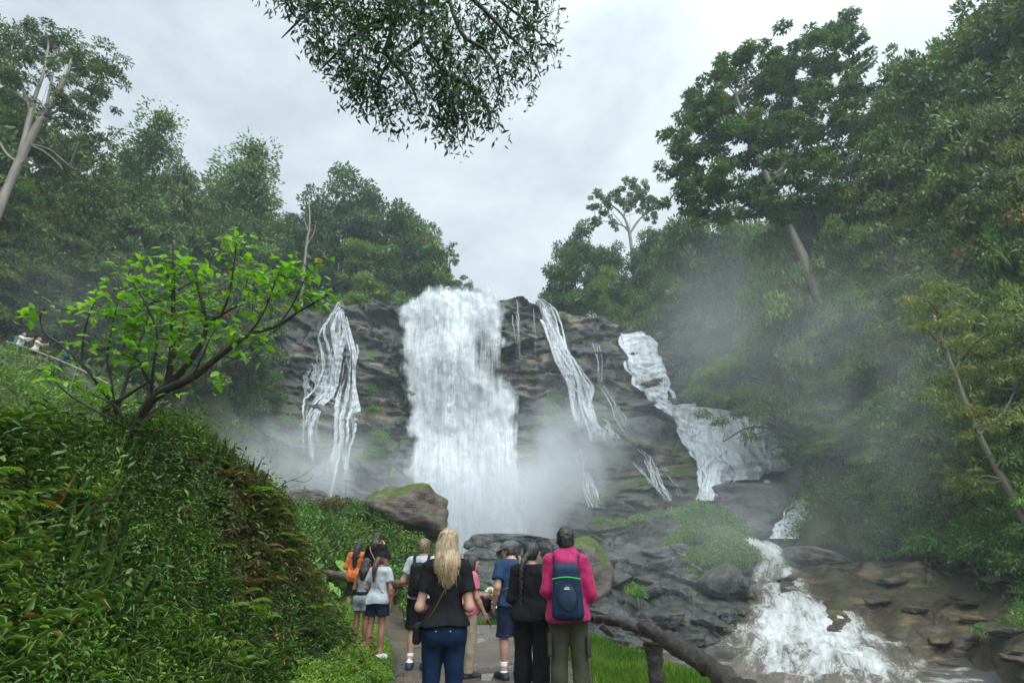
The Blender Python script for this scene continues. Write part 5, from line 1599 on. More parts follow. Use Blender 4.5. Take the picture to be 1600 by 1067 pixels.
def young_tree():
    r = np.random.default_rng(12)
    t0 = 5.7
    base = Wd(212, 690, t0)
    o = thing("young_tree", "young tree with bright lime-green leaves growing from the mound", "tree", base)
    tb = Tubes(); ls = Leafset()
    br = [  # (pixel, pixel, axial depth) polylines with start and end radius
        ([(205, 690, 5.7), (215, 655, 5.7), (250, 615, 5.7), (300, 590, 5.65), (345, 555, 5.6), (385, 525, 5.55), (435, 508, 5.5), (470, 485, 5.5), (512, 462, 5.45)], .062, .007),
        ([(215, 658, 5.7), (240, 620, 5.75), (275, 590, 5.8), (310, 545, 5.85), (322, 505, 5.9), (310, 450, 5.9), (306, 425, 5.9)], .055, .010),
        ([(262, 600, 5.78), (268, 560, 5.8), (270, 510, 5.85), (271, 440, 5.9), (272, 375, 5.95)], .042, .016),
        ([(172, 660, 5.6), (165, 640, 5.6), (195, 620, 5.6), (235, 595, 5.65)], .05, .012),
        ([(195, 655, 5.5), (160, 610, 5.4), (128, 568, 5.3), (95, 540, 5.25), (70, 520, 5.2), (63, 495, 5.2), (72, 480, 5.15)], .018, .006),
        ([(128, 568, 5.3), (130, 530, 5.3), (140, 490, 5.3), (150, 470, 5.3)], .012, .004),
        ([(180, 650, 5.5), (175, 600, 5.4), (168, 560, 5.4), (175, 510, 5.4), (185, 470, 5.4)], .012, .004),
        ([(235, 620, 5.6), (240, 570, 5.5), (245, 520, 5.5), (225, 470, 5.4), (205, 440, 5.4), (200, 425, 5.4)], .016, .005),
        ([(322, 505, 5.9), (350, 490, 5.9), (380, 470, 5.9), (398, 440, 6.0), (400, 430, 6.0)], .018, .005),
        ([(345, 495, 5.9), (358, 460, 5.8), (366, 410, 5.8), (370, 375, 5.8)], .016, .005),
        ([(385, 527, 5.55), (405, 500, 5.5), (420, 470, 5.5), (430, 440, 5.4), (440, 415, 5.4)], .012, .004),
        ([(435, 508, 5.5), (455, 480, 5.5), (470, 450, 5.5), (482, 425, 5.5), (500, 405, 5.5)], .010, .004),
        ([(300, 590, 5.65), (315, 560, 5.5), (330, 525, 5.4), (345, 505, 5.4)], .010, .004),
        ([(272, 460, 5.9), (250, 470, 5.8), (215, 478, 5.7), (190, 480, 5.7)], .014, .005),
        ([(275, 455, 5.9), (300, 440, 6.0), (325, 425, 6.1)], .012, .004),
        ([(205, 672, 5.5), (165, 650, 5.2), (120, 625, 5.0), (95, 605, 4.9), (84, 590, 4.9), (85, 575, 4.9)], .012, .004),
        ([(235, 600, 5.6), (222, 575, 5.5), (208, 555, 5.4), (190, 545, 5.4)], .009, .004),
        ([(345, 555, 5.6), (370, 560, 5.5), (392, 548, 5.4), (410, 538, 5.4)], .008, .003),
        ([(300, 592, 5.6), (325, 605, 5.5), (345, 600, 5.4), (352, 590, 5.4)], .007, .003),
        ([(190, 640, 5.4), (165, 625, 5.3), (140, 615, 5.2), (120, 605, 5.2)], .008, .003)]
    twigs = []
    for ln, ra, rb_ in br:
        S = smooth_line(np.array([Wd(*q) for q in ln]) - base, 6)
        tb.add(S, np.linspace(ra, rb_, len(S)) * (1 + .12 * r.normal(size=len(S)) * .4), 7, True, .08, 3)
        twigs.append(S)
    # leafy spots in the picture of the crown: (px, py, spread px, leaves, depth)
    spots = [(205, 425, 22, 14, 5.4), (215, 440, 20, 12, 5.4), (175, 455, 22, 14, 5.4), (190, 470, 24, 18, 5.4), (265, 410, 26, 18, 5.9), (285, 425, 26, 22, 5.9), (310, 415, 20, 14, 5.9), (265, 445, 30, 26, 5.8), (300, 455, 28, 24, 5.9), (330, 465, 24, 20, 5.9), (235, 455, 24, 18, 5.7),
             (230, 480, 30, 28, 5.7), (260, 490, 32, 32, 5.7), (295, 490, 30, 30, 5.8), (325, 495, 24, 22, 5.8), (200, 495, 26, 22, 5.5), (165, 495, 22, 16, 5.4), (150, 480, 20, 14, 5.3), (215, 515, 28, 26, 5.6), (250, 520, 30, 30, 5.6), (290, 525, 28, 26, 5.6), (320, 530, 22, 16, 5.6), (225, 545, 26, 20, 5.5),
             (190, 530, 20, 12, 5.4), (150, 545, 20, 14, 5.3), (110, 545, 18, 10, 5.3), (110, 485, 22, 12, 5.2), (65, 485, 22, 10, 5.15), (45, 488, 14, 5, 5.15), (370, 375, 22, 18, 5.8), (345, 390, 18, 10, 5.8), (375, 400, 20, 14, 5.8), (350, 420, 20, 12, 5.8), (385, 430, 26, 22, 5.9), (400, 450, 22, 18, 5.9), (360, 450, 20, 14, 5.9),
             (430, 420, 22, 16, 5.5), (415, 445, 22, 16, 5.5), (445, 435, 22, 18, 5.4), (475, 415, 24, 20, 5.5), (500, 410, 14, 9, 5.5), (470, 440, 24, 22, 5.5), (450, 460, 22, 18, 5.5), (485, 465, 22, 18, 5.5), (508, 462, 16, 12, 5.45), (425, 480, 24, 20, 5.5), (395, 480, 18, 12, 5.5), (390, 540, 20, 14, 5.4), (405, 530, 16, 10, 5.4), (365, 510, 18, 12, 5.6),
             (345, 590, 12, 7, 5.4), (150, 610, 20, 14, 5.2), (120, 605, 16, 10, 5.2), (85, 585, 22, 9, 4.9), (60, 580, 14, 5, 4.9), (215, 570, 22, 14, 5.5), (240, 560, 20, 12, 5.5), (280, 560, 18, 10, 5.6), (190, 555, 18, 12, 5.4), (290, 610, 16, 7, 5.5)]
    allp = np.concatenate(twigs)
    for px, py, sp, n, t in spots:
        c = Wd(px, py, t) - base
        i = np.argmin(((allp - c) ** 2).sum(1))
        tb.add(smooth_line([allp[i], (allp[i] + c) / 2 + r.normal(size=3) * .03, c], 3), np.linspace(.008, .004, 7), 4, False)
        rad = sp / FPX * t
        k = int(n * 1.35)
        P = c + r.normal(size=(k, 3)) * rad * np.array([.62, .62, .5])
        az = r.random(k) * 6.28
        D = np.stack([np.cos(az), np.sin(az), -.18 + .35 * r.normal(size=k)], 1) + (P - c) * 1.5
        N = np.array([0, 0, 1.0]) + r.normal(size=(k, 3)) * .38 + np.array([0, -.25, 0])
        sz = 0.115 * (.5 + .7 * r.random(k))
        tn = .50 + .2 * r.normal(size=k)
        tn = np.where(r.random(k) < .018, .99, np.clip(tn, 0, .92))
        ls.add(P, D, N, sz, sz * .50, tn, shape="ovate", droop=.18, fold=.3)
        for q in range(max(2, n // 4)):
            e = P[q * 2 % k]
            tb.add([c, (c + e) / 2 + np.array([0, 0, .01]), e], [.004, .003, .002], 4, False)
    obj("trunk", tb.mesh("young_trunk"), bark_mat("young_bark", (0.020, 0.014, 0.011), (0.055, 0.040, 0.030), 14), o)
    obj("foliage", ls.mesh("young_leaves"), leaf_mat("lime_leaf", (0.060, 0.165, 0.010), (0.135, 0.330, 0.015), (0.24, 0.46, 0.026), (0.42, 0.22, 0.03), 0.38, 0.42, 0, 0.45, .95), o)


young_tree()


def overhead():
    """the tree beside the viewer whose branch hangs into the top of the picture"""
    r = np.random.default_rng(31)
    base = np.array([2.4, -1.8, float(gz(2.4, -1.8)) - .2])
    o = thing("overhanging_tree", "dark-leaved tree overhead with its branch drooping in from the top", "tree", base)
    tb = Tubes(); ls = Leafset()
    hub = Wd(650, -150, 5.4)
    tb.add(smooth_line([base - base, np.array([.1, .1, 3.0]), np.array([-.2, .6, 5.5]), np.array([-.9, 1.8, 7.4]), hub - base], 6), np.linspace(.22, .07, 25), 9, True, .08, 2)
    brs = [[(650, -150), (640, -60), (620, 20), (600, 80), (585, 130)], [(650, -150), (560, -60), (500, 0), (460, 40), (440, 60)], [(650, -150), (690, -40), (720, 50), (760, 80), (780, 120), (775, 170)],
           [(650, -150), (660, -20), (660, 60), (690, 110), (710, 170), (716, 220)], [(650, -150), (720, -60), (780, 0), (830, 40), (868, 80)], [(690, -40), (740, 0), (790, 50), (830, 90), (845, 120)],
           [(620, 20), (560, 50), (520, 90), (500, 110)], [(640, -60), (560, 0), (530, 50)], [(690, 110), (740, 140), (765, 180), (760, 205)], [(600, 80), (640, 130), (660, 180)], [(660, 60), (600, 110), (590, 170)], [(720, -60), (820, -40), (840, 10), (830, 30)]]
    pts = []
    for k, b in enumerate(brs):
        dep = 5.4 + .25 * math.sin(k * 2.1)
        S = smooth_line(np.array([Wd(a, c, dep) for a, c in b]) - base, 6)
        S[0] = Wd(*b[0], 5.4) - base
        tb.add(S, np.linspace(.032, .006, len(S)), 6, False, .05, k)
    poly = [(418, 0, .6), (450, 30, .9), (470, 60, .8), (500, 95, .9), (520, 125, .8), (545, 160, .7), (575, 165, .8), (610, 185, .8), (650, 190, .7), (690, 215, .8), (716, 235, .6), (745, 205, .4), (780, 205, .35), (795, 170, .35), (800, 140, .35), (835, 140, .3), (850, 110, .45), (870, 95, .4), (840, 70, .5), (860, 40, .4), (830, 20, .6), (800, 30, .5), (780, 60, .55),
            (500, 20, 1.2), (540, 20, 1.3), (580, 20, 1.3), (620, 10, 1.3), (660, 20, 1.2), (700, 10, 1.0), (740, 20, .6), (530, 60, 1.3), (570, 65, 1.3), (610, 50, 1.2), (650, 60, 1.0), (690, 60, .9), (545, 110, 1.1), (580, 120, 1.1), (560, 140, .9), (610, 120, .8), (600, 160, .9), (640, 110, .9), (650, 150, 1.0), (680, 110, 1.0), (700, 90, .8), (690, 150, 1.1), (720, 130, .9), (700, 180, 1.0), (725, 160, .9), (740, 110, .7), (750, 140, .7), (770, 100, .5), (760, 70, .5),
            (460, -20, 1.0), (520, -30, 1.2), (600, -30, 1.2), (680, -30, 1.0), (760, -20, .7), (820, -10, .7), (805, 100, .45), (820, 60, .5), (720, 200, .7), (760, 170, .5), (480, 40, 1.0), (735, 60, .5)]
    for px, py, w in poly:
        for q in range(2):
            dep = 5.4 + .45 * r.normal()
            c = Wd(650 + (px - 650) * .95 + 10 * r.normal(), py - 22 + 8 * r.normal(), dep) - base
            k = int(84 * w)
            d = np.clip(r.normal(size=(k, 3)), -1.7, 1.7) * np.array([.085, .15, .07])
            P = c + d
            D = unit(np.array([0.0, 0, -.7]) + r.normal(size=(k, 3)) * .6)
            sz = .084 * (.6 + .7 * r.random(k))
            ls.add(P, D, rand_dirs(r, k) + np.array([0, 0, .5]), sz, sz * .30, .35 + .22 * r.normal(size=k), shape="kite", droop=.15)
            for j in range(5):
                e = P[(j * 7) % k]
                tb.add([c + r.normal(size=3) * .03, e], [.004, .002], 4, False)
    obj("trunk", tb.mesh("overhang_limb"), bark_dark, o)
    obj("foliage", ls.mesh("overhang_leaves"), leaf_mat("overhead_leaf", (0.010, 0.028, 0.007), (0.026, 0.070, 0.012), (0.07, 0.13, 0.02), (0.12, 0.07, 0.03), 0.4, 0.3, 0, .5, .93), o)


overhead()
# ------------------------------------------------------------------ bodies grown from distance fields
def surface(f, lo, hi, h):
    """closed surface of f = 0 (surface nets); f takes (n,3) and returns (n,)"""
    lo = np.asarray(lo, float); hi = np.asarray(hi, float)
    B = 6
    nb = np.ceil((hi - lo) / (h * B)).astype(int)
    n = nb * B + 1
    gxb, gyb, gzb = np.meshgrid(*[np.arange(k) for k in nb], indexing="ij")
    bc = np.stack([gxb, gyb, gzb], -1).reshape(-1, 3)
    ctr = lo + (bc * B + B / 2) * h
    dc = f(ctr)
    D = np.full(tuple(n), 1.0, np.float32)
    act = np.abs(dc) < h * B * 0.87 * 1.6 + 0.02
    for (i, j, k), d in zip(bc[(~act) & (dc < 0)], dc[(~act) & (dc < 0)]):
        D[i * B:i * B + B + 1, j * B:j * B + B + 1, k * B:k * B + B + 1] = -1
    o = np.stack(np.meshgrid(*[np.arange(B + 1)] * 3, indexing="ij"), -1).reshape(-1, 3)
    idx = (bc[act][:, None, :] * B + o[None]).reshape(-1, 3)
    flat = np.unique(np.ravel_multi_index(idx.T, tuple(n)))
    P = lo + np.stack(np.unravel_index(flat, tuple(n)), -1) * h
    D.ravel()[flat] = f(P)
    S = D < 0
    c = [S[a:n[0] - 1 + a, b:n[1] - 1 + b, d:n[2] - 1 + d] for a in (0, 1) for b in (0, 1) for d in (0, 1)]
    sm = sum(q.astype(np.int8) for q in c)
    cell = (sm > 0) & (sm < 8)
    ci = np.argwhere(cell)
    num = -np.ones(cell.shape, np.int64)
    num[cell] = np.arange(len(ci))
    acc = np.zeros((len(ci), 3)); cnt = np.zeros(len(ci))
    cor = np.array([(a, b, d) for a in (0, 1) for b in (0, 1) for d in (0, 1)])
    vals = np.stack([D[ci[:, 0] + a, ci[:, 1] + b, ci[:, 2] + d] for a, b, d in cor], 1)
    for p in range(8):
        for q in range(p + 1, 8):
            if np.abs(cor[p] - cor[q]).sum() != 1: continue
            a, b = vals[:, p], vals[:, q]
            m_ = (a < 0) != (b < 0)
            t = np.where(m_, a / np.where(m_, a - b, 1), 0)
            acc += np.where(m_[:, None], cor[p] + t[:, None] * (cor[q] - cor[p]), 0)
            cnt += m_
    V = lo + (ci + acc / cnt[:, None]) * h
    F = []
    for ax in range(3):
        sl0 = [slice(0, n[k]) for k in range(3)]; sl1 = list(sl0)
        sl0[ax] = slice(0, n[ax] - 1); sl1[ax] = slice(1, n[ax])
        A, Bq = S[tuple(sl0)], S[tuple(sl1)]
        e = np.argwhere(A != Bq)
        o1, o2 = [k for k in range(3) if k != ax]
        e = e[(e[:, o1] > 0) & (e[:, o2] > 0) & (e[:, o1] < n[o1] - 1) & (e[:, o2] < n[o2] - 1)]
        if not len(e): continue
        inside = A[tuple(e.T)]
        q = []
        for d1, d2 in ((1, 1), (0, 1), (0, 0), (1, 0)):
            w = e.copy(); w[:, o1] -= d1; w[:, o2] -= d2
            q.append(num[tuple(w.T)])
        q = np.stack(q, 1)
        flip = inside if ax != 1 else ~inside
        q = np.where(flip[:, None], q, q[:, ::-1])
        F.append(q[(q >= 0).all(1)])
    return V, np.concatenate(F)


def smin(a, b, k):
    h_ = np.clip(0.5 + 0.5 * (b - a) / k, 0, 1)
    return b * (1 - h_) + a * h_ - k * h_ * (1 - h_)


def sun_(ds, k):
    r = ds[0]
    for d in ds[1:]: r = smin(r, d, k)
    return r


def cap_(P, a, b, ra, rb):
    a = np.asarray(a, float); b = np.asarray(b, float)
    ab = b - a
    t = np.clip(((P - a) @ ab) / (ab @ ab + 1e-9), 0, 1)
    return np.linalg.norm(P - a - t[:, None] * ab, axis=1) - (ra + (rb - ra) * t)


def ell_(P, c, r):
    r = np.asarray(r, float)
    q = (P - np.asarray(c, float)) / r
    k0 = np.linalg.norm(q, axis=1); k1 = np.linalg.norm(q / r, axis=1) + 1e-9
    return k0 * (k0 - 1) / k1


def box_(P, c, r, rnd):
    q = np.abs(P - np.asarray(c, float)) - (np.asarray(r, float) - rnd)
    return np.linalg.norm(np.maximum(q, 0), axis=1) + np.minimum(q.max(1), 0) - rnd


SKIN = {}


def skin_mat(tone):
    if tone not in SKIN:
        col = {"fair": (0.40, 0.225, 0.16), "tan": (0.30, 0.155, 0.098), "light": (0.37, 0.215, 0.145)}[tone]
        SKIN[tone] = plain_mat("skin_" + tone, col, 0.5, 0.10, 25, 0.05, spec=0.4)
    return SKIN[tone]


def cloth_mat(name, col, rough=0.85, sheen=0.15):
    if max(col) < .13: sheen = 0.0
    m = NT(name)
    o = m.obj()
    n = m.noise(o, 260, 2)
    n2 = m.noise(o, 9, 4, 0.6)
    c = m.mix(n2, tuple(0.78 * x for x in col), tuple(min(1, 1.2 * x) for x in col))
    h_ = m.math('ADD', m.math('MULTIPLY', n2, 1.0), m.math('MULTIPLY', n, 0.12))
    return m.done(m.bsdf(c, rough, m.bump(h_, 0.6, 0.025), 0.25 if max(col) > .13 else 0.12, sheen))


def hair_mat(name, a, b, rough=0.42):
    m = NT(name)
    o = m.obj()
    n = m.noise(m.map(o, (60, 60, 2.2)), 1.0, 5, 0.65, 0.2)
    n2 = m.noise(m.map(o, (16, 16, 1.2)), 1.0, 3, 0.6)
    f = m.ramp(m.math('ADD', m.math('MULTIPLY', n, 0.65), m.math('MULTIPLY', n2, 0.35)), [(0.38, 0), (0.60, 1)])
    return m.done(m.bsdf(m.mix(f, a, b), rough, m.bump(n, 0.8, 0.01), 0.5))


HAIR = {"blonde": ((0.085, 0.052, 0.030), (0.44, 0.32, 0.185)), "black": ((0.006, 0.005, 0.005), (0.022, 0.019, 0.018)), "brown": ((0.035, 0.018, 0.010), (0.11, 0.060, 0.034)), "dark": ((0.012, 0.008, 0.006), (0.045, 0.027, 0.018)), "red": ((0.12, 0.05, 0.03), (0.36, 0.20, 0.13)), "sandy": ((0.07, 0.045, 0.028), (0.20, 0.135, 0.085))}
HM = {}


class Fig:
    """a person: joints for a 1.70 m figure facing +Y, scaled to height h"""
    def __init__(s, label, px, py_top, Y, h=None, yaw=0, female=True, skin="fair", vox=0.010, wide=1.0, stance=0.0, head=(0, 0), z0=None, group=None):
        P = W(px, py_top, Y)
        s.h = h if h else P[2] - (z0 if z0 is not None else float(gz(P[0], P[1])))
        s.s = s.h / 1.70
        s.z0 = P[2] - s.h
        s.root = thing("person", label, "person", (P[0], P[1], s.z0), math.radians(yaw), group)
        s.yaw = math.radians(yaw)
        s.vox = vox
        s.female = female
        s.tone = skin
        w = wide
        sw = (0.158 if female else 0.185) * w
        hw = (0.092 if female else 0.088) * w
        s.w = w
        s.J = {}
        for q, sg in (("l", -1), ("r", 1)):
            s.J["sh" + q] = np.array([sg * sw, -0.01, 1.385]); s.J["el" + q] = np.array([sg * (sw + 0.055), -0.035, 1.11]); s.J["wr" + q] = np.array([sg * (sw + 0.07), 0.04, 0.875])
            s.J["hip" + q] = np.array([sg * hw, 0, 0.90]); s.J["kn" + q] = np.array([sg * (hw + 0.005 + stance * .5), 0.012, 0.485]); s.J["an" + q] = np.array([sg * (hw + 0.005 + stance), -0.02, 0.085]); s.J["toe" + q] = np.array([sg * (hw + 0.03 + stance), 0.13, 0.032])
        s.hc = np.array([0, 0.015, 1.592])
        s.hy, s.hp = math.radians(head[0]), math.radians(head[1])
        s.parts = []

    def joint(s, **k):
        for a, v in k.items(): s.J[a] = np.array(v, float)
        return s

    # --- fields, all at 1.70 m scale
    def headlocal(s, P):
        q = P - s.hc - np.array([0, -0.02, -0.06])
        c, n = math.cos(-s.hy), math.sin(-s.hy)
        x, y = q[:, 0] * c - q[:, 1] * n, q[:, 0] * n + q[:, 1] * c
        c, n = math.cos(-s.hp), math.sin(-s.hp)
        y, z = y * c - q[:, 2] * n, y * n + q[:, 2] * c
        return np.stack([x, y + -0.02, z - 0.06], 1)

    def torso(s, P, i=0.0):
        w = s.w
        if s.female:
            d = [ell_(P, (0, 0, 1.275), (.140 * w + i, .100 * w + i, .17 + i)), ell_(P, (0, .0, 1.09), (.122 * w + i, .088 * w + i, .15 + i)), ell_(P, (0, -.005, .945), (.165 * w + i, .112 * w + i, .135 + i)),
                 ell_(P, (-.065, .07, 1.27), (.06 + i, .055 + i, .06 + i)), ell_(P, (.065, .07, 1.27), (.06 + i, .055 + i, .06 + i)), ell_(P, (-.075 * w, -.055, .91), (.088 + i, .085 + i, .10 + i)), ell_(P, (.075 * w, -.055, .91), (.088 + i, .085 + i, .10 + i))]
        else:
            d = [ell_(P, (0, 0, 1.285), (.168 * w + i, .112 * w + i, .175 + i)), ell_(P, (0, .005, 1.09), (.145 * w + i, .105 * w + i, .17 + i)), ell_(P, (0, -.005, .945), (.155 * w + i, .108 * w + i, .13 + i)), ell_(P, (-.07 * w, -.045, .91), (.08 + i, .078 + i, .095 + i)), ell_(P, (.07 * w, -.045, .91), (.08 + i, .078 + i, .095 + i))]
        d.append(cap_(P, s.J["shl"] * np.array([.72, 1, 1]) + [0, 0, .012], s.J["shr"] * np.array([.72, 1, 1]) + [0, 0, .012], .058 + i, .058 + i))
        d.append(cap_(P, (0, -.02, 1.38), (0, -.012, 1.46), .075 + i, .052 + i))
        return sun_(d, .06)

    def arm(s, P, q, i=0.0, fore=True):
        m_ = 0.9 if s.female else 1.1
        a, e, w_ = s.J["sh" + q], s.J["el" + q], s.J["wr" + q]
        d = [cap_(P, a, e, .050 * m_ + i, .040 * m_ + i)]
        if fore:
            mid = e + (w_ - e) * .3
            d += [cap_(P, e, mid, .039 * m_ + i, .041 * m_ + i), cap_(P, mid, w_, .041 * m_ + i, .027 * m_ + i)]
        return sun_(d, .03)

    def leg(s, P, q, i=0.0):
        m_ = 1.0 if s.female else 1.04
        a, k, n = s.J["hip" + q], s.J["kn" + q], s.J["an" + q]
        cm = k + (n - k) * .30 + np.array([0, -.016, 0])
        d = [cap_(P, a, k, .090 * m_ + i, .054 * m_ + i), cap_(P, k, n, .050 * m_ + i, .036 * m_ + i), ell_(P, cm, (.052 * m_ + i, .052 * m_ + i, .13 + i))]
        return sun_(d, .04)

    def foot(s, P, q, i=0.0):
        n, t = s.J["an" + q], s.J["toe" + q]
        heel = n + (n - t) * np.array([.28, .28, 0]) + np.array([0, 0, -.045])
        return sun_([cap_(P, n, heel, .036 + i, .034 + i), cap_(P, heel, t, .034 + i, .030 + i), cap_(P, n, t, .034 + i, .028 + i), cap_(P, n, n + [0, 0, .06], .036 + i, .036 + i)], .03)

    def head(s, P, i=0.0):
        H = s.headlocal(P)
        d = [ell_(H, (0, -.012, .018), (.076 + i, .094 + i, .100 + i)), ell_(H, (0, .022, -.035), (.060 + i, .070 + i, .078 + i)), ell_(H, (0, .048, -.082), (.034 + i, .034 + i, .030 + i))]
        r = sun_(d, .035)
        if i == 0:
            r = smin(r, cap_(H, (0, .082, .005), (0, .108, -.030), .009, .013), .012)        # nose
            r = smin(r, ell_(H, (0, .078, .026), (.045, .018, .010)), .012)                   # brow
            r = smin(r, ell_(H, (0, .086, -.060), (.022, .012, .009)), .008)                  # lips
            r = np.maximum(r, -ell_(H, (.031, .098, .010), (.016, .014, .010)))
            r = np.maximum(r, -ell_(H, (-.031, .098, .010), (.016, .014, .010)))
            for sg in (-1, 1):
                r = smin(r, ell_(H, (sg * .079, -.008, -.008), (.010, .020, .032)), .008)     # ears
        return r

    def hand(s, P, q):
        e, w_ = s.J["el" + q], s.J["wr" + q]
        d = w_ - e; d = d / np.linalg.norm(d)
        sg = 1 if q == "r" else -1
        n = np.array([-sg, 0.0, 0]); n = n - d * (n @ d)
        if np.linalg.norm(n) < .3: n = np.array([0, 0, -1.0]) - d * (-d[2])
        n /= np.linalg.norm(n)                      # palm side
        f = np.cross(n, d) * sg                     # towards the thumb
        if f[1] < -0.2: f = -f
        pc = w_ + d * .048
        L = P - pc
        a = np.stack([L @ f, L @ n, L @ d], 1)
        ds = [ell_(a, (0, 0, 0), (.040, .017, .052)), cap_(P, w_ - d * .02, w_ + d * .02, .025, .026)]
        out = sun_(ds, .02)
        for k, (o, ln) in enumerate(((.030, .074), (.010, .083), (-.010, .077), (-.029, .060))):
            b0 = pc + d * (.040 - .004 * abs(k - 1)) + f * o
            b1 = b0 + (d * .9 + n * .35 + f * o * 2) * ln * .52
            b2 = b1 + (d * .62 + n * .78) * ln * .5
            out = smin(out, np.minimum(cap_(P, b0, b1, .0098, .0088), cap_(P, b1, b2, .0088, .0072)), .005)
        t0 = pc - d * .020 + f * .026
        t1 = t0 + (f * .75 + d * .55 + n * .35) * .036
        t2 = t1 + (f * .25 + d * .85 + n * .4) * .030
        return smin(out, np.minimum(cap_(P, t0, t1, .013, .0105), cap_(P, t1, t2, .0105, .008)), .008)

    def body_f(s, P):
        d = sun_([s.torso(P), s.leg(P, "l"), s.leg(P, "r")], .05)
        for q in "lr":
            d = smin(d, s.arm(P, q), .045)
            d = smin(d, s.foot(P, q), .03)
        nk = s.hc + np.array([0, -.025, -.05])
        d = smin(d, cap_(P, (0, -.015, 1.40), nk, .050 if s.female else .058, .048 if s.female else .056), .03)
        d = smin(d, s.head(P), .02)
        for q in "lr": d = smin(d, s.hand(P, q), .012)
        return d

    def grow(s, name, f, lo, hi, mat, label=None, vox=None):
        h_ = (vox or s.vox) / s.s
        V, F = surface(f, lo, hi, h_)
        o = obj(name, mesh_np(name, V * s.s, F, True), mat, s.root)
        if label: o["label"] = label
        return o

    def bounds(s, pad=.12):
        A = np.array([v for v in s.J.values()] + [s.hc])
        return A.min(0) - np.array([pad, pad + .06, .05]), A.max(0) + np.array([pad, pad + .05, .14])

    def body(s, vox=None):
        lo, hi = s.bounds(.14); lo[2] = -.01
        o = s.grow("body", s.body_f, lo, hi, skin_mat(s.tone), vox=vox or s.vox * .8)
        for sg in (-1, 1):
            e = np.array([sg * .031, .083, .010])
            c, n = math.cos(s.hp), math.sin(s.hp)
            y, z = e[1] + .02, e[2] + .06
            y, z = y * c - z * n, y * n + z * c
            c, n = math.cos(s.hy), math.sin(s.hy)
            x, y = e[0] * c - y * n, e[0] * n + y * c
            ctr = (s.hc + np.array([0, -.02, -.06]) + np.array([x, y, z])) * s.s
            t = Tubes().add([ctr + [0, 0, -.009], ctr + [0, 0, -.005], ctr, ctr + [0, 0, .005], ctr + [0, 0, .009]], [.001, .008, .0105, .008, .001], 8, False)
            obj("eye", t.mesh("eye"), EYE_M, s.root)
        return o

    def folds(s, P, amp=.004, seed=1):
        amp = amp * 1.5
        return amp * fbm(P * np.array([13, 13, 7.0]) + seed, 3, seed) + amp * .6 * vnoise(np.stack([P[:, 0] * 6 + P[:, 2] * 16, P[:, 1] * 14, P[:, 2] * 9], 1), seed + 9)

    def top(s, name, mat, hem=.90, sleeve=.55, i=.016, flare=.02, neck=1.475, amp=.005, seed=1, fore=False, label=None, straps=False):
        def f(P):
            loose = i + flare * np.clip((1.30 - P[:, 2]) / (1.30 - hem), 0, 1)
            d = s.torso(P, 0.0) - loose
            for q in "lr":
                if straps: break
                a, e, w_ = s.J["sh" + q], s.J["el" + q], s.J["wr" + q]
                ar = s.arm(P, q, i + .006, fore)
                if fore:
                    ar = np.maximum(ar, ((P - w_) @ (w_ - e)) / np.linalg.norm(w_ - e) + .012)
                else:
                    u = (e - a) / np.linalg.norm(e - a)
                    ar = np.maximum(ar - .012 * np.clip((P - a) @ u / .2, 0, 1), (P - a) @ u - np.linalg.norm(e - a) * sleeve)
                d = smin(d, ar, .035)
            d = d + s.folds(P, amp, seed)
            d = np.maximum(d, hem + .008 * np.sin(P[:, 0] * 16 + seed) - P[:, 2])
            d = np.maximum(d, .071 + .02 * np.clip(1.44 - P[:, 2], 0, .2) - np.hypot(P[:, 0], P[:, 1] + .012) - 9 * np.clip(1.425 - P[:, 2], 0, 1))
            return np.maximum(d, P[:, 2] - neck)
        lo, hi = s.bounds(.17); lo[2] = hem - .05; hi[2] = 1.52
        if not fore and not straps: lo[2] = min(lo[2], hem - .05)
        return s.grow(name, f, lo, hi, mat, label)

    def legs(s, name, mat, bottom=.10, waist=1.02, i=.012, loose=.0, amp=.004, seed=2, label=None):
        def f(P):
            sl = loose * np.clip((.9 - P[:, 2]) / (.9 - bottom), 0, 1)
            d = smin(s.leg(P, "l", i) - sl, s.leg(P, "r", i) - sl, .008)
            d = smin(d, s.torso(P, i * .8), .05)
            d = d + s.folds(P, amp, seed)
            return np.maximum(np.maximum(d, bottom - P[:, 2]), P[:, 2] - waist)
        lo, hi = s.bounds(.16); lo[2] = bottom - .05; hi[2] = waist + .05
        A = np.array([s.J[k] for k in ("hipl", "hipr", "knl", "knr", "anl", "anr")])
        lo[:2] = A.min(0)[:2] - .22; hi[:2] = A.max(0)[:2] + .22
        return s.grow(name, f, lo, hi, mat, label)

    def shoes(s, mat, high=.10, label=None):
        for q in "lr":
            n, t = s.J["an" + q], s.J["toe" + q]
            f = lambda P: np.maximum(np.maximum(s.foot(P, q, .011), P[:, 2] - high), .002 - P[:, 2])
            A = np.array([n, t])
            s.grow("shoe", f, A.min(0) - [.07, .14, .12], A.max(0) + [.07, .07, .08], mat, label, vox=.008)

    def socks(s, mat, low=.06, high=.20):
        for q in "lr":
            n, k = s.J["an" + q], s.J["kn" + q]
            f = lambda P: np.maximum(np.maximum(np.minimum(s.leg(P, q, .005), s.foot(P, q, .005)), P[:, 2] - high), low - P[:, 2])
            s.grow("sock", f, n - [.09, .12, .12], n + [.09, .12, .2], mat)

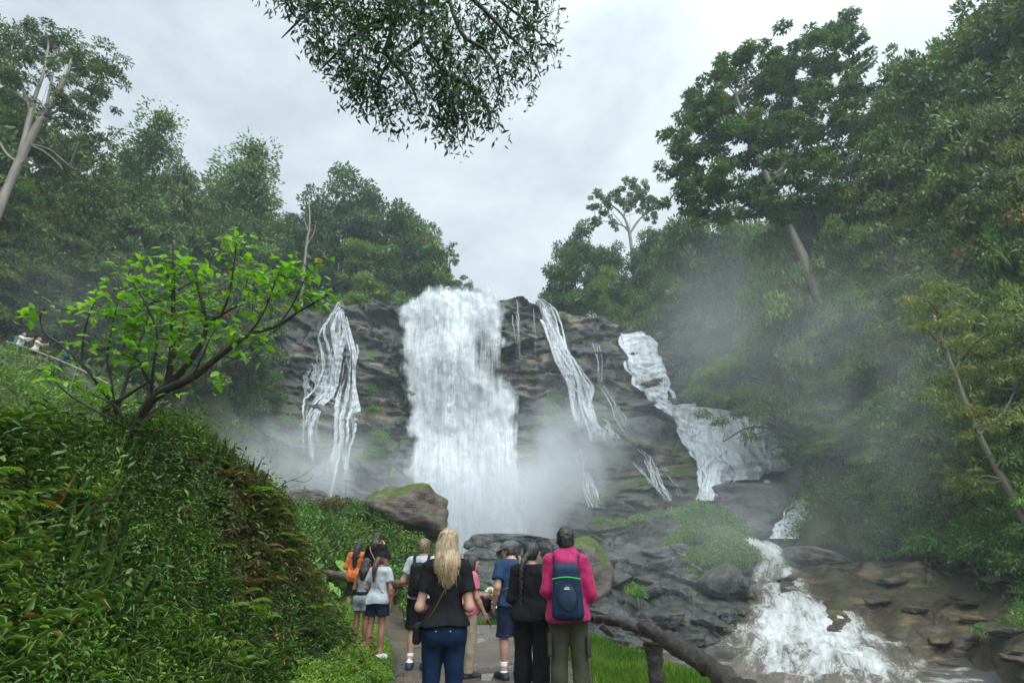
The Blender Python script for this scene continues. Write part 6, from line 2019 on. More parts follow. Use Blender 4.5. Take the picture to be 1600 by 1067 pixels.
    def hair(s, col, style="short", length=.3, seed=1, curl=0.0, side=0.0, label=None, full=1.0):
        if col not in HM: HM[col] = hair_mat("hair_" + col, *HAIR[col])
        bk = s.hc + np.array([0, -.085, -.03])

        def f(P):
            H = s.headlocal(P)
            cap = smin(ell_(H, (0, -.016, .026), (.090, .107, .107)), ell_(H, (0, -.035, -.03), (.080, .082, .08)), .03)
            face = .038 + .30 * np.clip(H[:, 2] - .03, -.05, .05)
            cap = np.maximum(cap, H[:, 1] - np.where(H[:, 2] > .055, .20, face))
            if style == "short":
                cap = np.maximum(cap, -.075 - H[:, 2])
                d = cap + .008 * fbm(H * 45 + seed, 3, seed)
                return d
            d = cap
            if style == "bob":
                d = smin(d, ell_(H, (0, -.03, -.05), (.098, .085, .085)), .03)
                d = np.maximum(d, H[:, 1] - np.where(H[:, 2] > .05, .2, .03))
            if style in ("long", "wavy"):
                z1 = s.hc[2] - .06
                z2 = z1 - length
                m1 = np.array([side * .3, -.105, z1 - length * .45])
                e1 = np.array([side, -.118, z2])
                w0, w1, w2 = .082 * full, .092 * full, .035 + .14 * (full - 1)
                def sheet(a, b, wa, wb):
                    Q = P.copy()
                    Q[:, 0] = (Q[:, 0])
                    ab = np.asarray(b) - np.asarray(a)
                    t = np.clip(((P - a) @ ab) / (ab @ ab), 0, 1)
                    c = a + t[:, None] * ab
                    ww = wa + (wb - wa) * t
                    q = (P - c) / np.stack([ww, .42 * ww + .012, ww], 1)
                    k0 = np.linalg.norm(q, axis=1)
                    return (k0 - 1) * (.42 * ww + .012)
                d = smin(d, sheet(bk, m1, w0, w1), .03)
                d = smin(d, sheet(m1, e1, w1, w2), .03)
                d = d + .014 * np.abs(fbm(np.stack([P[:, 0] * 38 + (3 * np.sin(P[:, 2] * 20) if style == "wavy" else 0), P[:, 1] * 38, P[:, 2] * 3], 1), 2, seed)) - .006
                cut = z2 + .07 * vnoise(np.stack([P[:, 0] * 30, P[:, 1] * 0, P[:, 2] * 0], 1), seed + 4) + (.5 - (full - 1)) * np.abs(P[:, 0] - side)
                d = np.maximum(d, (cut - .05 - P[:, 2]) * .7)
                return d
            if style in ("tail", "braid"):
                d = np.maximum(d, -.085 - H[:, 2])
                a = s.hc + np.array([side * .35, -.115, .02 if style == "tail" else -.03])
                b = a + np.array([side * .3, -.055, -.12]); c = np.array([side, -.125, s.hc[2] - length])
                n = 10
                L_ = smooth_line([a, b, (b + c) / 2 + [0, -.01, 0], c], 4)
                if style == "braid":
                    acc = np.linspace(0, 1, len(L_))
                    for k, p in enumerate(smooth_line(L_, 2)[::1]):
                        w = .030 * (1 - .5 * k / (2 * len(L_)))
                        d = smin(d, ell_(P, p + np.array([.008 * (-1) ** k, 0, 0]), (w, w * .85, w * 1.1)), .008)
                else:
                    for k in range(len(L_) - 1):
                        t = k / len(L_)
                        d = smin(d, cap_(P, L_[k], L_[k + 1], .018 + .028 * math.sin(math.pi * min(1, t * 1.1 + .12)), .018 + .028 * math.sin(math.pi * min(1, (t + 1 / len(L_)) * 1.1 + .12))), .015)
                d = d + .007 * fbm(np.stack([P[:, 0] * 50, P[:, 1] * 50, P[:, 2] * 5], 1), 2, seed)
            return d
        lo = s.hc - np.array([.20, .24, .20 + (length if style not in ("short", "bob") else 0) + .12]); hi = s.hc + np.array([.20, .17, .19])
        o = s.grow("hair", f, lo, hi, HM[col], label)
        if style in ("long", "wavy") and s.vox < .02:      # loose locks over the mass of hair
            r = np.random.default_rng(seed)
            tb = Tubes()
            for k in range(int(150 * full)):
                x0 = r.uniform(-1, 1)
                zt = s.hc[2] + .10 - .10 * r.random()
                xs = np.array([x0 * .055, x0 * .082 * full, x0 * .088 * full + side * .2, x0 * (.075 * full) + side * .6 + r.normal() * .012, x0 * (.055 * full) + side + r.normal() * .022])
                ye = -.150 - .02 * (1 - x0 * x0)
                ys = np.array([-.07 - .03 * (1 - abs(x0)), -.118 + .035 * x0 * x0, ye + .022 + .03 * x0 * x0, ye + .028 * x0 * x0 + r.normal() * .006, ye + .01 + r.normal() * .012])
                ze = s.hc[2] - .06 - length * (1.02 - .25 * abs(x0) + .16 * r.normal())
                zs = np.array([zt, s.hc[2] + .01, s.hc[2] - .10, s.hc[2] - .10 + (ze - s.hc[2] + .10) * .55, ze])
                P = smooth_line(np.stack([xs, ys, zs], 1), 4)
                w = .0032 + .003 * r.random()
                tb.add(P * s.s, np.interp(np.linspace(0, 1, len(P)), [0, .3, 1], [w * .7, w, w * .25]) * s.s, 4, False)
            V = np.concatenate(tb.V); F = tb.F
            me0 = o.data
            v0 = np.empty(len(me0.vertices) * 3, np.float32); me0.vertices.foreach_get("co", v0); v0 = v0.reshape(-1, 3)
            li = np.empty(len(me0.loops), np.int32); me0.loops.foreach_get("vertex_index", li)
            me = mesh_np("hair", np.concatenate([v0, V]), [li.reshape(-1, 4)] + [q + len(v0) for q in F], True)
            me.materials.append(HM[col])
            o.data = me
        return o

    def cap(s, mat):
        def f(P):
            H = s.headlocal(P)
            d = np.maximum(ell_(H, (0, -.014, .032), (.093, .112, .110)), .035 - H[:, 2] + .1 * (-.02 - H[:, 1]))
            q = H - np.array([0, .10, .040]); q[:, 2] += 1.2 * q[:, 0] ** 2 + .25 * q[:, 1]
            br = np.maximum(ell_(q, (0, 0, 0), (.076, .085, .30)), np.abs(q[:, 2]) - .006)
            d = smin(d, br, .01)
            return smin(d, ell_(H, (0, -.014, .143), (.008, .008, .006)), .004)
        return s.grow("cap", f, s.hc - [.22, .22, .08], s.hc + [.22, .22, .2], mat, vox=.008)

    def at(s, p):
        """a point of the 1.70 m figure in the world"""
        p = np.asarray(p, float) * s.s
        c, n = math.cos(s.yaw), math.sin(s.yaw)
        l = s.root.location
        return np.array([l[0] + p[0] * c - p[1] * n, l[1] + p[0] * n + p[1] * c, l[2] + p[2]])

    def carried(s, name, label, cat, fn):
        """something worn or held: its own object in the figure's frame"""
        o = thing(name, label, cat, s.root.location, s.yaw)
        o.scale = (s.s,) * 3
        fn(o)
        return o

    def strap(s, pts, w=.012, t=.004):
        S = smooth_line(pts, 6)
        return Tubes().add(S, np.full(len(S), w), 8, True, flat=t / w)


EYE_M = plain_mat("dark_eye", (0.03, 0.02, 0.015), 0.2, 0.1)


def sdf_child(name, f, lo, hi, mat, parent, vox=.010):
    V, F = surface(f, lo, hi, vox)
    return obj(name, mesh_np(name, V, F, True), mat, parent)


def torso_path(s, pts, lift=.012):
    """pushes points out to just above the clothed torso (works in x,y around the spine)"""
    out = []
    for p in pts:
        p = np.array(p, float)
        for _ in range(40):
            d = min(s.torso(p[None])[0], s.arm(p[None], "l", 0, False)[0] + .01, s.arm(p[None], "r", 0, False)[0] + .01)
            if d > lift: break
            e = np.array([p[0] * .35, (p[1] if abs(p[1]) > .01 else .01), .25 * max(0, p[2] - 1.38) * 4])
            p = p + e / (np.linalg.norm(e) + 1e-9) * .006
        out.append(p)
    return np.array(out)


def backpack(s, label, mat, mat2, strap_m, size=(.145, .085, .235), z=1.16, trim=None, y0=-.125, pocket=True, logo=False, col=None):
    def fn(o):
        c = np.array([0, y0 - size[1], z])

        def f(P):
            q = P - c
            k = 1 + .10 * q[:, 2] / size[2]
            d = box_(np.stack([q[:, 0] * k, q[:, 1] + .25 * np.clip(q[:, 2], -.1, .3) * 0, q[:, 2]], 1), (0, 0, 0), size, .06)
            return d + .006 * fbm(P * np.array([14, 14, 8]), 3, 5)
        sdf_child("pack_body", f, c - np.array(size) - .06, c + np.array(size) + .06, mat, o)
        if pocket:
            pcx = c + np.array([0, -size[1] - .002, -size[2] * .22])
            sdf_child("pocket", lambda P: smin(ell_(P, pcx, (size[0] * .66, .030, size[2] * .48)), ell_(P, pcx + [0, .01, 0], (size[0] * .74, .018, size[2] * .56)), .004) + .002 * fbm(P * 20, 2, 3), pcx - [.2, .06, .22], pcx + [.2, .06, .22], mat2, o, .007)
            tz = Tubes()
            a = np.linspace(0, 2 * math.pi, 40)
            tz.add(np.stack([pcx[0] + size[0] * .70 * np.cos(a), np.full(40, pcx[1] - .012), pcx[2] + size[2] * .52 * np.sin(a)], 1), .004, 5, False)
            obj("zip_line", tz.mesh("zip_line"), strap_m, o)
        if trim is not None:
            x = np.linspace(-size[0] * .93, size[0] * .93, 15)
            zz = c[2] + size[2] * .42 + .022 * (1 - (x / size[0]) ** 2)
            yy = np.full(15, c[1] - size[1] - .003) + .05 * (np.abs(x) / size[0]) ** 4
            obj("trim", Tubes().add(np.stack([x, yy, zz], 1), .0075, 6, True, flat=1.0).mesh("trim"), trim, o)
            x = np.linspace(-size[0] * .05, size[0] * .6, 8)
            obj("trim", Tubes().add(np.stack([x, np.full(8, c[1] - size[1] * .62), c[2] + size[2] * .92 + .0 * x], 1), .005, 6, True).mesh("trim"), trim, o)
        if logo:
            q = c + np.array([0, -size[1] - .036, size[2] * .10])
            tl = Tubes().add([q + [-.026, .0, 0], q + [.026, .0, 0]], .0035, 5, True)
            tl.add([q + [-.018, 0, .008], q + [-.006, 0, .018], q + [.002, 0, .011], q + [.010, 0, .016], q + [.02, 0, .008]], .0028, 5, True)
            obj("logo", tl.mesh("logo"), WHITE_M, o)
        for sg in (-1, 1):
            pts = torso_path(s, [(sg * .085, -.13, z + size[2] * .75), (sg * .095, -.10, 1.40), (sg * .10, -.04, 1.455), (sg * .10, .04, 1.44), (sg * .105, .12, 1.33), (sg * .125, .13, 1.2), (sg * .15, .06, 1.08), (sg * .13, -.10, 1.02)], .030)
            obj("strap", s.strap(pts, .024, .008).mesh("strap"), strap_m, o)
    return s.carried("backpack", label, "backpack", fn)


# ------------------------------------------------------------------ the visitors
black_c = cloth_mat("black_cotton", (0.010, 0.010, 0.011)); jean_c = cloth_mat("blue_denim", (0.006, 0.017, 0.046), 0.8); navy_c = cloth_mat("navy_cloth", (0.012, 0.018, 0.042)); blue_c = cloth_mat("slate_blue_tshirt", (0.020, 0.043, 0.092))
pink_c = cloth_mat("magenta_shell", (0.31, 0.003, 0.070), 0.5); olive_c = cloth_mat("olive_canvas", (0.050, 0.052, 0.034)); white_c = cloth_mat("pale_grey_tshirt", (0.36, 0.39, 0.42)); grey_c = cloth_mat("grey_cloth", (0.26, 0.29, 0.32)); orange_c = cloth_mat("orange_shell", (0.52, 0.125, 0.016), 0.55)
khaki_c = cloth_mat("khaki_cloth", (0.27, 0.22, 0.155)); rose_c = cloth_mat("rose_pink_cloth", (0.46, 0.10, 0.16)); cream_c = cloth_mat("cream_cloth", (0.50, 0.45, 0.38)); teal_c = cloth_mat("teal_cloth", (0.02, 0.14, 0.20)); dteal_c = cloth_mat("dark_teal_cloth", (0.02, 0.06, 0.08)); capgrey = cloth_mat("grey_cap_cloth", (0.10, 0.105, 0.115))
WHITE_M = plain_mat("white_rubber", (0.72, 0.72, 0.72), 0.6, 0.05); DARK_SHOE = plain_mat("dark_shoe", (0.02, 0.022, 0.028), 0.6, 0.3); pack_navy = cloth_mat("navy_nylon", (0.014, 0.028, 0.058), 0.42); pack_navy2 = cloth_mat("navy_nylon_pocket", (0.020, 0.034, 0.062), 0.35); green_trim = cloth_mat("green_piping", (0.03, 0.36, 0.06), 0.6)
pack_black = cloth_mat("black_nylon", (0.010, 0.011, 0.013), 0.5); leather = plain_mat("brown_leather", (0.13, 0.065, 0.035), 0.5, 0.2); tan_strap = plain_mat("tan_strap_leather", (0.36, 0.24, 0.12), 0.6, 0.2); red_bag = plain_mat("red_leather", (0.34, 0.045, 0.040), 0.45, 0.2); brass = plain_mat("brass", (0.55, 0.33, 0.10), 0.35, 0.1); steel = plain_mat("dark_steel", (0.10, 0.10, 0.11), 0.3, 0.1)

# the blonde viewer nearest the camera
p = Fig("person with long blonde hair in black tee and blue jeans, nearest on the path", 701, 829, 4.9, yaw=2, skin="fair", vox=.009, wide=.93, stance=.01)
p.joint(ell=(-.212, -.045, 1.10), wrl=(-.15, .175, 1.06), elr=(.206, -.05, 1.10), wrr=(.15, .185, 1.08))
p.body()
p.top("shirt", black_c, hem=.965, sleeve=.62, i=.018, flare=.022, amp=.006)
p.legs("jeans", jean_c, bottom=.06, waist=1.0, i=.010, amp=.0035)
p.shoes(DARK_SHOE)
p.hair("blonde", "long", .235, 3, side=.02, full=1.14)
for x in (-.055, .062):
    q = np.array([x, -.158, .935]) * p.s
    obj("rivet", Tubes().add([q, q + [0, -.004, 0], q + [0, -.007, 0]], [.006, .006, .001], 8).mesh("rivet"), brass, p.root)
p.carried("crossbody_bag", "small dark crossbody bag on a thin strap worn over the black tee", "bag", lambda o: (
    obj("strap", p.strap(torso_path(p, [(.10, .05, 1.44), (.075, -.03, 1.462), (.06, -.10, 1.38), (-.02, -.15, 1.2), (-.11, -.13, 1.04), (-.19, -.03, .97), (-.14, .12, 1.0), (-.02, .16, 1.2), (.07, .13, 1.36)], .030), .006, .004).mesh("strap"), leather, o),
    sdf_child("pouch", lambda P: box_(P, (-.222, .02, .90), (.035, .09, .075), .025), np.array([-.30, -.12, .78]), np.array([-.14, .16, 1.02]), pack_black, o)))

# magenta jacket
p = Fig("person with short black hair in a magenta hooded jacket and olive trousers", 883, 826, 5.8, yaw=-6, female=False, skin="light", vox=.009, wide=.88, stance=.035)
p.joint(ell=(-.195, -.06, 1.13), wrl=(-.12, .19, 1.02), elr=(.228, -.03, 1.10), wrr=(.13, .19, 1.00))
p.body()


def jacket(P):
    loose = .020 + .050 * np.clip((1.30 - P[:, 2]) / .42, 0, 1)
    d = p.torso(P) - loose
    for q in "lr":
        e, w_ = p.J["el" + q], p.J["wr" + q]
        ar = np.maximum(p.arm(P, q, .020), ((P - w_) @ (w_ - e)) / np.linalg.norm(w_ - e) + .01)
        d = smin(d, ar, .05)
    hood = smin(cap_(P, (-.085, -.075, 1.45), (.085, -.075, 1.45), .052, .052), ell_(P, (0, -.125, 1.375), (.115, .058, .085)), .04)
    col = np.maximum(np.abs(np.linalg.norm(P[:, :2] - np.array([0, .0]), axis=1) - .085) - .014, np.abs(P[:, 2] - 1.475) - .045)
    d = smin(d, hood, .018)
    d = smin(d, col, .02)
    d = d + p.folds(P, .0055, 4)
    return np.maximum(d, .865 + .012 * np.sin(P[:, 0] * 11) - P[:, 2])


lo, hi = p.bounds(.2); lo[2] = .82; hi[2] = 1.56
p.grow("jacket", jacket, lo, hi, pink_c)
p.legs("trousers", olive_c, bottom=.05, waist=1.0, i=.012, loose=.008, amp=.005)
for sg in (-1, 1):
    c = np.array([sg * .185, -.01, .66])
    p.grow("cargo_pocket", lambda P: box_(P, c, (.022, .075, .095), .014) + p.folds(P, .003, 8), c - [.06, .11, .13], c + [.06, .11, .13], olive_c)
p.shoes(DARK_SHOE)
p.hair("black", "short", 0, 6)
backpack(p, "navy daypack with green piping worn on the magenta jacket", pack_navy, pack_navy2, pack_navy, (.142, .075, .245), 1.135, green_trim, y0=-.130, logo=True)

# braid
p = Fig("person with a long black braid in black clothes, head turned right", 829, 849, 6.3, yaw=-18, skin="light", vox=.010, wide=1.12, head=(-42, -12))
p.joint(elr=(.215, -.0, 1.12), wrr=(.12, .20, 1.10), ell=(-.235, -.03, 1.10), wrl=(-.16, .17, 1.02))
p.body()
p.top("shirt", black_c, hem=.88, i=.022, flare=.035, fore=True, amp=.007, seed=5)
p.legs("trousers", black_c, bottom=.05, i=.022, loose=.03, amp=.006)
p.shoes(DARK_SHOE)
p.hair("black", "braid", .60, 4, side=-.10)

# man in grey cap
p = Fig("person in grey cap, slate blue tee and navy shorts, facing left", 799, 846, 7.7, yaw=28, female=False, skin="fair", vox=.010, stance=.03, head=(38, -14))
p.hc = p.hc + np.array([0, .05, -.015])
p.joint(ell=(-.245, -.05, 1.115), wrl=(-.235, .06, .885), elr=(.245, -.02, 1.12), wrr=(.16, .16, .98))
p.body(vox=.0075)
p.top("shirt", blue_c, hem=.88, sleeve=.66, i=.018, flare=.03, amp=.007, seed=7)
p.legs("shorts", navy_c, bottom=.50, waist=1.0, i=.022, loose=.025, amp=.006)
p.socks(WHITE_M, .07, .22)
p.shoes(DARK_SHOE)
p.hair("dark", "short", 0, 8)
p.cap(capgrey)
p.carried("chest_bag", "dark bag worn in front on an olive strap by the person in the grey cap", "bag", lambda o: (
    obj("strap", p.strap(torso_path(p, [(.11, .10, 1.34), (.10, .02, 1.455), (.095, -.04, 1.46), (.06, -.12, 1.35), (.0, -.13, 1.2), (-.12, -.1, 1.1), (-.17, .02, 1.06), (-.13, .12, 1.1), (0, .15, 1.22)], .034), .022, .006).mesh("strap"), cloth_mat("olive_web", (0.16, 0.14, 0.045)), o),
    sdf_child("pouch", lambda P: box_(P, (-.03, .185, 1.17), (.10, .045, .13), .035), np.array([-.16, .11, 1.0]), np.array([.10, .27, 1.34]), pack_black, o)))
w_ = p.J["wrl"]; e_ = p.J["ell"]; u = unit(w_ - e_)
p.carried("wristwatch", "dark wristwatch on the left wrist of the person in the grey cap", "watch", lambda o: (
    obj("band", Tubes().add([w_ - u * .030, w_ - u * .026, w_ - u * .012, w_ - u * .008], [.030, .035, .035, .030], 14).mesh("band"), steel, o),
    obj("dial", Tubes().add([w_ - u * .019 + np.array([-.030, 0, 0]), w_ - u * .019 + np.array([-.040, 0, 0])], .016, 12).mesh("dial"), steel, o)))

# short dark-haired woman in profile
p = Fig("person with dark bob seen in profile, facing right behind the blonde person", 735, 868, 7.8, yaw=-62, skin="light", vox=.010, head=(-14, -6))
p.hc = p.hc + np.array([0, .03, -.01])
p.joint(elr=(.22, .04, 1.10), wrr=(.235, .16, .88), ell=(-.20, .08, 1.12), wrl=(-.13, .30, 1.09))
p.body(vox=.0075)
p.top("shirt", rose_c, hem=.86, sleeve=.6, i=.02, flare=.03, seed=9)
p.legs("trousers", khaki_c, bottom=.08, i=.02, loose=.015, amp=.006)
p.shoes(DARK_SHOE)
p.hair("dark", "bob", 0, 9)
w_ = p.J["wrr"] + np.array([0.0, .035, -.085])
p.carried("folded_umbrella", "thin dark folded umbrella held low by the person with the dark bob", "umbrella", lambda o: (
    obj("handle", Tubes().add([w_ + [0, -.05, .07], w_ + [0, 0, .0]], [.011, .011], 8).mesh("handle"), leather, o), obj("shaft", Tubes().add([w_, w_ + [0, .08, -.11]], [.014, .007], 8).mesh("shaft"), DARK_SHOE, o)))
p.carried("handbag", "black handbag with a pink fold, carried by the person with the dark bob", "bag", lambda o: (
    sdf_child("pouch", lambda P: smin(ell_(P, (.06, .27, .99), (.055, .095, .10)), ell_(P, (.06, .26, .93), (.06, .105, .07)), .03) + .004 * fbm(P * 16, 2, 2), np.array([-.05, .1, .8]), np.array([.18, .44, 1.15]), pack_black, o),
    sdf_child("pink_fold", lambda P: cap_(P, (.07, .20, 1.11), (.08, .40, .97), .022, .018) + .003 * fbm(P * 20, 2, 3), np.array([0, .1, .9]), np.array([.16, .5, 1.2]), rose_c, o)))
p.carried("yellow_pouch", "small bright yellow cloth pouch at the blonde person's right elbow", "pouch", lambda o: sdf_child("pouch", lambda P: ell_(P, (.02, .36, 1.17), (.03, .035, .045)) + .006 * fbm(P * 30, 2, 2), np.array([-.06, .28, 1.08]), np.array([.1, .46, 1.26]), cloth_mat("yellow_cloth", (0.62, 0.45, 0.04)), o))

# young man with black backpack
p = Fig("person with tousled brown hair, pale tee, black shorts and white socks", 663, 843, 8.35, yaw=-4, female=False, skin="fair", vox=.010, wide=.94, stance=.02, head=(-8, 0))
p.joint(ell=(-.275, -.03, 1.13), wrl=(-.13, .20, 1.12), elr=(.235, -.03, 1.12), wrr=(.20, .15, 1.0), anl=(-.095, -.06, .085), toel=(-.11, .09, .03))
p.body()
p.top("shirt", white_c, hem=.90, sleeve=.6, i=.018, flare=.025, seed=11)
p.legs("shorts", black_c, bottom=.50, waist=1.0, i=.02, loose=.022)
p.socks(WHITE_M, .07, .21)
p.shoes(plain_mat("navy_trainer", (0.018, 0.032, 0.055), 0.6, 0.2))
p.hair("sandy", "short", 0, 12)
backpack(p, "black backpack on the pale tee of the brown-haired person", pack_black, pack_black, pack_black, (.135, .085, .225), 1.16, None, y0=-.12)

# girl with cap, pale tee
p = Fig("person in black cap with long ponytail, pale tee and navy shorts", 597, 864, 8.6, yaw=-14, skin="tan", vox=.0095, wide=1.0, stance=.03, head=(-42, -2))
p.joint(elr=(.235, -.02, 1.11), wrr=(.245, .03, .865), ell=(-.235, -.02, 1.12), wrl=(-.20, .14, 1.0))
p.body(vox=.0075)
p.top("shirt", white_c, hem=.875, sleeve=.60, i=.020, flare=.03, amp=.007, seed=13)
p.legs("shorts", navy_c, bottom=.68, waist=1.0, i=.022, loose=.03)
p.shoes(WHITE_M)
p.hair("brown", "tail", .36, 14, side=-.05)
p.cap(black_c)
p.carried("shoulder_bag", "red shoulder bag on a brown strap across the pale tee", "bag", lambda o: (
    obj("strap", p.strap(torso_path(p, [(-.10, .04, 1.45), (-.085, -.03, 1.462), (-.06, -.11, 1.36), (.03, -.15, 1.2), (.13, -.11, 1.06), (.2, .0, 1.0), (.14, .12, 1.06), (0, .16, 1.2), (-.08, .12, 1.36)], .040), .009, .005).mesh("strap"), leather, o),
    sdf_child("pouch", lambda P: box_(P, (.20, .10, 1.02), (.035, .075, .085), .03), np.array([.12, 0, .88]), np.array([.30, .22, 1.16]), red_bag, o)))

# girl in tank top
p = Fig("person with long dark hair in grey strap top and pale grey shorts", 573, 873, 9.2, yaw=-8, skin="tan", vox=.0105, wide=.95, stance=.015, head=(-20, 0))
p.joint(elr=(.20, .0, 1.12), wrr=(.13, .17, 1.05), ell=(-.215, -.01, 1.12), wrl=(-.13, .17, 1.05))
p.body()
p.top("top", grey_c, hem=.98, i=.010, flare=.008, neck=1.27, amp=.004, seed=15, straps=True)
p.legs("shorts", grey_c, bottom=.70, waist=1.04, i=.02, loose=.03)
for sg in (-1, 1):
    obj("top_strap", Tubes().add(torso_path(p, [(sg * .075, -.10, 1.25), (sg * .085, -.09, 1.36), (sg * .09, -.02, 1.45), (sg * .085, .06, 1.40)], .010) * p.s, .006, 6).mesh("top_strap"), white_c, p.root)
p.grow("waistband", lambda P: np.maximum(p.torso(P, .030), np.abs(P[:, 2] - 1.03) - .035), [-.24, -.2, .98], [.24, .2, 1.08], black_c)
p.shoes(WHITE_M)
p.hair("dark", "long", .20, 16)

# orange jacket
p = Fig("person with very long black hair in a bright orange jacket", 561, 847, 12.7, yaw=-6, skin="light", vox=.012, wide=1.02, stance=.02)
p.joint(ell=(-.27, -.02, 1.12), wrl=(-.14, .18, 1.10), elr=(.26, -.02, 1.12), wrr=(.14, .18, 1.08))
p.body()
p.top("jacket", orange_c, hem=.76, i=.030, flare=.035, fore=True, amp=.009, seed=17, neck=1.47)
p.legs("shorts", black_c, bottom=.46, waist=1.0, i=.025, loose=.025)
p.shoes(plain_mat("brown_boot", (0.07, 0.045, 0.03), 0.6, 0.2), high=.24)
p.hair("black", "wavy", .42, 18)

# dark top with tan strap, photographing
p = Fig("person with dark hair in black top with a tan strap, hands raised to face", 590, 833, 12.3, h=1.68, yaw=-10, skin="light", vox=.012, head=(-10, 0))
p.joint(ell=(-.25, .08, 1.20), wrl=(-.06, .24, 1.44), elr=(.25, .08, 1.22), wrr=(.08, .24, 1.46))
p.body()
p.top("shirt", black_c, hem=.86, i=.022, flare=.03, fore=True, seed=19)
p.legs("trousers", black_c, bottom=.06, i=.02, loose=.02)
p.shoes(DARK_SHOE)
p.hair("dark", "long", .14, 20)
p.carried("crossbody_bag", "small bag on a tan strap over the black top", "bag", lambda o: (
    obj("strap", p.strap(torso_path(p, [(-.10, .06, 1.44), (-.09, -.03, 1.462), (-.07, -.11, 1.36), (.02, -.14, 1.2), (.12, -.11, 1.04), (.20, .0, .97), (.12, .13, 1.04), (0, .15, 1.2), (-.08, .12, 1.36)], .040), .014, .006).mesh("strap"), tan_strap, o),
    sdf_child("pouch", lambda P: box_(P, (.215, .03, .92), (.035, .08, .07), .025), np.array([.13, -.1, .8]), np.array([.3, .16, 1.04]), tan_strap, o)))
# stone she stands on
q = p.root.location
me = boulder_mesh(51, (.42, .34, .30), sub=4)
o = obj("stepping_stone", me, dark_rock, None, (q[0], q[1], q[2] - .255))
tag(o, "flat stone under the feet of the person with the tan strap", "rock")

# the three on the upper path
far_people = []
p = Fig("person in cream long sleeves pointing a phone, highest on the far left path", 38, 520, 28, h=1.72, yaw=-80, female=False, skin="fair", vox=.022)
p.joint(ell=(-.20, .22, 1.25), wrl=(-.10, .46, 1.36), elr=(.20, .22, 1.25), wrr=(.08, .46, 1.34))
p.body(); p.top("shirt", cream_c, hem=.84, i=.02, fore=True); p.legs("trousers", navy_c, bottom=.05); p.shoes(DARK_SHOE); p.hair("sandy", "short", 0, 3)
backpack(p, "teal backpack on the person in cream sleeves at far left", teal_c, teal_c, teal_c, (.14, .09, .22), 1.15, y0=-.12, pocket=False)
far_people.append(p)
p = Fig("person in cream tee and dark shorts pointing a phone, middle of the far left trio", 62, 527.5, 27.6, h=1.68, yaw=-75, skin="fair", vox=.022)
p.joint(ell=(-.19, .22, 1.25), wrl=(-.10, .44, 1.32), elr=(.19, .22, 1.25), wrr=(.08, .44, 1.31))
p.body(); p.top("shirt", cream_c, hem=.84, i=.02); p.legs("shorts", black_c, bottom=.55); p.shoes(DARK_SHOE); p.hair("sandy", "short", 0, 4)
far_people.append(p)
p = Fig("person with reddish hair in dark teal jacket, lowest on the far left path", 105, 543, 27.2, h=1.66, yaw=-60, skin="fair", vox=.022, head=(-10, -25))
p.joint(ell=(-.22, .10, 1.12), wrl=(-.10, .30, 1.10), elr=(.22, .10, 1.12), wrr=(.08, .30, 1.08))
p.body(); p.top("jacket", dteal_c, hem=.84, i=.03, fore=True); p.legs("trousers", navy_c, bottom=.05); p.shoes(DARK_SHOE); p.hair("red", "long", .22, 5)
far_people.append(p)

# ------------------------------------------------------------------ log rails
m = NT("wet_log")
o_ = m.obj()
n1 = m.noise(m.map(o_, (1.6, .5, 1.6)), 20, 7, 0.75)
n2 = m.noise(o_, 2.2, 4, 0.6)
n3 = m.noise(o_, 55, 4, 0.6)
c = m.mix(m.ramp(n1, [(0.35, 0), (0.65, 1)]), (0.007, 0.005, 0.004), (0.062, 0.047, 0.038))
c = m.mix(m.math('MULTIPLY', m.ramp(n2, [(0.5, 0), (0.7, 1)]), 0.30), c, (0.10, 0.08, 0.07))
wet_log = m.done(m.bsdf(c, m.ramp(n2, [(0.3, 0.22), (0.7, 0.55)]), m.bump(m.math('ADD', n1, m.math('MULTIPLY', n3, .4)), 0.9, 0.03)))
brown_log = bark_mat("brown_log", (0.050, 0.033, 0.026), (0.125, 0.085, 0.066), 9, 0.35)


def log(pts, r, rough=.16, seed=1, n=28, sides=14):
    P = smooth_line(np.array(pts), n)
    k = 1 + .10 * fbm(np.stack([np.arange(len(P)) * .35, np.zeros(len(P)), np.zeros(len(P)) + seed], 1), 3, seed)
    return P, np.interp(np.linspace(0, 1, len(P)), np.linspace(0, 1, len(np.atleast_1d(r))), np.atleast_1d(r)) * k


f1 = thing("log_fence", "dark weathered log railing at the right side of the path, close to camera", "fence", (1.05, 4.4, float(gz(1.05, 4.4))))
f1o = np.array(f1.location)


def rail(parent, name, pts, r, mat, seed, rough=.2):
    P, R = log(pts, r, seed=seed)
    t = Tubes(); t.add(P - np.array(parent.location), R, 30, True, rough, seed)
    return obj(name, t.mesh(name), mat, parent)


A1, A2, A3 = W(908, 962, 6.6), W(965, 972, 5.5), W(1022, 990, 4.45)
rail(f1, "rail", [A1, A2, A3], [.036, .042, .048], wet_log, 3, .30)
B1, B2, B3 = W(1006, 978, 4.55), W(1075, 1020, 3.6), W(1172, 1090, 2.6)
rail(f1, "rail", [B1, B2, B3, B3 + (B3 - B2) * 1.4], [.046, .052, .058, .06], wet_log, 7, .34)
for (px, py, Y, r_) in ((1020, 1000, 4.42, .062), (912, 968, 6.5, .055)):
    a = W(px, py, Y); g = float(gz(a[0], a[1]))
    rail(f1, "post", [a + [0, 0, -.02], [a[0], a[1], (a[2] + g) / 2], [a[0], a[1], g - .25]], [r_, r_, r_ * 1.1], brown_log if px < 1000 else wet_log, int(px), .16)
rail(f1, "post", [B3 + (B3 - B2) * 1.2, B3 + (B3 - B2) * 1.2 * np.array([1, 1, 0]) + [0, 0, -.6], B3 + (B3 - B2) * 1.2 * np.array([1, 1, 0]) + [0, 0, -1.3]], [.07, .07, .08], wet_log, 12)
a = W(1096, 1021, 3.75)
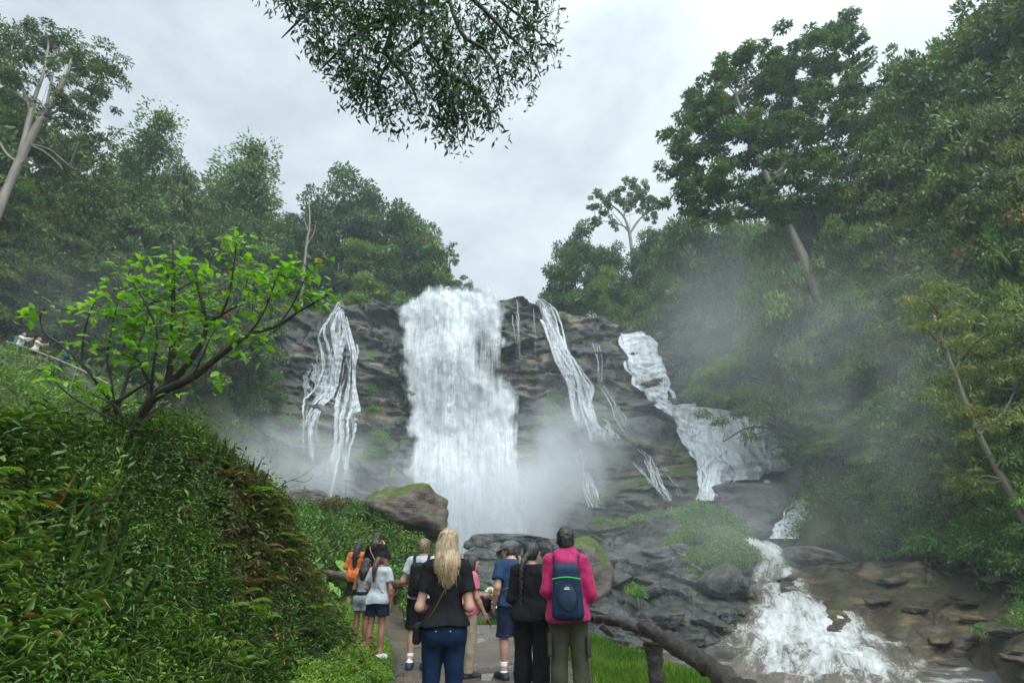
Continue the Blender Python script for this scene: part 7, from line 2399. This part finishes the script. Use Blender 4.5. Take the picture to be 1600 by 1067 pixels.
rail(f1, "broken_stub", [a + [-.05, .02, .0], a, a + [.04, .0, -.09]], [.02, .028, .03], wet_log, 5)
# hanging splinter under the first rail
a = W(948, 985, 5.7)
rail(f1, "splinter", [a + [-.05, 0, .05], a, a + [.06, -.02, -.05]], [.035, .03, .012], wet_log, 9, .3)

f2 = thing("log_fence", "brown log railing across the far edge of the muddy path", "fence", tuple(W(700, 960, 12.4) * np.array([1, 1, 0])))
C = [W(470, 890, 15.2), W(520, 897, 14.2), W(570, 906, 13.4), W(640, 915, 12.2), W(662, 915, 12.1)]
rail(f2, "rail", C[:3] + [W(600, 910, 12.8)], [.09, .09, .085, .085], brown_log, 4, .12)
rail(f2, "rail", [W(596, 909, 12.85), W(640, 915, 12.2), W(668, 917, 12.0)], [.085, .09, .085], brown_log, 6, .12)
rail(f2, "rail", [W(664, 918, 12.0), W(720, 927, 11.9), W(790, 933, 11.8), W(880, 940, 10.5), W(912, 955, 7.0)], [.085, .085, .085, .08, .07], brown_log, 8, .12)
for px, py, Y in ((503, 898, 14.5), (600, 912, 12.8), (645, 918, 12.1), (785, 938, 11.8)):
    a = W(px, py, Y); g = float(gz(a[0], a[1]))
    rail(f2, "post", [a, [a[0], a[1], (a[2] + g) / 2], [a[0], a[1], min(g, a[2] - .3) - .25]], [.07, .075, .075], brown_log, int(px), .1)

f3 = thing("hand_rail", "thin rail along the upper path below the far left trio", "fence", tuple(W(80, 566, 26.8)))
U = [W(10, 534, 27.4), W(30, 540, 27.2), W(75, 556, 26.8), W(120, 575, 26.4), W(170, 600, 26)]
rail(f3, "rail", U, [.05] * 5, bark_grey, 3, .05)
for q in U[1:4]:
    g = float(gz(q[0], q[1]))
    rail(f3, "post", [q, (q + [q[0], q[1], g]) / 2, [q[0], q[1], min(g, q[2] - .3) - .2]], [.045] * 3, bark_grey, 4, .05)
# ------------------------------------------------------------------ air
def vol_mat(name, density, color=(0.90, 0.95, 1.0), aniso=0.0):
    m = NT(name)
    v = m.n("VolumePrincipled")
    v.inputs["Color"].default_value = (*color, 1)
    v.inputs["Anisotropy"].default_value = aniso
    m.val(v.inputs["Density"], density)
    return m, v


def box_obj(name, lo, hi, mat):
    x0, y0, z0 = lo; x1, y1, z1 = hi
    V = np.array([(x, y, z) for x in (x0, x1) for y in (y0, y1) for z in (z0, z1)], float)
    F = np.array([(0, 1, 3, 2), (4, 6, 7, 5), (0, 4, 5, 1), (2, 3, 7, 6), (0, 2, 6, 4), (1, 5, 7, 3)])
    return obj(name, mesh_np(name, V, F, False), mat)


m, v = vol_mat("damp_air", 0.0008, (0.82, 0.94, 1.0))
hz = box_obj("haze", (-152, -62, -9), (152, 192, 66), m.done(None, v.outputs[0]))
tag(hz, "thin bluish haze filling the whole ravine", "haze", None, "stuff")


def mist(label, px, py, Y, rad, dens, seed, nscale=1.6, thr=0.42, soft=0.25, rot=(0, 0, 0)):
    """a drifting cloud of spray: an ellipsoid of uneven density"""
    import bmesh
    bm = bmesh.new()
    bmesh.ops.create_icosphere(bm, subdivisions=3, radius=1.0)
    me = bpy.data.meshes.new("spray_mist")
    bm.to_mesh(me); bm.free()
    m = NT("spray_%d" % seed)
    oc = m.obj()
    ln = m.n("VectorMath", operation='LENGTH')
    m.l(oc, ln.inputs[0])
    fall = m.math('SUBTRACT', 1.0, ln.outputs["Value"], clamp=True)
    fall = m.math('MULTIPLY', fall, fall)
    nz_ = m.noise(m.map(oc, tuple(nscale * q / max(rad) for q in rad), (seed * 3.1, seed, 0)), 1.0, 4, 0.62, 0.6)
    k = m.ramp(nz_, [(thr, 0), (thr + soft, 1)])
    den = m.math('MULTIPLY', m.math('MULTIPLY', fall, k), dens)
    v = m.n("VolumePrincipled")
    v.inputs["Color"].default_value = (0.96, 0.98, 1, 1)
    m.l(den, v.inputs["Density"])
    o = obj("spray_mist", me, m.done(None, v.outputs[0]), None, W(px, py, Y))
    o.scale = rad
    o.rotation_euler = rot
    return tag(o, label, "mist", None, "stuff")


mist("white spray billowing at the foot of the widest waterfall", 810, 815, 55, (21, 8, 10), 0.95, 1, 1.8, .25, .4)
mist("pale spray drifting right across the lower cliff", 905, 745, 54, (15, 6, 12), 0.5, 2, 2.0, .36)
mist("thin cloud of spray blown up over the right-hand forest", 1190, 480, 43, (24, 8, 14), 0.115, 3, 2.2, .30, .5, rot=(0, -.5, 0))
mist("grey veil of spray hanging before the right-hand forest", 1350, 600, 29, (13, 5, 15), 0.12, 4, 2.2, .30, .5, rot=(0, .6, 0))
mist("spray drifting over the rapids and the rock bank", 1150, 830, 33, (15, 7, 5), 0.07, 5, 2.4, .36)
mist("low mist pooled at the foot of the left cliff", 450, 740, 50, (17, 8, 8), 0.26, 6, 2.2, .34)
mist("dim mist filling the left slope under the trees", 110, 470, 30, (18, 6, 8), 0.022, 7, 2.2, .30, .5)
